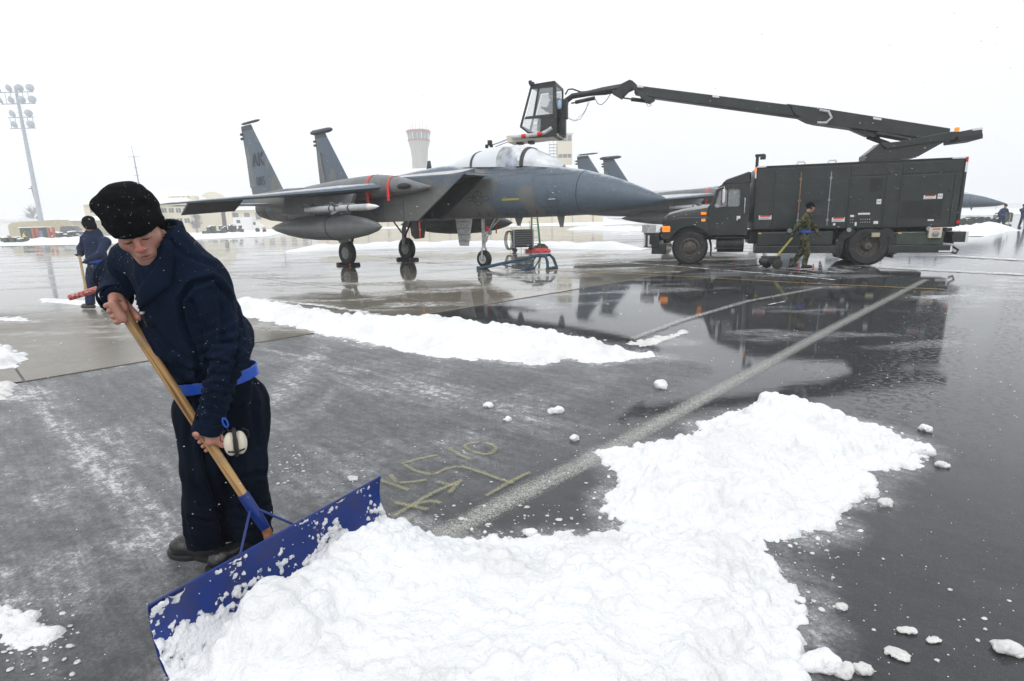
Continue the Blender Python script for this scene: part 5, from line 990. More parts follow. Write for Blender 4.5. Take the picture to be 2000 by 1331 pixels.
fr_ = thing('tubular_stand', 'thin yellow-green tubular stand rising behind the tool cabinet', 'stand', tuple(gnd(1012, 490)+[0, .5, 0])); o0 = gnd(1012, 490)+[0, .5, 0]; qq = lambda px, py: at(px, py, o0[1])-np.array([o0[0], o0[1], 0])
MB().tube([qq(998, 447), qq(1006, 446), qq(1014, 428), qq(1018, 446)], .015, 6).tube([qq(998, 447), qq(997, 488)], .015, 6).tube([qq(1018, 446), qq(1018, 488)], .015, 6).build('frame', pm('yellow_green_paint', (.5, .55, .2), .5), fr_, 50)
g0 = gnd(1046, 489); ld = thing('step_ladder', 'green fibreglass step ladder standing beside the tool cabinet', 'ladder', (g0[0], g0[1]+.3, .012))
o0 = np.array([g0[0], g0[1]+.3, 0]); qq = lambda px, py, dy=0: at(px, py, g0[1]+.3+dy)-o0
top = qq(1044, 415)
for x, xt in ((-.2, -.14), (.26, .1)): MB().beam((x, -.1, 0), (xt, .15, top[2]), .06, .08).build('rail', M['toolgreen'], ld); MB().beam((x, .7, 0), (xt, .2, top[2]), .05, .06).build('rear_rail', M['toolgreen'], ld)
for k in range(6): z = .3+k*.3; f = z/top[2]; MB().box((.0+.0, -.1+.25*f, z), (.46-.2*f, .09, .03)).build('step', M['steel'], ld)
MB().box((-.02, .17, top[2]), (.34, .2, .05)).build('top_cap', M['toolgreen'], ld, bevel=.01)
def sticks(px0, py0, px1, py1, Y, r, lab, mat, nm='broom_handle', cat='pole'):
    a = at(px0, py0, Y); b = at(px1, py1, Y); b[2] = max(b[2], .02); o = MB().tube([a-b*[1, 1, 0], [0, 0, b[2]]], r, 8).build(nm, M[mat], None, 60); o.location = (b[0], b[1], 0); mark(o, lab, cat)
M['wood2'] = pm('plain_wood_pole', (.5, .36, .2), .7)
sticks(1034, 432, 1040, 486, g0[1]+.05, .018, 'wooden pole leaning on the left rail of the green ladder', 'wood2'); 
def heap(name, px, py, w_, h_, mat, lab, cat, sd):
    c = gnd(px, py)
    def fn(P): return d_ell(P, (0, 0, 0), (w_, w_*.6, h_))+.3*(fbm(P, 4.5, 4, sd)-.5)+.22*np.abs(fbm(P, 9, 3, sd+3)-.5)-.02
    V, Fq = surf_net(fn, (-w_*1.35, -w_*1.0, 0), (w_*1.35, w_*1.0, h_*1.7), .025); o = mesh_obj(name, V, Fq, mat, smooth=True, fix=False); o.location = (c[0], c[1]+.2, .012); mark(o, lab, cat)
heap('red_tarpaulin', 1052, 493, .6, .1, pm('red_tarp', (.5, .02, .03), .5, var=.2), 'crumpled red tarpaulin on the wet ground in front of the ladder', 'tarpaulin', 4)
heap('camouflage_bundle', 1054, 489, .36, .3, M['camo'], 'camouflage cloth bundle lying on the red tarpaulin', 'cloth bundle', 9)
# wheeled chock cart pulled by the man in camouflage
cc = gnd(1508, 526); ct = thing('wheeled_unit', 'small black wheeled unit dragged by its yellow handle beside the truck', 'hand cart', (cc[0], cc[1], .012), -.2)
for x in (-.1, .1): MB().lathe([(.02, -.04), (.11, -.04), (.13, -.025), (.13, .025), (.11, .04), (.02, .04)], (x, -.1 if x > 0 else .2, .13), (0, 1, 0), 20).build('wheel', M['tyre'], ct, 40)
MB().bb(-.28, .2, -.02, .16, .12, .34).ball((-.2, .05, .2), (.16, .12, .12), 12, 8).build('motor', M['truckdk'], ct, bevel=.02)
MB().tube([(-.28, .05, .1), (-.9, .3, .03), (-1.6, .5, .02)], .02, 6).build('cable', M['black'], ct, 50)
hd = at(1546, 465, cc[1]+.05)-np.array([cc[0], cc[1], .012]); hd = hd; Rz = np.array([[math.cos(.2), -math.sin(.2), 0], [math.sin(.2), math.cos(.2), 0], [0, 0, 1]]); hd = Rz@hd
MB().tube([(.05, .0, .3), hd], .014, 6).tube([(.12, .1, .3), hd+np.array([.03, 0, 0])], .014, 6).build('handle', pm('yellow_green_handle', (.45, .42, .08), .5), ct, 50)
for i, (px, py, lab) in enumerate(((1560, 525, 'red peg left of the boots of the man in camouflage'), (1588, 524, 'red peg under the toe of the man in camouflage'), (1601, 517, 'red peg farther under the truck, rightmost of the three'))):
    c = gnd(px, py); o = MB().lathe([(.04, 0), (.04, .012), (.02, .02), (.015, .09), (.005, .1)], n=10).build('ground_peg', M['redlamp'], None, 40); o.location = (c[0], c[1], .012); mark(o, lab, 'peg', 'red pegs by the truck')
# ============================================================ BACKGROUND
def Zp(px, py, Y): return at(px, py, Y)
def base(px, Y, z=.03): p = at(px, 450, Y); return np.array([p[0], Y, z])
def wx(px, Y, py=440): return at(px, py, Y)[0]
def wz(py, px, Y): return at(px, py, Y)[2]
# floodlight mast
Yp = 127.8; b0 = base(84, Yp); mt = thing('floodlight_mast', 'tall grey floodlight mast with tiers of round lamps at the far left', 'light mast', tuple(b0))
MB().tube([(0, 0, 0), (0, 0, 15), (0, 0, 31)], (.5, .4, .26), 12).build('pole', M['mast'], mt, 60)
for k in range(26): MB().tube([(-.9, 0, 6+k*.9), (.9, 0, 6+k*.9)], .03, 4).build('climbing_peg', M['mast'], mt)
tiers = ((29.8, 3.3, 4), (27.5, 3.3, 4), (24.8, 2.4, 2), (22.6, 2.4, 2))
for z, w_, n in tiers:
    MB().bb(-w_-.3, w_+.3, -.1, .1, z-.08, z+.08).build('crossarm', M['mast'], mt)
    for k in range(n):
        x = -w_+2*w_*k/(n-1) if n > 2 else (-1.4 if k == 0 else 2.0); d = (x*.25, -1, -.5)
        o = MB().lathe([(.15, .6), (.5, .35), (.75, .0), (.7, -.08), (.3, -.1)], (x, -.35, z+.75), d, 16).build('lamp', M['mast'], mt, 50)
        MB().lathe([(.02, 0), (.66, 0.0), (.66, .03)], (x+.25*.02, -.43, z+.71), d, 16).build('lens', M['white'], o, 50)
for z in (28.6, 23.7):
    for x in (-2.4, -1.3, 1.3, 2.4): MB().bb(x-.04, x+.04, -.1, 0, z-1.1, z+1.1).build('hanger', M['mast'], mt)
MB().bb(-1.1, 1.1, -1.0, 1.0, 0, .4).build('plinth', M['conc'], mt)
# wooden utility pole, antenna
o = MB().tube([(0, 0, 0), (-.9, 0, 11.6)], (.28, .2), 8).bb(-1.7, .1, -.06, .06, 10.9, 11.1).ball((-.2, 0, 7.8), (.4, .4, .5), 8, 6).build('utility_pole', pm('weathered_wood', (.16, .11, .11), .9), None, 50); b1 = base(86, 139); o.location = tuple(b1); mark(o, 'dark wooden utility pole right behind the floodlight mast', 'utility pole')
b1 = base(288, 160); an = thing('radio_mast', 'thin radio mast with crossbars behind the black hat of the shoveller', 'antenna mast', tuple(b1)); hz = wz(285, 279, 160)
zt_ = wz(305, 279, 160)
MB().tube([(0, 0, 0), (-.6, 0, zt_)], (.2, .12), 6).tube([(-.6, 0, zt_), (-.8, 0, hz)], .05, 6).build('mast_tube', pm('dark_mast', (.13, .13, .14), .7), an, 50)
for z, w_ in ((zt_-.2, 1.6), (zt_-5, .7), (zt_-7.5, .8), (zt_-3, .5)): MB().bb(-.6-w_, -.6+w_, -.05, .05, z-.04, z+.04).build('crossbar', M['darksteel'], an)
# control tower
Yt = 250.; cx = wx(825, Yt, 400); tw = thing('control_tower', 'grey concrete control tower with glazed cab and red bands', 'control tower', (cx, Yt, 0)); s = Yt/FPX*1.02
zz = lambda py: wz(py, 825, Yt)
oct_ = lambda r, z: [(r*math.cos(a), r*math.sin(a), z) for a in np.arange(8)*math.pi/4+math.pi/8]
MB().loft([oct_(3.5, 0), oct_(3.4, zz(310)), oct_(3.75, zz(292)), oct_(4.6, zz(277))]).build('shaft', M['conc'], tw, 30)
MB().loft([oct_(4.7, zz(277)), oct_(4.8, zz(273.5))]).build('lower_band', M['tred'], tw)
MB().loft([oct_(4.3, zz(273.4)), oct_(4.8, zz(261.4))]).build('window_band', M['towerglass'], tw)
for a in np.arange(8)*math.pi/4+math.pi/8:
    r1, r2 = 4.42, 4.95; MB().beam((r1*math.cos(a), r1*math.sin(a), zz(273.5)), (r2*math.cos(a), r2*math.sin(a), zz(261)), .25).build('mullion', M['white'], tw)
for a in np.arange(8)*math.pi/4+math.pi/4:
    MB().beam((4.08*math.cos(a), 4.08*math.sin(a), zz(273.5)), (4.55*math.cos(a), 4.55*math.sin(a), zz(261)), .12).build('glazing_bar', M['white'], tw)
MB().loft([oct_(5.1, zz(261.2)), oct_(5.25, zz(256.5)), oct_(5.0, zz(255.5))]).build('upper_band', M['tred'], tw)
MB().loft([oct_(5.0, zz(255.4)), oct_(4.6, zz(253.5))]).build('roof', M['white'], tw)
for x, h in ((-3.2, 2), (-2.4, 3), (-1.2, 3.6), (.6, 2.4), (1.9, 3), (3.4, 2)): MB().tube([(x, 0, zz(254)), (x, 0, zz(254)+h)], .07, 5).build('aerial', M['steel'], tw)
# second tower behind the canopy
Ys = 190.; xl, xr_ = wx(1088, Ys, 300), wx(1116, Ys, 300); t2_ = thing('watch_tower', 'cream square tower with window bands behind the jet canopy', 'tower', ((xl+xr_)/2, Ys, 0)); hw = (xr_-xl)/2; zz = lambda py: wz(py, 1100, Ys)
MB().bb(-hw, hw, -hw, hw, 0, zz(264)).build('wall', M['cream'], t2_)
for p0, p1 in ((267, 278), (303, 310)):
    for k in range(3):
        x = -hw+.25+k*(2*hw-.3)/3; MB().bb(x, x+(2*hw-.9)/3, -hw-.06, -hw+.1, zz(p1), zz(p0)).build('window', M['window'], t2_)
MB().bb(-hw-.4, hw+.4, -hw-.4, hw+.4, zz(264), zz(262)).build('roof', M['white'], t2_)
for k in range(6): z = zz(283+k*6); MB().bb(-hw-2.6, -hw-.05, -.9, .9, z, z+.12).bb(-hw-2.6, -hw-2.5, -.9, -.8, z, z+1.4).bb(-hw-1.2, -hw-1.1, -.9, -.8, z, z+1.4).build('stair_landing', M['steel'], t2_)
MB().bb(hw, hw+1.6, -.8, .8, zz(330), zz(327)).bb(hw+.9, hw+1.0, -.8, -.7, zz(327), zz(315)).build('balcony', M['steel'], t2_)
# arched hangar
Yh = 175.
def hip(name, lab, cat, px0, px1, Y, pye, pyr, depth, wins, loc_z=0.0, inset=.3, wall='cream'):
    x0, x1 = wx(px0, Y, 420), wx(px1, Y, 420); c = (x0+x1)/2; w_ = (x1-x0)/2; ze = wz(pye, (px0+px1)/2, Y); zr = wz(pyr, (px0+px1)/2, Y)
    t = thing(name, lab, cat, (c, Y+depth/2, 0)); d = depth/2
    MB().bb(-w_, w_, -d, d, 0, ze).build('wall', M[wall], t)
    o = .6; ins = min(d, w_*inset+.01)
    MB().add([(-w_-o, -d-o, ze), (w_+o, -d-o, ze), (w_+o, d+o, ze), (-w_-o, d+o, ze), (-w_+ins, 0, zr), (w_-ins, 0, zr)], [(0, 1, 5, 4), (1, 2, 5), (2, 3, 4, 5), (3, 0, 4), (3, 2, 1, 0)]).build('snowy_roof', M['farsnow'], t)
    for (a, b, pxw, nx, sp, mat) in wins:
        for k in range(nx):
            xw = wx(pxw+k*sp, Y, 420)-c; z0, z1 = wz(b, pxw+k*sp, Y), wz(a, pxw+k*sp, Y)
            f = MB().bb(xw-.55, xw+.55, -d-.05, -d+.05, z0, z1).build('window', M['window'], t); MB().bb(xw-.6, xw+.6, -d-.08, -d-.052, z0-.08, z0).bb(xw-.03, xw+.03, -d-.07, -d-.051, z0, z1).build('sill', M['white'], f)
    return t, w_, d, ze, zr
hip('barracks_building', 'cream wing of the long building directly left of the black hat', 'building', 166, 245, 120, 399, 372, 14, [(405, 416, 183, 1, 1, 0), (426, 437, 186, 1, 1, 0), (405, 416, 218, 1, 1, 0)], inset=.5)
tt, w_, d, ze, zr = hip('barracks_building', 'cream three storey building with snowy hip roof right of the black hat', 'building', 246, 372, 132, 400, 368, 14, [(407, 416, 322, 4, 14, 0), (427, 436, 322, 4, 14, 0), (427, 436, 262, 4, 14, 0)], inset=.6)
for k in range(5): x = w_*.25+k*w_*.16; MB().bb(x-.7, x+.7, -d*.62, -d*.3, ze+.6, ze+1.9).build('dormer', M['cream'], tt)
# arched hangar: gable facing camera, roof running to the right behind the near jet
cx = wx(418, Yh, 420); hwid = wx(449, Yh, 420)-cx; zr = wz(375, 418, Yh); ze = wz(405, 418, Yh)
ah = thing('arched_hangar', 'arched hangar with cream gable and snow covered barrel roof behind the wing tip', 'hangar', (cx, Yh, 0))
ap = [(-hwid, 0), (-hwid, ze)]+[(hwid*math.cos(a), ze+(zr-ze)*math.sin(a)) for a in np.linspace(math.pi, 0, 15)][1:-1]+[(hwid, ze), (hwid, 0)]
MB().prism(ap, 0, 1.0).build('gable', M['cream'], ah)
sh = (wx(600, Yh, 420)-cx)
rv = MB(); rp = ap[1:-1]; rv.loft([[(x, 1.02, z) for x, z in rp], [(x+sh*.75, 40, z) for x, z in rp]], cap=False, closed=False); rv.build('barrel_roof', M['farsnow'], ah, 50, fix=False)
MB().bb(hwid*.9, wx(600, Yh, 420)-cx, 1, 2, 0, wz(410, 500, Yh)).build('side_wall', M['cream'], ah); MB().add([(hwid*.6, 0, wz(410, 500, Yh)), (wx(602, Yh, 420)-cx, 0, wz(410, 500, Yh)), (wx(602, Yh, 420)-cx, 22, zr), (hwid*.3, 22, zr)], [(0, 1, 2, 3)]).build('lean_roof', M['farsnow'], ah)
for k in range(5): x = -hwid*.8+k*hwid*.4; MB().bb(x-1.6, x+1.6, -.08, -.01, .3, ze*.9).build('hangar_door_panel', M['cream'], ah)
for k in range(7): x = hwid*1.1+k*3.4; MB().bb(x, x+1.6, .9, .99, 3, 5).build('window', M['window'], ah)
# large hangar with white roof behind the near jet
Yb_ = 170.; x0, x1 = wx(617, Yb_, 430), wx(1178, Yb_, 430); zr = wz(323, 760, Yb_); ze = wz(372, 800, Yb_)
bh = thing('large_hangar', 'wide cream hangar under a huge snow white roof behind the near jet', 'hangar', ((x0+x1)/2, Yb_, 0)); w_ = (x1-x0)/2
MB().bb(-w_, w_, 0, 30, 0, ze).build('wall', M['cream'], bh)
rf = [(-w_-1, -.6, ze-.5)]+[(-w_-1+(math.sin(a))*6, -.6+(1-math.cos(a))*14, ze-.5+(zr-ze+.5)*math.sin(a)) for a in np.linspace(.2, math.pi/2, 8)]
rt_ = [(-p[0] if i == 0 else -p[0], p[1], p[2]) for i, p in enumerate(rf)]
n = len(rf); MB().add(rf+rt_, [(i, i+1, n+i+1, n+i) for i in range(n-1)]+[tuple(range(n)), tuple(range(n, 2*n))]).build('snowy_roof', M['farsnow'], bh, 50)
for k in range(16):
    x = -w_+1.5+k*(2*w_-3)/16; MB().bb(x, x+(2*w_-3)/16-.35, -.12, -.01, 0, ze*.8).build('door_panel', M['cream'], bh)
for k in range(14): x = -w_+3+k*(2*w_-6)/13; MB().bb(x-.12, x+.12, -.3, -.13, 0, ze*.85).build('rust_column', M['bollard'] if k % 3 == 1 else M['conc'], bh)
o = MB().bb(-4, 4, -2, 2, 0, 3.2).prism([(-4.4, 3.2), (4.4, 3.2), (4, 3.7), (-4, 3.7)], -2.2, 2.2).build('trailer', M['white'], None); o.location = tuple(base(20, 118)); mark(o, 'long white trailer at the far left edge of the apron', 'trailer')
# low snowy-roofed building, tan container, generator box
hip('low_building', 'low building under a flat white roof behind the sweeper', 'building', 98, 172, 108, 432, 423, 8, [], wall='tan')
o = MB().prism([(-4.4, 0), (-4.4, 2.2), (-3.8, 2.6), (3.4, 2.9), (4.4, 1.8), (4.8, 0)], -1.2, 1.2).build('tan_shelter', M['tan'], None); o.location = tuple(base(84, 92)); mark(o, 'tan metal shelter behind the foot of the floodlight mast', 'shelter')
g_ = thing('generator_box', 'dark green equipment box with a yellow triangle at the far left', 'generator', tuple(base(68, 80))); MB().bb(-1.6, 1.6, -.6, .6, .2, 1.75).build('case', M['dkgreen'], g_, bevel=.05); MB().add([(-1.5, -.62, .35), (-.75, -.62, .35), (-1.12, -.62, 1.15)], [(0, 1, 2)]).build('yellow_triangle', M['yellow'], g_); MB().bb(.9, 1.5, -.63, -.6, .4, 1.3).build('blue_panel', pm('blue_panel', (.12, .2, .35), .5), g_); MB().bb(-1.7, 1.7, -.7, .7, 1.75, 1.85).build('snow_cap', M['farsnow'], g_)
bl = (("first", 4, 466, 3), ("x", 14, 462, 0), ("x", 64, 446, 4), ("x", 72, 446, 4), ("x", 95, 446, 4), ("x", 104, 446, 4), ("x", 29, 454, 2), ("x", 34, 455, 2))
labs = ['red-brown post at the extreme left edge', 'low red-brown post beside the snowy scrap', 'red-brown post just left of the floodlight mast foot', 'red-brown post touching the floodlight mast foot on its left', 'red-brown post just right of the floodlight mast foot', 'rightmost red-brown post beside the pickup', 'short far red-brown post left of the yellow triangle', 'second short far red-brown post left of the yellow triangle']
for (q_, px, py, h), lb in zip(bl, labs):
    Y_ = 74 if py > 445 and h != 2 else 110
    o = MB().lathe([(.16, 0), (.16, wz(py, px, Y_)), (.13, wz(py, px, Y_)+.06)], n=8).build('bollard', M['bollard'], None, 40); o.location = tuple(base(px, Y_)); mark(o, lb, 'post', 'red-brown posts at the left')
# pickup
Yk = 88.; pk = thing('pickup_truck', 'dark pickup truck dusted with snow behind the sweeper', 'pickup truck', tuple(base(140, Yk)))
MB().prism([(-2.7, .5), (-2.7, 1.1), (-1.2, 1.15), (1.2, 1.15), (2.6, 1.0), (2.7, .5)], -.9, .9).build('body', M['pick'], pk, bevel=.06)
cb = MB().prism([(-1.2, 1.15), (-1.0, 1.85), (.5, 1.9), (1.2, 1.15)], -.8, .8).build('cab', M['pick'], pk, bevel=.05); MB().prism([(-1.0, 1.22), (-.85, 1.75), (.4, 1.78), (.9, 1.22)], -.815, -.802).build('window', M['window'], cb)
for x in (-1.8, 1.8):
    for y in (-.9, .75): MB().lathe([(.1, 0), (.37, .0), (.38, .05), (.38, .15), (.1, .15)], (x, y, .38), (0, 1, 0), 16).build('wheel', M['tyre'], pk, 40)
def snowy_gear(px, Y, w_, h_, lab, sd, grp=None):
    R = np.random.default_rng(sd); t = thing('snow_covered_equipment', lab, 'ground equipment', tuple(base(px, Y)), 0, grp)
    m1 = MB(); m2 = MB()
    for k in range(6):
        x = (R.random()-.5)*w_; y = (R.random()-.5)*w_*.4; z = h_*(.3+.7*R.random()); ww = w_*(.12+.2*R.random())
        m1.bb(x-ww/2, x+ww/2, y-.3, y+.3, .1, z); m2.ball((x, y, z), (ww*.55, .38, .12), 8, 5)
    for k in range(4):
        x = (-.42+.28*k)*w_; m1.lathe([(.05, -.1), (.32, -.1), (.32, .1), (.05, .1)], (x, -.4, .32), (0, 1, 0), 12)
    m1.build('machinery', M['dkgreen'], t, bevel=.02); m2.build('snow_cover', M['farsnow'], t, 60)
snowy_gear(120, 78, 3.2, 1.2, 'snow covered cart left of the sweeper hat, left of two', 1); snowy_gear(148, 78, 3.0, 1.2, 'snow covered cart touching the sweeper hat, right of two', 2); snowy_gear(32, 72, 3.2, .7, 'snow dusted scrap pile behind the low red-brown post', 3)
for i, px in enumerate((410, 428, 445, 460)): snowy_gear(px, 98, 2.0, 1.6, ['leftmost low cart in the dark row under the wing tip', 'second dark snowy cart in the row under the wing tip', 'third dark snowy cart in the row under the wing tip', 'dark boxy cart next to the white van'][i], 10+i, 'snowy carts under the wing tip')
vb = thing('white_van', 'white service van parked under the outer wing of the near jet', 'van', tuple(base(488, 112)))
MB().bb(-2.6, 1.0, -1, 1, .5, 2.9).build('box_body', M['white'], vb, bevel=.05); c_ = MB().prism([(1.0, .5), (1.0, 2.1), (1.6, 2.1), (2.1, 1.4), (2.9, 1.2), (2.9, .5)], -.95, .95).build('cab', M['white'], vb, bevel=.05); MB().bb(1.2, 1.7, -.97, -.955, 1.4, 1.95).build('window', M['window'], c_); MB().bb(-1.9, -1.2, -1.02, -1.003, 1.8, 2.4).build('window', M['window'], vb)
for x in (-1.6, 1.9): MB().lathe([(.1, 0), (.42, .0), (.42, .2), (.1, .2)], (x, -1.02, .42), (0, 1, 0), 16).build('wheel', M['tyre'], vb, 40)
# small red and white wheeled cart left of the drop tank
sc_ = thing('maintenance_cart', 'small red and white wheeled cart at the tail of the drop tank', 'hand cart', (*gnd(517, 455)[:2], .03))
MB().lathe([(.1, -.1), (.33, -.1), (.33, .1), (.1, .1)], (0, 0, .33), (0, 1, 0), 16).build('wheel', M['tyre'], sc_, 40); MB().tube([(0, 0, .4), (.3, 0, .9), (1.2, 0, 1.1)], .08, 8).build('frame', M['white'], sc_, 50); MB().bb(-.3, .3, -.2, .2, .7, .9).build('red_guard', M['redlamp'], sc_, bevel=.02)
# small light pole beyond the wing, flags, trees
o = MB().tube([(0, 0, 0), (0, 0, wz(372, 552, 180))], .12, 6).bb(-1.2, 1.2, -.1, .1, wz(372, 552, 180)-.2, wz(372, 552, 180)).bb(-1.3, -.9, -.2, .2, wz(372, 552, 180), wz(369, 552, 180)).bb(.9, 1.3, -.2, .2, wz(372, 552, 180), wz(369, 552, 180)).build('light_pole', M['darksteel'], None); o.location = tuple(base(552, 180, 0)); mark(o, 'small twin-headed lamp pole visible just over the wing by the fin', 'lamp pole')
def tree(px, Y, h, lab, sd, conifer=False):
    t = thing('snowy_tree', lab, 'tree', tuple(base(px, Y))); R = np.random.default_rng(sd); MB().tube([(0, 0, 0), (0, 0, h*.6)], (.25, .1), 6).build('trunk', M['bark'], t)
    mb = MB()
    for k in range(90):
        a = R.random()*6.28; z = h*(.2+.75*R.random()); r = h*.35*(math.sin(min(1, (z/h-.1)/.9)*math.pi)**.7) if not conifer else h*.25*(1-z/h); p0 = np.array([0, 0, z*.8]); p1 = np.array([r*math.cos(a)*(.5+R.random()*.6), r*math.sin(a)*.6, z+h*.1*R.random()])
        mb.tube([p0, (p0+p1)/2+R.normal(0, .1, 3), p1], (.05, .035, .02), 4, False)
        for j in range(4): q = p1+R.normal(0, h*.05, 3); mb.tube([(p0+p1)/2, q], (.03, .015), 3, False)
    mb.build('crown', M['bark'] if not conifer else M['dkgreen'], t)
tree(70, 150, 7.5, 'bare frosty tree left of the floodlight mast', 1); tree(119, 160, 4.2, 'small dark conifer over the low white roof', 3, True); tree(385, 125, 4.5, 'bare shrub in front of the cream building by the wing tip', 5)
tree(1938, 400, 5, 'tiny bare tree on the right horizon', 6)
# low far hills/treeline: faint
hv = [];hf = []
for i in range(80):
    x = -900+i*24; hv += [(x, 900, 0), (x, 900, 4+7*float(fbm(np.array([i*.35, 0, 3.]), 1, 4)))]
    if i: n = len(hv); hf.append((n-4, n-2, n-1, n-3))
ht = np.array(hv); hv2 = np.vstack([ht, ht+np.array([0, 60, -1])]); n = len(ht)
hf2 = hf+[(a+n, b+n, c+n, d+n) for a, b, c, d in hf]+[(2*i+1, 2*i+3, 2*i+3+n, 2*i+1+n) for i in range(79)]
mark(mesh_obj('treeline_hill', hv2, hf2, pm('far_woods', (.12, .13, .13), .9), fix=False), kind='structure')
# right background carts under the far jets, blue cloth worker behind near nose
for i, (px, Y, w_, h_, lab) in enumerate(((1893, 52, 2.4, 1.1, 'dark ground cart under the far jet nose by the truck tail'), (1927, 56, 3.0, 1.3, 'olive tow cart in front of the far jet beside the left worker'))): snowy_gear(px, Y, w_, h_, lab, 30+i)
o = MB().tube([(-2, 0, .3), (2, 0, .3)], .16, 10).build('grey_roller', M['jetgrey'], None, 50); o.location = (*gnd(1925, 437)[:2], 0); mark(o, 'long grey cylinder lying on snow left of the far worker', 'cylinder')
# ============================================================ PEOPLE
def skin_mat():
    m = pm('cold_reddened_skin', (.44, .245, .18), .5, var=.06, vs_=60, bump=.12, bs=260); N, L = nodes(m); b = N['Principled BSDF']
    a = N.new('ShaderNodeAttribute'); a.attribute_name = 'flush'; src = b.inputs['Base Color'].links[0].from_socket
    x = N.new('ShaderNodeMix'); x.data_type = 'RGBA'; L.new(a.outputs['Fac'], x.inputs[0]); L.new(src, x.inputs[6]); x.inputs[7].default_value = (.42, .12, .095, 1); L.new(x.outputs[2], b.inputs['Base Color'])
    b.inputs['Subsurface Weight'].default_value = .12; b.inputs['Subsurface Radius'].default_value = (.012, .004, .002); return m
M['skin'] = skin_mat()
def unit(v): v = np.asarray(v, float); return v/np.linalg.norm(v)
def folds(V, Nn, amp, sc=(9, 9, 5), seed=0, mask=None):
    a = fbm(V, sc, 3, seed); r = 1-2*np.abs(a-.5)*2.2; r = np.clip(r, -.5, 1)**2*np.sign(r); b = fbm(V, np.array(sc)*.45, 2, seed+5)-.5
    d = amp*(.75*r-.35+1.6*b)
    return V+Nn*(d if mask is None else d*mask)[:, None]
def organic(fn, lo, hi, h, it=1): V, F = surf_net(fn, lo, hi, h); V = relax(V, F, it, .5); return V, F
def bounds(pts, m): A = np.array(pts); return A.min(0)-m, A.max(0)+m
def jacket_fn(J, k=1.0, puff=1.0):
    up = unit(J['neck']-J['hip']); side = unit(J['shL']-J['shR']); side = unit(side-up*np.dot(side, up)); fw = np.cross(side, up)
    ch = J['neck']*.68+J['hip']*.32; Rm = np.array([side, fw, up]); L_ = np.linalg.norm(J['neck']-J['hip'])
    wa = J['neck']*.22+J['hip']*.78
    def fn(P):
        d = d_ell(P, ch-fw*0, (.185*k*puff, .135*k*puff, L_*.46), Rm); d = smin(d, d_ell(P, wa, (.172*k*puff, .14*k*puff, L_*.36), Rm), .1)
        d = smin(d, d_cap(P, J['shL']-up*.01, J['shR']-up*.01, .078*k), .07)
        for b_ in J.get('bulge', ()): d = smin(d, d_ell(P, b_[0], b_[1], Rm), .05)
        if 'cutc' in J: d = smax(d, -((P-J['cutc'])@J['cutn'])+.016+.008*np.sin(P[..., 0]*38), .02)
        for s in 'LR':
            d = smin(d, d_cap(P, J['sh'+s], J['el'+s], .078*k*puff, .066*k*puff), .05); d = smin(d, d_cap(P, J['el'+s], J['wr'+s], .064*k*puff, .05*k*puff), .03)
        # cut at cuffs
        for s in 'LR':
            a = unit(J['wr'+s]-J['el'+s]); cut = (P-J['wr'+s])@a; near = np.linalg.norm(P-J['wr'+s], axis=-1) < .12*k
            d = np.where(near, smax(d, cut, .008), d)
        cut = -((P-J['hip'])@up)-J.get('hem', .03); d = d if 'cutc' in J else np.where(((P-J['hip'])@up < .12) & (np.linalg.norm(P-J['hip'], axis=-1) < .3), smax(d, cut, .015), d)
        d = np.maximum(d, -d_cap(P, J['neck']-up*.02, J['neck']+up*.2, .066*k)) 
        return d
    return fn, up, side, fw, Rm
def trouser_fn(J, k=1.0, bag=1.0, ra=.068):
    up = unit(J['neck']-J['hip']); 
    side = unit(J['shL']-J['shR']); side = unit(side-up*np.dot(side, up)); fw = np.cross(side, up); Rm = np.array([side, fw, up])
    def fn(P):
        d = d_ell(P, J['hip']-np.array([0, 0, .03]), (.175*k, .135*k, .17*k), Rm)
        for s in 'LR':
            e = 0
            d1 = d_cap(P, J['hp'+s], J['kn'+s], .1*k*bag, .078*k*bag); d1 = smin(d1, d_cap(P, J['kn'+s], J['an'+s], .078*k*bag, ra*k*bag), .03)
            d1 = np.where(P[..., 2] < J['an'+s][2]+.1, np.maximum(d1, J['an'+s][2]-.02-P[..., 2]), d1); d = smin(d, d1, .04)
        return smax(d, (P-J['hip'])@up-.12, .02)
    return fn
def boot_fn(an, toe):
    f = unit(np.array([toe[0]-an[0], toe[1]-an[1], 0])); s = np.array([-f[1], f[0], 0]); Rm = np.array([f, s, [0, 0, 1.]]); c = np.array([an[0], an[1], 0])
    def fn(P):
        d = d_cap(P, c+[0, 0, .06], c+[0, 0, .2], .052, .058); d = smin(d, d_ell(P, c+f*.06+[0, 0, .045], (.13, .048, .05), Rm), .03); d = smin(d, d_ell(P, c+f*.15+[0, 0, .045], (.065, .053, .048), Rm), .03)
        d = smin(d, d_ell(P, c-f*.02+[0, 0, .04], (.07, .045, .05), Rm), .02)
        return np.maximum(d, .002-P[..., 2])
    sole = lambda P: np.maximum(np.maximum(np.minimum(d_ell(P*[1, 1, 0], (c+f*.13)*[1, 1, 0], (.1, .058, 1), Rm), d_ell(P*[1, 1, 0], (c-f*.0)*[1, 1, 0], (.1, .05, 1), Rm)), P[..., 2]-.028), -P[..., 2])
    return fn, sole, c, f
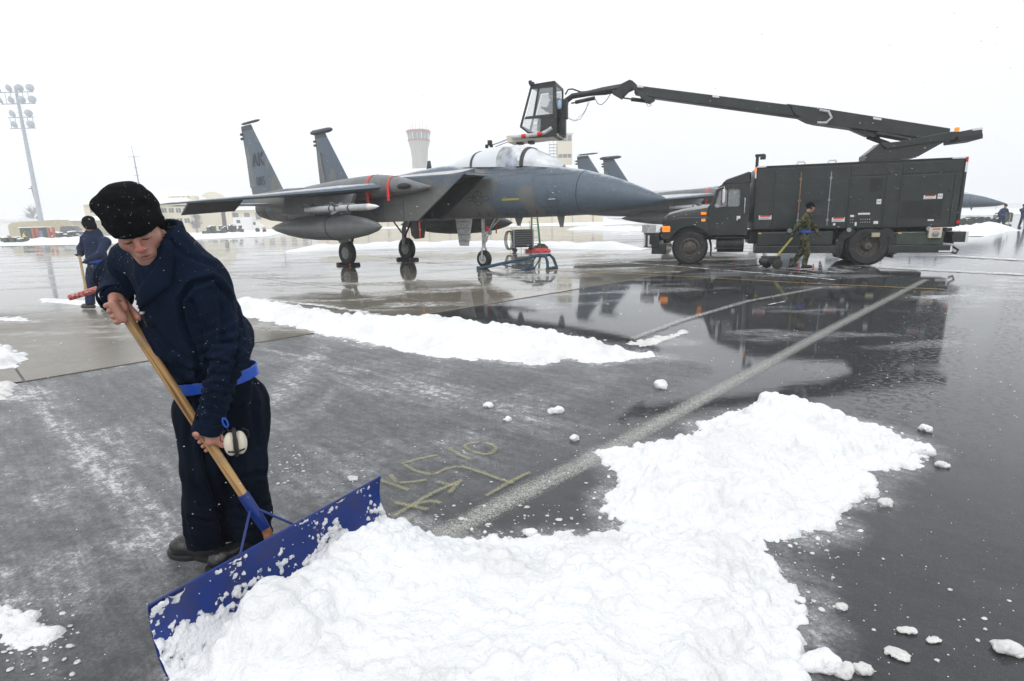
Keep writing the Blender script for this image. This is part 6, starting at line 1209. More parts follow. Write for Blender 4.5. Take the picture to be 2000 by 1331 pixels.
def grip_fn(O, a, b, r, wrist, k=1.0, thumb=1):
    """hand closed round a handle: O point on the handle axis, a axis (towards the index finger), b towards the back of the hand"""
    a = unit(a); b = unit(b-np.dot(b, a)*a); t = np.cross(a, b)*thumb; p = lambda x, y, z: O+k*(a*x+b*y+t*z)
    prims = []
    kn = []
    for i, (x, L_) in enumerate(((.034, 1), (.012, 1.06), (-.011, 1.0), (-.033, .86))):
        rb = .0113-.0006*i; K = p(x, r/k+.021, .014); P1 = p(x, r/k*.35+.006, r/k+.017); P2 = p(x*.96, -r/k*.6-.006, r/k+.006*L_); P3 = p(x*.92, -r/k-.009, -.008*L_)
        prims += [(K, P1, rb*1.08*k, rb*k), (P1, P2, rb*k, rb*.93*k), (P2, P3, rb*.93*k, rb*.82*k)]; kn.append(K)
    W = wrist
    palm = [(W, (kn[0]+kn[1])/2-b*.006*k, .024*k, .0155*k), (W, (kn[2]+kn[3])/2-b*.006*k, .024*k, .0145*k), (kn[0], kn[3], .016*k, .0145*k), (W, p(.0, .016, -.006), .024*k, .018*k)]
    T0 = W*.6+p(.035, .01, -.02)*.4; T1 = p(.052, r/k*.5, -r/k-.012); T2 = p(.046, -r/k-.004, -r/k*.6); T3 = p(.036, -r/k-.012, .004)
    th = [(T0, T1, .017*k, .0125*k), (T1, T2, .012*k, .0105*k), (T2, T3, .0105*k, .0088*k)]
    def fn(P):
        d = None
        for (q0, q1, ra, rb_) in palm: e = d_cap(P, q0, q1, ra, rb_); d = e if d is None else smin(d, e, .012*k)
        for i in range(0, 12, 3):
            e = d_cap(P, *prims[i]); e = smin(e, d_cap(P, *prims[i+1]), .003*k); e = smin(e, d_cap(P, *prims[i+2]), .003*k); d = smin(d, e, .003*k)
        e = d_cap(P, *th[0]); 
        for q_ in th[1:]: e = smin(e, d_cap(P, *q_), .003*k)
        return smin(d, e, .006*k)
    pts = [W]+[q for pr in prims for q in pr[:2]]+[q for pr in th for q in pr[:2]]
    return fn, pts
def add_mesh(parts):
    V = []; F = []; n = 0
    for v, f in parts: V.append(v); F.append(f+n); n += len(v)
    return np.vstack(V), np.vstack(F)
def head_fn(R, c, k=1.0, neck_to=None, mouth=True):
    R = np.asarray(R)   # rows: right(x) forward(y) up(z)
    def fn(P):
        q = ((P-c)@R.T)/k; X = np.abs(q[..., 0]); q2 = np.stack([X, q[..., 1], q[..., 2]], -1)
        d = d_ell(q, (0, -.018, .045), (.077, .096, .088)); d = smin(d, d_ell(q, (0, .018, -.03), (.06, .073, .078)), .03)
        d = smin(d, d_cap(q2, (0, .066, -.088), (.016, .06, -.086), .023, .02), .03); d = smin(d, d_cap(q2, (.052, .0, -.055), (.02, .055, -.086), .018, .016), .035)
        d = smin(d, d_ell(q2, (.043, .052, -.012), (.026, .024, .026)), .022); d = smin(d, d_cap(q2, (0, .084, .036), (.036, .07, .036), .0115, .011), .018)
        d = smax(d, -d_ell(q2, (.031, .098, .014), (.0185, .0175, .0115)), .012); d = smin(d, d_ell(q2, (.031, .0745, .0125), (.0175, .0125, .0115)), .004)
        d = smin(d, d_cap(q, (0, .082, .03), (0, .107, -.012), .0075, .0105), .012); d = smin(d, d_ell(q, (0, .109, -.015), (.0115, .0105, .0095)), .006); d = smin(d, d_ell(q2, (.0125, .0985, -.0185), (.0085, .0105, .0075)), .005)
        d = smax(d, -d_ell(q2, (.0065, .1015, -.0275), (.0042, .006, .0042)), .003)
        d = smin(d, d_ell(q, (0, .083, -.05), (.03, .0165, .022)), .015); d = smin(d, d_ell(q2, (.008, .0955, -.0445), (.0155, .0065, .0052)), .004); d = smin(d, d_ell(q, (0, .0945, -.0565), (.0185, .0075, .0062)), .004)
        d = smax(d, -d_ell(q, (0, .1045, -.0503), (.0235, .0085, .0019)), .002); d = smax(d, -d_ell(q, (0, .1, -.068), (.02, .006, .005)), .01)
        d = d if mouth == 'noear' else smin(d, d_ell(q2, (.079, -.008, .004), (.008, .018, .03)), .008)
        d = d*k
        if neck_to is not None: d = smin(d, d_cap(P, c+(R.T@np.array([0, -.025, -.075]))*k, neck_to, .056*k, .062*k), .025)
        return d
    return fn
def beanie(R, c, k, h, name, parent, off, mat, tall=1.0, seam=True, low=False):
    R = np.asarray(R)
    def fn(P):
        q = ((P-c)@R.T)/k
        d = d_ell(q, (0, -.01, .045), (.086, .104, .085)); d = smin(d, d_ell(q, (.008, -.03, .086*tall), (.078, .08, .056*tall)), .04)
        if seam: d = smin(d, d_cap(q, (.045, -.02, .1*tall), (.082, -.02, .1*tall), .034, .016), .03)
        bk = np.maximum(0, .035-q[..., 1]); zc = np.maximum(.022-1.25*bk, -.065)-(.5*bk if low else 0); d = d if not low else smin(d, d_ell(q, (0, -.02, -.02), (.09, .1, .1)), .02); cut = zc-q[..., 2]; d = smax(d, cut, .006)
        rim = np.maximum(np.abs(q[..., 2]-zc-.024)-.024, d-.005)
        return smin(d, rim, .004)*k
    V, F = organic(fn, c-.2*k*1.25, c+.24*k*1.25, h)
    n = vnorm(V, F); V = folds(V, n, .0042*k, (14, 14, 20), 3)
    q = ((V-c)@R.T)/k; V = V-n*(.004*k*np.exp(-((q[:, 2]-.112*tall-.02*np.sin(q[:, 0]*20))/.006)**2))[:, None]
    return mesh_obj(name, V, F, mat, parent, smooth=True, off=off, fix=False)
def belt_obj(jfn, J, up, off, parent, h, dz, w=.026, tilt=None, thick=.008, name='belt', R_=.34):
    c = J['hip']+up*dz; n = unit(up if tilt is None else tilt)
    arm = lambda P: np.minimum(d_cap(P, J['elL'], J['wrL'], .08), d_cap(P, J['elR'], J['wrR'], .08))
    return c, n
# ---------------------------------------------------------------- the shoveller in the foreground
J = {k: at(*v) for k, v in dict(hip=(432, 765, 2.36), neck=(320, 480, 2.12), shL=(398, 548, 2.14), shR=(262, 515, 2.22), elL=(450, 690, 2.13), wrL=(406, 838, 2.19), elR=(222, 540, 2.40), wrR=(226, 584, 2.145),
     hpR=(392, 800, 2.33), hpL=(474, 790, 2.43), knR=(392, 915, 2.28), knL=(482, 905, 2.36), anR=(408, 1052, 2.40), anL=(495, 1040, 2.44)).items()}
bA, bB = at(334, 752, 2.28), at(503, 712, 2.42)
J['cutc'] = (bA+bB)/2; fwn = unit(np.cross(bB-bA, [0, 0, 1])); J['cutn'] = unit(np.cross(fwn, bB-bA)); J['cutn'] = J['cutn']*np.sign(J['cutn'][2])
J['bulge'] = ((at(382, 608, 2.22), (.155, .14, .22)), (at(430, 662, 2.33), (.128, .125, .11)), (at(345, 655, 2.24), (.13, .11, .15)))
fo = np.array([-1.38, 2.38, 0.0]); man = thing('person', 'person in navy coveralls and black knit hat pushing a blue snow shovel in front', 'person', tuple(fo))
jf, up, side, fw, Rm = jacket_fn(J, .96, 1.0)
back = lambda P: d_ell(P, at(395, 600, 2.22), (.17, .14, .22), Rm)
bag = lambda P: d_ell(P, at(440, 668, 2.34), (.15, .13, .10), Rm)
def jf2(P):
    d = jf(P)
    return np.maximum(d, -d_cap(P, J['neck']-up*.06+fw*.03, J['neck']+up*.2, .068))
lo, hi = bounds([J[k] for k in ('hip', 'neck', 'shL', 'shR', 'elL', 'elR', 'wrL', 'wrR')], .2)
V, F = organic(jf2, lo, hi, .0075, 2); n = vnorm(V, F)
# sleeve compression folds and drapes
def sleeve_folds(V, n, a, b, cpt, amp, fr_, seed):
    ax = unit(b-a); t = (V-a)@ax; r = np.linalg.norm(V-a-t[:, None]*ax, axis=1); m_ = np.exp(-((V-cpt)**2).sum(1)/.14**2)*(r < .13)
    s_, q_, _ = frame(ax); ang = np.arctan2((V-a)@q_, (V-a)@s_)
    w_ = np.sin(t*fr_+1.6*np.sin(ang+seed)+2.5*fbm(V, 5, 2, seed)); return V+n*(amp*m_*(1-np.abs(w_))**1.2*1.4-amp*.4*m_)[:, None]
V = folds(V, n, .0125, (6, 6, 4.0), 2); n = vnorm(V, F)
Pc = V-C0; dz = Pc@cF; vx = 1000+FPX*(Pc@cR)/dz; vy = 665.5-FPX*(Pc@cU)/dz; face_ = np.clip(-(n*(Pc/np.linalg.norm(Pc, axis=1)[:, None])).sum(1)*1.6, 0, 1)
def crease(pts, amp, w_):
    D = seg_d(pts, vx, vy, False); s2 = amp*(-np.exp(-(D/w_)**2)+.6*np.exp(-((D-w_*2)/w_)**2)); return V+n*(s2*face_)[:, None]
for pts, amp, w_ in (([(411, 546), (375, 556), (353, 587), (360, 634), (386, 690), (390, 740), (396, 800)], .017, 5), ([(418, 548), (451, 587), (464, 621), (468, 668), (460, 715), (452, 745)], .015, 5),
                     ([(393, 692), (418, 672), (446, 668)], .012, 4), ([(392, 708), (415, 702), (450, 714)], .011, 4), ([(398, 745), (425, 722), (458, 700)], .010, 4), ([(372, 590), (392, 640), (398, 680)], .009, 6), ([(430, 590), (440, 630), (436, 668)], .008, 5),
                     ([(330, 470), (360, 500), (420, 520)], .007, 5), ([(300, 640), (330, 680), (380, 705)], .009, 6), ([(285, 690), (320, 712), (375, 725)], .008, 5), ([(345, 700), (362, 735)], .007, 4), ([(470, 665), (486, 688), (494, 705)], .009, 5), ([(405, 800), (420, 790), (432, 800)], .008, 3), ([(400, 775), (418, 765), (436, 770)], .008, 3)):
    V = crease(pts, amp, w_)
V = sleeve_folds(V, n, J['shL'], J['elL'], J['elL'], .013, 75, 1); V = sleeve_folds(V, n, J['elL'], J['wrL'], (J['elL']+J['wrL'])/2, .009, 70, 2); V = sleeve_folds(V, n, J['elR'], J['wrR'], J['elR'], .012, 70, 3)
V = folds(V, vnorm(V, F), .004, (19, 19, 12), 6)
jk = mesh_obj('jacket', V, F, M['navy'], man, smooth=True, off=fo, fix=False)
JV, JF = V.copy(), F.copy()
from mathutils.bvhtree import BVHTree
bvh = BVHTree.FromPolygons([tuple(p) for p in JV], [tuple(int(i) for i in f) for f in JF])
def wrap_patch(poly, name, mat, thick=.009, step=3.2, tree=None, lift=.002, parent=None, rnd=.006):
    """cloth panel lying on the jacket: outline seen in the photo, dropped on the real surface and given thickness"""
    A = np.array(poly, float); x0, y0 = A.min(0); x1, y1 = A.max(0); xs = np.arange(x0, x1+step, step); ys = np.arange(y0, y1+step, step); ids = {}; Vv = []; nn = []
    X, Y = np.meshgrid(xs, ys, indexing='ij'); d = in_pile_soft(X, Y, [tuple(p) for p in poly], 1)
    for i in range(len(xs)):
        for j in range(len(ys)):
            if d[i, j] < -step*.7: continue
            r_ = ray(xs[i], ys[j]); hit = (tree or bvh).ray_cast(Vector(C0), Vector(r_).normalized())
            if hit[0] is None: continue
            nrm = np.array(hit[1]); nrm = nrm if np.dot(nrm, -r_) > 0 else -nrm
            ids[(i, j)] = len(Vv); Vv.append(np.array(hit[0])); nn.append((nrm, max(0, min(1, d[i, j]/4))))
    if not Vv: return None
    top = [p+q[0]*(lift+thick*(.35+.65*q[1])) for p, q in zip(Vv, nn)]; bot = [p-q[0]*.003 for p, q in zip(Vv, nn)]; N_ = len(top); Ff = []; E = {}
    for (i, j), a in ids.items():
        if all(k in ids for k in ((i+1, j), (i, j+1), (i+1, j+1))):
            q = (a, ids[(i+1, j)], ids[(i+1, j+1)], ids[(i, j+1)]); 
            if max(np.linalg.norm(Vv[q[k]]-Vv[q[(k+1) % 4]]) for k in range(4)) > .03: continue
            Ff.append(q); Ff.append(tuple(k+N_ for k in q[::-1]))
            for k in range(4): e = (q[k], q[(k+1) % 4]); E[e] = E.get(e, 0)+1
    for (a, b) in list(E):
        if (b, a) not in E: Ff.append((b, a, a+N_, b+N_))
    if not Ff: return None
    return mesh_obj(name, np.array(top+bot), Ff, mat, parent or man, smooth=50, off=fo, fix=True)
wrap_patch([(322, 428), (336, 470), (342, 520), (337, 556), (325, 563), (300, 585), (262, 613), (258, 604), (275, 560), (300, 528), (316, 500), (320, 465)], 'collar_lapel', M['navy'], .012)
wrap_patch([(276, 611), (280, 610), (290, 638), (287, 640)], 'pocket_zip', M['black'], .004, 1.6); wrap_patch([(275, 609), (282, 609), (282, 613), (276, 614)], 'zip_pull', M['gear'], .008, 1.6)
# cuffs
for s, rr in (('L', .058), ('R', .06)):
    a = unit(J['wr'+s]-J['el'+s]); mb = MB(); e1, e2, _ = frame(a); R8 = []
    for t, r_ in ((-.06, .003), (-.058, .008), (-.002, .009), (.0, .002)):
        R8.append([J['wr'+s]+a*t+(e1*math.cos(q)+e2*math.sin(q))*(rr-.008+r_+.003*math.sin(3*q)) for q in np.arange(22)*2*math.pi/22])
    mb.loft(R8, cap=False).build('cuff', M['navy'], man, 50, off=fo)
# standing collar round the neck
def col(P):
    q = P-(J['neck']+up*.01); t = q@up; r = np.linalg.norm(q-t[..., None]*up, axis=-1); ph = np.arctan2(q@side, q@fw)
    hh = .062-.055*np.exp(-(ph/1.15)**2)
    return np.maximum(np.maximum(np.abs(r-.074-.06*np.maximum(t, 0))-.009, t-hh), -t-.06)
lo, hi = J['neck']-.17, J['neck']+.17; V, F = organic(col, lo, hi, .006, 2); V = folds(V, vnorm(V, F), .004, (12, 12, 12), 8); mesh_obj('collar', V, F, M['navy'], man, smooth=True, off=fo, fix=False)
def under(P):
    q = P-(J['neck']+up*.0); t = q@up; r = np.linalg.norm(q-t[..., None]*up, axis=-1); return np.maximum(np.abs(r-.067)-.006, np.abs(t)-.05)
V, F = organic(under, lo, hi, .006, 1); mesh_obj('undershirt_collar', V, F, pm('grey_green_shirt', (.03, .04, .035), .9), man, smooth=True, off=fo, fix=False)
# belt: a band round the waist under the jacket hem
def belt(P):
    c = (bA+bB)/2; fwn = unit(np.cross(bB-bA, [0, 0, 1])); upn = unit(np.cross(fwn, bB-bA)); upn = upn if upn[2] > 0 else -upn
    q = P-c; x = q@unit(bB-bA); y = q@fwn; z = q@upn; e = np.sqrt((x/.168)**2+(y/.145)**2); return np.maximum(np.abs(e-1)*.17-.004, np.abs(z+.012)-.026)
c_ = (bA+bB)/2; V, F = organic(belt, c_-.26, c_+.26, .0048, 1); V = folds(V, vnorm(V, F), .002, (10, 10, 10), 4); mesh_obj('blue_belt', V, F, M['belt'], man, smooth=40, off=fo, fix=False)
# trousers
J['hip'] = J['hip']+0
tf0 = trouser_fn(J, 1.0, 1.13, .084)
def tfn(P): return smax(smin(tf0(P), d_ell(P, at(460, 788, 2.4), (.11, .13, .15)), .05), (P-J['cutc'])@J['cutn']-.0, .02)
lo, hi = bounds([J[k] for k in ('hip', 'knL', 'knR', 'anL', 'anR')], .2); V, F = organic(tfn, lo, hi, .008, 2); n = vnorm(V, F)
V = folds(V, n, .016, (8, 8, 2.6), 12); low = sstep(.45, .08, V[:, 2]); V = folds(V, vnorm(V, F), .009, (7, 7, 15), 14, low)
n = vnorm(V, F); Pc = V-C0; dz = Pc@cF; vx = 1000+FPX*(Pc@cR)/dz; vy = 665.5-FPX*(Pc@cU)/dz; face_ = np.clip(-(n*(Pc/np.linalg.norm(Pc, axis=1)[:, None])).sum(1)*1.6, 0, 1)
for pts, amp, w_ in (([(398, 790), (396, 860), (408, 930), (432, 1000), (440, 1060)], .02, 6), ([(372, 790), (368, 860), (380, 940)], .009, 5), ([(500, 745), (492, 800), (505, 870)], .010, 6), ([(470, 900), (480, 960), (478, 1020)], .009, 6), ([(395, 985), (420, 992), (435, 1005)], .009, 4), ([(372, 1010), (400, 1020), (428, 1018)], .009, 4), ([(455, 990), (490, 1000), (525, 985)], .009, 5), ([(450, 1030), (490, 1040), (530, 1020)], .009, 4), ([(430, 770), (450, 800), (500, 790)], .009, 5), ([(455, 940), (500, 925), (530, 930)], .008, 5)):
    V = crease(pts, amp, w_)
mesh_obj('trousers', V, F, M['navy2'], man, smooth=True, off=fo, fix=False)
# boots
for s, toe in (('R', gnd(352, 1082)), ('L', gnd(452, 1100))):
    an = J['an'+s]; bf, sf, c, f = boot_fn(an, toe); lo, hi = c-np.array([.26, .26, .03]), c+np.array([.26, .26, .27])
    V, F = organic(bf, lo, hi, .007, 1); V = folds(V, vnorm(V, F), .003, (20, 20, 20), 3); bt = mesh_obj('boot', V, F, M['blackgloss'], man, smooth=True, off=fo, fix=False)
    V, F = organic(sf, lo, hi, .007, 0); mesh_obj('sole', V, F, M['black'], bt, smooth=40, off=fo, fix=False)
# shovel: blade, socket, braces, handle
shv = thing('snow_shovel', 'wide blue steel snow pusher with a long worn wooden handle held by the front person', 'snow shovel', (-.95, 2.17, 0)); so_ = np.array([-.95, 2.17, 0])
A = np.array([-1.262, 1.70, 0]); B = np.array([-.685, 2.655, 0]); bd = unit(B-A); nn = np.array([bd[1], -bd[0], 0]); Lb = np.linalg.norm(B-A)
prof = [(.045, .004), (.022, .03), (.004, .075), (-.006, .13), (-.008, .18), (-.005, .225), (.003, .262), (.005, .27)]
Vb = []; nu = 40; npf = len(prof)
for i in range(nu+1):
    u = Lb*i/nu
    for (w_, z) in prof:
        dent = .003*math.sin(u*7+z*20)
        Vb.append(A+bd*u+nn*(w_+dent)+np.array([0, 0, z]))
front = [p+nn*.0022 for p in Vb]; backv = [p-nn*.0022 for p in Vb]; N_ = len(front); Fb = []
for i in range(nu):
    for j in range(npf-1): q = (i*npf+j, (i+1)*npf+j, (i+1)*npf+j+1, i*npf+j+1); Fb += [q, tuple(k+N_ for k in q[::-1])]
for i in range(nu):
    for j in (0, npf-1): a, b = i*npf+j, (i+1)*npf+j; Fb.append((a, b, b+N_, a+N_))
for j in range(npf-1):
    for i in (0, nu): a, b = i*npf+j, i*npf+j+1; Fb.append((a, b, b+N_, a+N_))
bl_ = mesh_obj('blade', np.array(front+backv), Fb, M['blade'], shv, smooth=40, off=so_)
rim = MB().tube([A+bd*u+nn*.005+np.array([0, 0, .271]) for u in np.linspace(0, Lb, 12)], .0045, 6); rim.build('rolled_rim', M['blade'], bl_, 50, off=so_)
def on_blade(u, z): w_ = np.interp(z, [p[1] for p in prof], [p[0] for p in prof]); return A+bd*u+nn*(w_+.003)+np.array([0, 0, z])
for u, z in ((.42, .15), (.7, .2), (.2, .1)): MB().ball(on_blade(u, z), (.009, .009, .006), 10, 6).build('rivet', M['steel'], bl_, 60, off=so_)
# snow stuck on the blade face: real crusts
hs, ws = .0042, 0
us = np.arange(0, Lb, hs); zs = np.arange(.0, .268, hs); U, Zz = np.meshgrid(us, zs, indexing='ij'); Pn = np.stack([U, Zz*1.0, 0*U], -1)
cov = fbm(Pn, 9, 5, 31)+.16*sstep(.5, .0, U)*1.0+.22*sstep(.2, .02, Zz)+.1*np.exp(-((U-Lb)/.16)**2)+.07*np.exp(-((Zz-.255)/.02)**2)+.10*np.exp(-((U-.75)/.12)**2)-.115
fine = fbm(Pn, 55, 4, 5); th_ = np.clip((cov+.62*(fine-.5)+.2*(fbm(Pn, 22, 3, 9)-.5)-.60), 0, 1)*.11; th_ = np.minimum(th_, .018)
nu_, nz_ = U.shape; W0 = np.interp(Zz, [p[1] for p in prof], [p[0] for p in prof])
Vs = (A[None, None]+bd*U[..., None]+nn*(W0+.0028+.003*np.sin(U*7+Zz*20)+np.where(th_ > .0008, th_, -.006))[..., None]); Vs[..., 2] += Zz
idx = np.arange(nu_*nz_).reshape(nu_, nz_); Fs = np.stack([idx[:-1, :-1], idx[1:, :-1], idx[1:, 1:], idx[:-1, 1:]], -1).reshape(-1, 4); keep = (th_.ravel()[Fs] > .0008).any(1)
used = np.unique(Fs[keep]); re = -np.ones(nu_*nz_, int); re[used] = np.arange(len(used))
mark(mesh_obj('stuck_snow', Vs.reshape(-1, 3)[used], re[Fs[keep]], M['snow'], shv, smooth=True, off=so_, fix=False), kind='stuff')
hB = at(520, 1035, 2.24); hT = at(227, 588, 2.10); hd = unit(hT-hB); hB2 = hB-hd*.03
Lh = np.linalg.norm(hT-hB)
wood = bpy.data.materials.new('varnished_ash_wood'); wood.use_nodes = True; N, L = nodes(wood); b = N['Principled BSDF']; tc = N.new('ShaderNodeTexCoord'); mp = N.new('ShaderNodeMapping')
mp.inputs['Scale'].default_value = (55, 55, 2.2); L.new(tc.outputs['Object'], mp.inputs[0]); n1 = N.new('ShaderNodeTexNoise'); n1.inputs['Scale'].default_value = 1; n1.inputs['Detail'].default_value = 5; n1.inputs['Distortion'].default_value = 1.2; L.new(mp.outputs[0], n1.inputs[0])
r = N.new('ShaderNodeValToRGB'); L.new(n1.outputs[0], r.inputs[0]); e = r.color_ramp.elements; e[0].position = .36; e[0].color = (.13, .062, .02, 1); e[1].position = .56; e[1].color = (.52, .32, .125, 1); q = e.new(.45); q.color = (.38, .21, .075, 1)
n2 = N.new('ShaderNodeTexNoise'); n2.inputs['Scale'].default_value = 9; n2.inputs['Detail'].default_value = 6; L.new(tc.outputs['Object'], n2.inputs[0]); mr = N.new('ShaderNodeMapRange'); mr.inputs[1].default_value = .5; mr.inputs[2].default_value = .75; mr.inputs[4].default_value = .75; L.new(n2.outputs[0], mr.inputs[0])
x = N.new('ShaderNodeMix'); x.data_type = 'RGBA'; L.new(mr.outputs[0], x.inputs[0]); L.new(r.outputs[0], x.inputs[6]); x.inputs[7].default_value = (.2, .16, .12, 1); L.new(x.outputs[2], b.inputs['Base Color']); b.inputs['Roughness'].default_value = .38; b.inputs['Coat Weight'].default_value = .3
ho = MB().tube([(0, 0, t) for t in (.17, .3, Lh*.5, Lh*.8, Lh*.96, Lh-.012, Lh)], (.0185, .0195, .0195, .0185, .0185, .0175, .012), 20).build('handle', wood, shv, 50)
e1, e2, e3 = frame(hd); Mx = Matrix(((e1[0], e2[0], e3[0], hB[0]-so_[0]), (e1[1], e2[1], e3[1], hB[1]-so_[1]), (e1[2], e2[2], e3[2], hB[2]), (0, 0, 0, 1))); ho.matrix_local = Mx
sk = MB().tube([hB, hB+hd*.03, hB+hd*.19, hB+hd*.2], (.018, .0225, .0235, .0215), 18).build('socket', M['blade'], shv, 50, off=so_)
MB().tube([on_blade(.50, .17)-nn*.01, hB], (.02, .02), 10).build('neck_rod', pm('rusty_steel', (.18, .07, .03), .8, var=.4, vs_=30), shv, 50, off=so_)
for k, (u, z) in enumerate(((.33, .2), (.66, .21))): MB().tube([on_blade(u, z)-nn*.01, hB+hd*.13], .0055, 8).build('brace', M['blade'], shv, 50, off=so_)
# body: head, neck, forearms, hands (one mesh)
hc = at(272, 462, 2.02)
toC = unit(C0-hc); left_v = unit(np.cross([0, 0, 1.], toC)); left_v = left_v if left_v[0] < 0 else -left_v
f0 = unit(np.array([toC[0], toC[1], 0])); a_ = math.radians(9); fh = f0*math.cos(a_)+left_v*math.sin(a_)
pit = math.radians(32); fwd = fh*math.cos(pit)-np.array([0, 0, 1])*math.sin(pit); upv = fh*math.sin(pit)+np.array([0, 0, 1])*math.cos(pit)
rt = np.cross(fwd, upv); ro = math.radians(15); lf = -rt; lf = lf if np.dot(lf, left_v) > 0 else rt
upv = unit(upv*math.cos(ro)+lf*math.sin(ro)); rt = unit(np.cross(fwd, upv)); HR = np.array([rt, fwd, upv])
hk = 1.0; hc = hc-fwd*.045
hfn = head_fn(HR, hc, hk, J['neck']-up*.08, 'noear')
V, F = organic(hfn, hc-.26, hc+.2, .0031, 1); q = ((V-hc)@HR.T)/hk
flush = .95*np.exp(-((q[:, 0]/.02)**2+((q[:, 1]-.108)/.03)**2+((q[:, 2]+.008)/.022)**2))+.42*np.exp(-(((np.abs(q[:, 0])-.045)/.02)**2+((q[:, 2]+.014)/.022)**2))*(q[:, 1] > .03)+.5*np.exp(-((q[:, 0]/.024)**2+((q[:, 2]+.051)/.0085)**2))*(q[:, 1] > .07)
Wr = at(222, 568, 2.20); gr_ = at(226, 590, 2.115)
backR = unit(unit(C0-gr_)*.75+np.array([-.3, 0, .75]))
OR = hB+hd*(Lh-.035); tR = unit((OR-Wr)-hd*np.dot(OR-Wr, hd)); tc1 = unit(C0-OR); bR = unit(tc1-hd*np.dot(tc1, hd)); tR = unit(-cR*.83-cU*.55); bR = unit(bR+.25*cU-.15*cR)
sgR = 1 if np.dot(np.cross(-hd, bR), tR) > 0 else -1
hR, pR = grip_fn(OR, hd*-1, bR, .0185, Wr, 1.0, thumb=sgR)
gl = hB+hd*(np.dot(at(402, 866, 2.17)-hB, hd)); backL = unit(np.array([.35, -.2, -.0])+unit(C0-gl)*.25+np.array([.6, .3, 0]))
hL, pL = grip_fn(gl, hd*1, unit(np.array([.85, -.15, -.1])), .0195, J['wrL']+unit(gl-J['wrL'])*.0, 1.08, thumb=1)
parts = [(V, F)]; fl = [flush]
for hf_, pp, wr, el in ((hR, pR, Wr, J['elR']), (hL, pL, J['wrL'], J['elL'])):
    lo, hi = bounds(pp, .04); arm = unit(el-wr); g = (lambda hf_, wr, arm: (lambda P: smin(hf_(P), d_cap(P, wr, wr+arm*.07, .026, .03), .02)))(hf_, wr, arm)
    v, f = organic(g, lo-.05, hi+.05, .0032, 1); parts.append((v, f)); fl.append(.38*np.clip(fbm(v, 30, 3)*1.4-.2, 0, 1)+.1)
core = lambda P: smin(d_cap(P, J['neck'], J['hip'], .05, .07), smin(smin(d_cap(P, J['neck'], J['shL'], .03), d_cap(P, J['neck'], J['shR'], .03), .02), smin(smin(d_cap(P, J['shL'], J['elL'], .03), d_cap(P, J['elL'], J['wrL'], .027), .01), smin(d_cap(P, J['shR'], J['elR'], .03), d_cap(P, J['elR'], J['wrR'], .027), .01), .01), .01), .02)
lo, hi = bounds([J[k] for k in ('hip', 'neck', 'elR', 'wrR', 'wrL', 'shL')], .09); parts.append(organic(core, lo, hi, .014, 0)); fl.append(np.zeros(len(parts[-1][0])))
V, F = add_mesh(parts); mesh_obj('body', V, F, M['skin'], man, smooth=True, off=fo, fix=False, attrs={'flush': np.concatenate(fl)})
def hp(x, y, z): return hc+HR.T@(np.array([x, y, z])*hk)
for s in (-1, 1):
    MB().tube([hp(s*.016, .0835, .008), hp(s*.031, .0875, .0065), hp(s*.046, .077, .008)], .0016, 6).build('eyelashes', M['hat'], man, 50, off=fo)
    MB().tube([hp(s*.014, .097, .036), hp(s*.032, .0935, .041), hp(s*.05, .078, .036)], (.003, .0035, .002), 6).build('eyebrow', pm('brown_hair', (.07, .045, .025), .9), man, 50, off=fo)
MB().tube([hp(-.021, .0945, -.0505), hp(-.01, .0995, -.0498), hp(0, .1005, -.0506), hp(.01, .0995, -.0498), hp(.021, .0945, -.0505)], .0013, 6).build('mouth_line', pm('dark_lip_line', (.09, .025, .02), .6), man, 50, off=fo)
beanie(HR, hc+upv*.002, 1.05, .0055, 'knit_hat', man, fo, M['hat'], 1.04)
# ear defenders hanging from a blue snap hook
ec = at(460, 866, 2.13); ef = thing('ear_defenders', 'cream ear defenders with a black band hanging at the hip of the front person', 'ear defenders', tuple(ec)); 
tr_ = unit(np.cross(unit(C0-ec), [0, 0, 1])); tu = np.array([0, 0, 1.]); tn_ = unit(np.cross(tu, tr_)); Re = np.array([tr_, tn_, tu])
for s in (-1, 1):
    cp1 = MB().ball(tr_*s*.017+tu*.0, (.026, .034, .048), 20, 14, Re).build('ear_cup', M['offwhite'], ef, 60); MB().lathe([(.036, -.004), (.04, 0), (.036, .004)], tr_*s*.005, tr_, 22).build('cushion', M['black'], cp1, 50)
    MB().tube([tr_*s*.04+tu*.015, tr_*s*.052+tu*.02, tr_*s*.05+tu*.045, tr_*s*.03+tu*.058], .0022, 6).build('wire_yoke', M['black'], ef, 50)
MB().tube([tu*.06-tn_*.0+[0, 0, 0], tu*.05+unit(C0-ec)*.034, unit(C0-ec)*.042, -tu*.04+unit(C0-ec)*.034, -tu*.052], .0075, 8).build('headband', M['black'], ef, 60)
MB().tube([-tu*.03+tr_*-.03+unit(C0-ec)*.03, -tu*.038+unit(C0-ec)*.038, -tu*.03+tr_*.03+unit(C0-ec)*.03], .004, 6).build('band_wire', M['black'], ef, 60)
kc = at(440, 826, 2.12); o = MB().tube([kc+tr_*(.008*math.cos(t)+.004*math.sin(t))+tu*.018*math.sin(t)*1.1 for t in np.linspace(0, 2*math.pi, 15)], .0036, 8).build('snap_hook', M['belt'], None, 60, off=kc); o.location = tuple(kc); mark(o, 'small blue snap hook clipped above the cream ear defenders', 'carabiner')
MB().tube([at(443, 838, 2.12)-ec, at(447, 843, 2.12)-ec, tu*.058], .0025, 6).build('cord', M['black'], ef, 50)
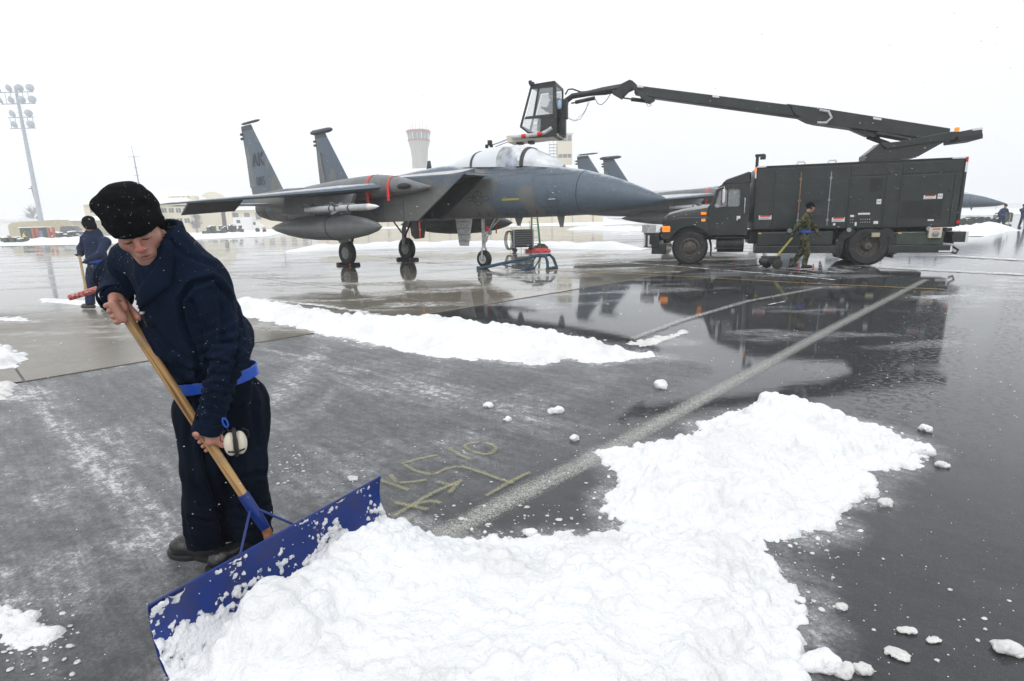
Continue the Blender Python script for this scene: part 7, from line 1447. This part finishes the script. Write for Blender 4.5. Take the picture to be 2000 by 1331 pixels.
# snow flecks caught on hat, shoulders and sleeve
fk = MB(); Rf = np.random.default_rng(12)
def flecks(mesh_o, n, rmin, rmax, name, parent, off, upmin=-.1):
    me = mesh_o.data; vn_ = np.zeros(len(me.vertices)*3, np.float32); co = vn_.copy(); me.vertices.foreach_get('co', co); me.vertex_normals.foreach_get('vector', vn_); co = co.reshape(-1, 3); vn_ = vn_.reshape(-1, 3)
    idx = Rf.integers(0, len(co), n*6); idx = idx[(vn_[idx, 2] > upmin)][:n]; mb = MB()
    for i in idx:
        r_ = rmin+(rmax-rmin)*Rf.random()**3; mb.ball(co[i]+vn_[i]*r_*.2, (r_, r_*(.6+.6*Rf.random()), r_*.7), 5, 3)
    o = mb.build(name, M['snow'], parent, fix=False); mark(o, kind='stuff'); return o
hat_o = [o for o in man.children if o.name.startswith('knit_hat')][0]
flecks(hat_o, 150, .0004, .0013, 'snow_flecks', hat_o, None); flecks(jk, 800, .0005, .0015, 'snow_flecks', jk, None, -.05)

# ---------------------------------------------------------------- simpler figures
def person(label, J, top, bot, headdir, res=.02, k=1.0, hat=True, belt=False, glove='black', boots='blackgloss', muffs=False, loc=None, seated=False, group=None, low=False):
    fo = np.array([J['hip'][0], J['hip'][1], 0.0]) if loc is None else np.array(loc); t = thing('person', label, 'person', tuple(fo), 0, group)
    jf, up, side, fw, Rm = jacket_fn(J, k, 1.06); lo, hi = bounds([J[q] for q in ('hip', 'neck', 'shL', 'shR', 'elL', 'elR', 'wrL', 'wrR')], .2)
    V, F = organic(jf, lo, hi, res); V = folds(V, vnorm(V, F), .014, (6, 6, 4), len(label)); mesh_obj('jacket', V, F, top, t, smooth=True, off=fo, fix=False)
    f2 = trouser_fn(J, k, 1.05); lo, hi = bounds([J[q] for q in ('hip', 'knL', 'knR', 'anL', 'anR', 'hpL', 'hpR')], .2); V, F = organic(f2, lo, hi, res); V = folds(V, vnorm(V, F), .016, (7, 7, 4), len(label)+3); mesh_obj('trousers', V, F, bot, t, smooth=True, off=fo, fix=False)
    if not seated:
        for s in 'LR':
            bf, sf, c, f = boot_fn(J['an'+s], J['toe'+s]); z0 = J['an'+s][2]-.1; lo, hi = c-np.array([.26, .26, .03]), c+np.array([.26, .26, .28]); V, F = organic(bf, lo, hi, max(res*.6, .012)); V[:, 2] += max(z0, 0); mesh_obj('boot', V, F, M[boots] if isinstance(boots, str) else boots, t, smooth=True, off=fo, fix=False)
    f_ = unit(headdir); u_ = unit(up*.5+np.array([0, 0, 1.])*.5); u_ = unit(u_-f_*np.dot(u_, f_)); r_ = np.cross(f_, u_); HR = np.array([r_, f_, u_])
    hfn = head_fn(HR, J['head'], k, J['neck']-up*.06); V, F = organic(hfn, J['head']-.25, J['head']+.2, min(res*.5, .009))
    parts = [(V, F)]
    for s in 'LR':
        w = J['wr'+s]; h_ = J['ha'+s]; d = unit(h_-w); e1, e2, _ = frame(d)
        def hfn2(P, w=w, h_=h_, d=d, e1=e1, e2=e2):
            q = d_cap(P, w-d*.05, w+d*.05, .03, .034)
            for i in range(4): o_ = e1*(.021*(i-1.5)); q = smin(q, d_cap(P, w+d*.06+o_, h_+o_*.9+e2*.02, .0115, .0095), .006)
            return smin(q, d_cap(P, w+d*.02+e1*.03, w+d*.07+e1*.05+e2*.02, .013, .01), .008)
        lo, hi = bounds([w, h_], .1); parts.append(organic(hfn2, lo, hi, .009, 0))
    core = lambda P: smin(d_cap(P, J['neck'], J['hip'], .05, .07), smin(smin(d_cap(P, J['shL'], J['elL'], .03), d_cap(P, J['elL'], J['wrL'], .027), .01), smin(d_cap(P, J['shR'], J['elR'], .03), d_cap(P, J['elR'], J['wrR'], .027), .01), .01), .02)
    lo, hi = bounds([J[q] for q in ('hip', 'neck', 'elR', 'elL', 'wrR', 'wrL')], .1); parts.append(organic(core, lo, hi, .02, 0))
    V, F = add_mesh(parts); mesh_obj('body', V, F, M['skin'], t, smooth=True, off=fo, fix=False, attrs={'flush': np.full(len(V), .2)})
    if glove:
        for s in 'LR':
            w = J['wr'+s]; h_ = J['ha'+s]; d = unit(h_-w); e1, e2, _ = frame(d)
            def g(P, w=w, h_=h_, d=d, e1=e1, e2=e2):
                q = d_cap(P, w-d*.04, w+d*.05, .042, .04)
                for i in range(4): o_ = e1*(.024*(i-1.5)); q = smin(q, d_cap(P, w+d*.06+o_, h_+o_*.9+e2*.02, .016, .014), .008)
                return smin(q, d_cap(P, w+d*.02+e1*.03, w+d*.07+e1*.055+e2*.02, .018, .015), .01)
            lo, hi = bounds([w, h_], .11); V, F = organic(g, lo, hi, .011, 0); mesh_obj('glove', V, F, M[glove], t, smooth=True, off=fo, fix=False)
    if hat: beanie(HR, J['head'], 1.08*k, max(.01, res*.6), 'knit_hat', t, fo, M['hat'], .95, False, low=low)
    if muffs:
        for s in (-1, 1): MB().ball(J['head']+r_*s*.1, (.035, .03, .045), 12, 8, HR).build('ear_muff', M['darksteel'], t, 60, off=fo)
    if belt:
        c = J['hip']+up*J.get('beltz', .1)
        def bf_(P):
            q = P-c; x = q@side; y = q@fw; z = q@unit(J.get('beltn', up)); kb = k*J.get('beltr', 1.0); e = np.sqrt((x/(.19*kb))**2+(y/(.152*kb))**2); return np.maximum(np.abs(e-1)*.17-.009, np.abs(z)-.03)
        V, F = organic(bf_, c-.26, c+.26, .009, 0); mesh_obj('blue_belt', V, F, M['belt'], t, smooth=40, off=fo, fix=False)
    return t, fo
def joints(Y, **kw): return {k: at(v[0], v[1], Y+(v[2] if len(v) > 2 else 0)) for k, v in kw.items()}
# sweeper at the left, seen from behind
JJ = joints(10.8, head=(174, 440, -.05), neck=(182, 452), shR=(193, 466, -.12), shL=(170, 466, .16), hip=(190, 520), hpL=(181, 530, .08), hpR=(199, 530, -.06), knL=(176, 563, .05), knR=(203, 563), anL=(178, 598), anR=(207, 598, .12), elR=(168, 492, -.3), wrR=(166, 508, -.34), haR=(165, 517, -.36), elL=(160, 486, .2), wrL=(157, 497, .0), haL=(151, 500, -.1))
JJ['shR'] = at(206, 472, 10.72); JJ['elR'] = at(196, 497, 10.5); JJ['wrR'] = at(172, 508, 10.4); JJ['haR'] = at(165, 515, 10.38); JJ['shL'] = at(168, 468, 10.95)
for q_ in ('anL', 'anR'): JJ[q_][2] = .12
JJ['toeL'] = JJ['anL']+np.array([-.3, .05, 0]); JJ['toeR'] = JJ['anR']+np.array([.1, -.3, 0]); JJ['hem'] = .02; JJ['beltr'] = 1.1
pm_boot = pm('grey_green_boot', (.07, .075, .06), .8)
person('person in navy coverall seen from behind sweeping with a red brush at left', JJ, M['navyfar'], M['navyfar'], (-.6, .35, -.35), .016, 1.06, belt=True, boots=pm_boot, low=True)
Yb = 10.35; b0 = at(168, 574, Yb); br = thing('push_broom', 'red headed push broom with wooden handle held by the sweeper at left', 'broom', (b0[0], b0[1], 0)); ob = np.array([b0[0], b0[1], 0])
MB().tube([at(168, 566, Yb)-ob, at(155, 500, Yb-.02)-ob], .022, 10).build('handle', M['wood2'], br, 50)
MB().tube([at(136, 582, Yb-.05)-ob, at(170, 572, Yb)-ob, at(203, 560, Yb+.05)-ob], .052, 12).build('brush_head', M['red'], br, 50)
MB().beam(at(134, 579, Yb-.05)-ob, at(203, 556, Yb+.05)-ob, .05, .03).build('head_block', M['wood2'], br, bevel=.008)
# man in camouflage walking by the truck
JJ = joints(15.6, head=(1583, 406), neck=(1577, 418), shL=(1573, 425, .2), shR=(1573, 426, -.2), hip=(1571, 463), hpL=(1572, 468, .1), hpR=(1571, 468, -.1), knR=(1577, 492, -.08), anR=(1571, 518, -.1), knL=(1564, 494, .1), anL=(1546, 514, .15), elR=(1558, 441, -.28), wrR=(1549, 456, -.28), haR=(1544, 463, -.28), elL=(1590, 442, .3), wrL=(1597, 456, .25), haL=(1600, 463, .2))
JJ['anR'][2] = .115; JJ['anL'][2] = .14; JJ['toeR'] = JJ['anR']+np.array([.3, .0, 0]); JJ['toeL'] = JJ['anL']+np.array([.28, .1, 0]); JJ['hem'] = .12; JJ['beltz'] = .14
person('person in woodland camouflage and blue belt walking past the truck side', JJ, M['camo'], M['camo'], (1, -.25, -.12), .014, .98, belt=True, muffs=True)
# driver in the truck, operator in the raised cab
def truckp(x, y, z): return tF+tA*x+tN*y+np.array([0, 0, z])
def seat(x, y, z, lab, top, hat=False):
    p = lambda dx, dy, dz: truckp(x+dx, y+dy, z+dz); JJ = dict(head=p(-.02, 0, .78), neck=p(.02, 0, .6), shL=p(.03, -.17, .52), shR=p(.03, .17, .52), hip=p(.08, 0, .05), hpL=p(.02, -.09, .02), hpR=p(.02, .09, .02), knL=p(-.4, -.1, .05), knR=p(-.4, .12, .05), anL=p(-.45, -.1, -.32), anR=p(-.45, .12, -.32), elL=p(-.08, -.25, .3), wrL=p(-.28, -.14, .38), haL=p(-.36, -.1, .42), elR=p(-.08, .25, .3), wrR=p(-.28, .14, .38), haR=p(-.36, .1, .42))
    return person(lab, JJ, top, top, -tA, .022, .95, hat=hat, glove=None, seated=True)
seat(1.15, .75, 1.42, 'person in grey clothing sitting at the wheel of the truck', M['jetdk'])
cz = C2[3][1]; seat((C2[3][0]+xr)/2+.22, 1.17, cz+.45, 'person seated in the raised glass cab above the jet', M['black'], True)
# two distant workers on the right
def stand(px, py, Y, h, lab, top, lean=0.0, spread=.2, pose=0):
    g = gnd(px, py); p = lambda x, y, z: np.array([g[0]+x*h/1.8, g[1]+y*h/1.8, z*h/1.8])
    JJ = dict(head=p(lean*1.4, -.05, 1.62), neck=p(lean, 0, 1.45), shL=p(lean+.2, 0, 1.36), shR=p(lean-.2, 0, 1.36), hip=p(0, 0, .92), hpL=p(.1, 0, .86), hpR=p(-.1, 0, .86), knL=p(spread*.8, 0, .48), knR=p(-spread*.9, 0, .48), anL=p(spread, 0, .1), anR=p(-spread*1.3, 0, .1), toeL=p(spread, -.3, 0), toeR=p(-spread*1.3, -.3, 0))
    if pose == 0: JJ.update(elL=p(.4, 0, 1.12), wrL=p(.24, -.2, .98), haL=p(.16, -.24, .93), elR=p(-.36, -.05, 1.1), wrR=p(-.3, -.15, .88), haR=p(-.26, -.2, .8))
    else: JJ.update(elL=p(.3, -.1, 1.1), wrL=p(.1, -.3, 1.1), haL=p(.0, -.35, 1.12), elR=p(-.32, -.15, 1.3), wrR=p(-.5, -.25, 1.25), haR=p(-.58, -.28, 1.25))
    JJ['hem'] = .02; JJ['beltz'] = .08
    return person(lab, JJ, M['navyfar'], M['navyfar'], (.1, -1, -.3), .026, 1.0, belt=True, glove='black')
stand(1954, 447, 0, 1.78, 'distant person in navy leaning on a shovel, left of the two at right', 0, lean=.06)
g = gnd(1962, 446.5); o = MB().tube([(0, 0, .25), (-.02, -.05, 1.05)], .025, 8).build('handle_pole', M['wood2'], None, 50); o.location = (g[0], g[1]-.3, 0); o2 = MB().loft([[(-.22, -.02, 0), (.22, -.02, 0), (.22, .03, .02), (-.22, .03, .02)], [(-.2, .03, .28), (.2, .03, .28), (.2, .05, .28), (-.2, .05, .28)]]).build('scoop', M['blade'], o); mark(o, 'tiny snow shovel of the distant worker at right', 'snow shovel')
stand(1996, 446, 0, 1.75, 'distant person in navy cut by the right edge of the photo', 0, lean=-.1, pose=1)
# ============================================================ FALLING SNOW
fl = MB(); Rn = np.random.default_rng(21)
def octa(c, r, s):
    fl.add([(c[0]+a*r+s[0]*k, c[1]+b*r, c[2]+d*r+s[1]*k) for a, b, d, k in ((1, 0, 0, 0), (-1, 0, 0, 0), (0, 1, 0, 0), (0, -1, 0, 0), (0, 0, 1, 1), (0, 0, -1, -1))], [(0, 2, 4), (2, 1, 4), (1, 3, 4), (3, 0, 4), (2, 0, 5), (1, 2, 5), (3, 1, 5), (0, 3, 5)])
for k in range(9000):
    Y = 1.3+15*Rn.random()**1.3; px = Rn.random()*2100-50; py = Rn.random()*1400-50
    p = at(px, py, Y)
    if p[2] < .02 or p[2] > 14: continue
    r_ = (.0018+.0036*Rn.random()**2)*(1 if Y > 3 else .5); octa(p, r_, (r_*.7, -r_*1.3))
mark(fl.build('snowflakes', pm('snowflake', (.85, .87, .9), .8), None, fix=False), kind='stuff')
# ============================================================ HAZE OF FALLING SNOW
hz_ = MB().bb(-R_-10, R_+10, -70, R_+10, -1.0, 62).build('haze', None, None, fix=True) if False else None
me = bpy.data.meshes.new('haze'); mbh = MB().bb(-R_-10, R_+10, -70, R_+10, -1.0, 62); me.from_pydata(mbh.v, [], mbh.f); me.update()
bmh = bmesh.new(); bmh.from_mesh(me); bmesh.ops.recalc_face_normals(bmh, faces=bmh.faces); bmh.to_mesh(me); bmh.free()
hm = bpy.data.materials.new('haze'); hm.use_nodes = True; N, L = nodes(hm); N.remove(N['Principled BSDF']); pv = N.new('ShaderNodeVolumePrincipled'); pv.inputs['Density'].default_value = .0021; pv.inputs['Color'].default_value = (.97, .98, 1, 1); pv.inputs['Anisotropy'].default_value = .2
L.new(pv.outputs[0], N['Material Output'].inputs['Volume']); me.materials.append(hm); hz = bpy.data.objects.new('haze', me); S.collection.objects.link(hz); mark(hz, kind='stuff')
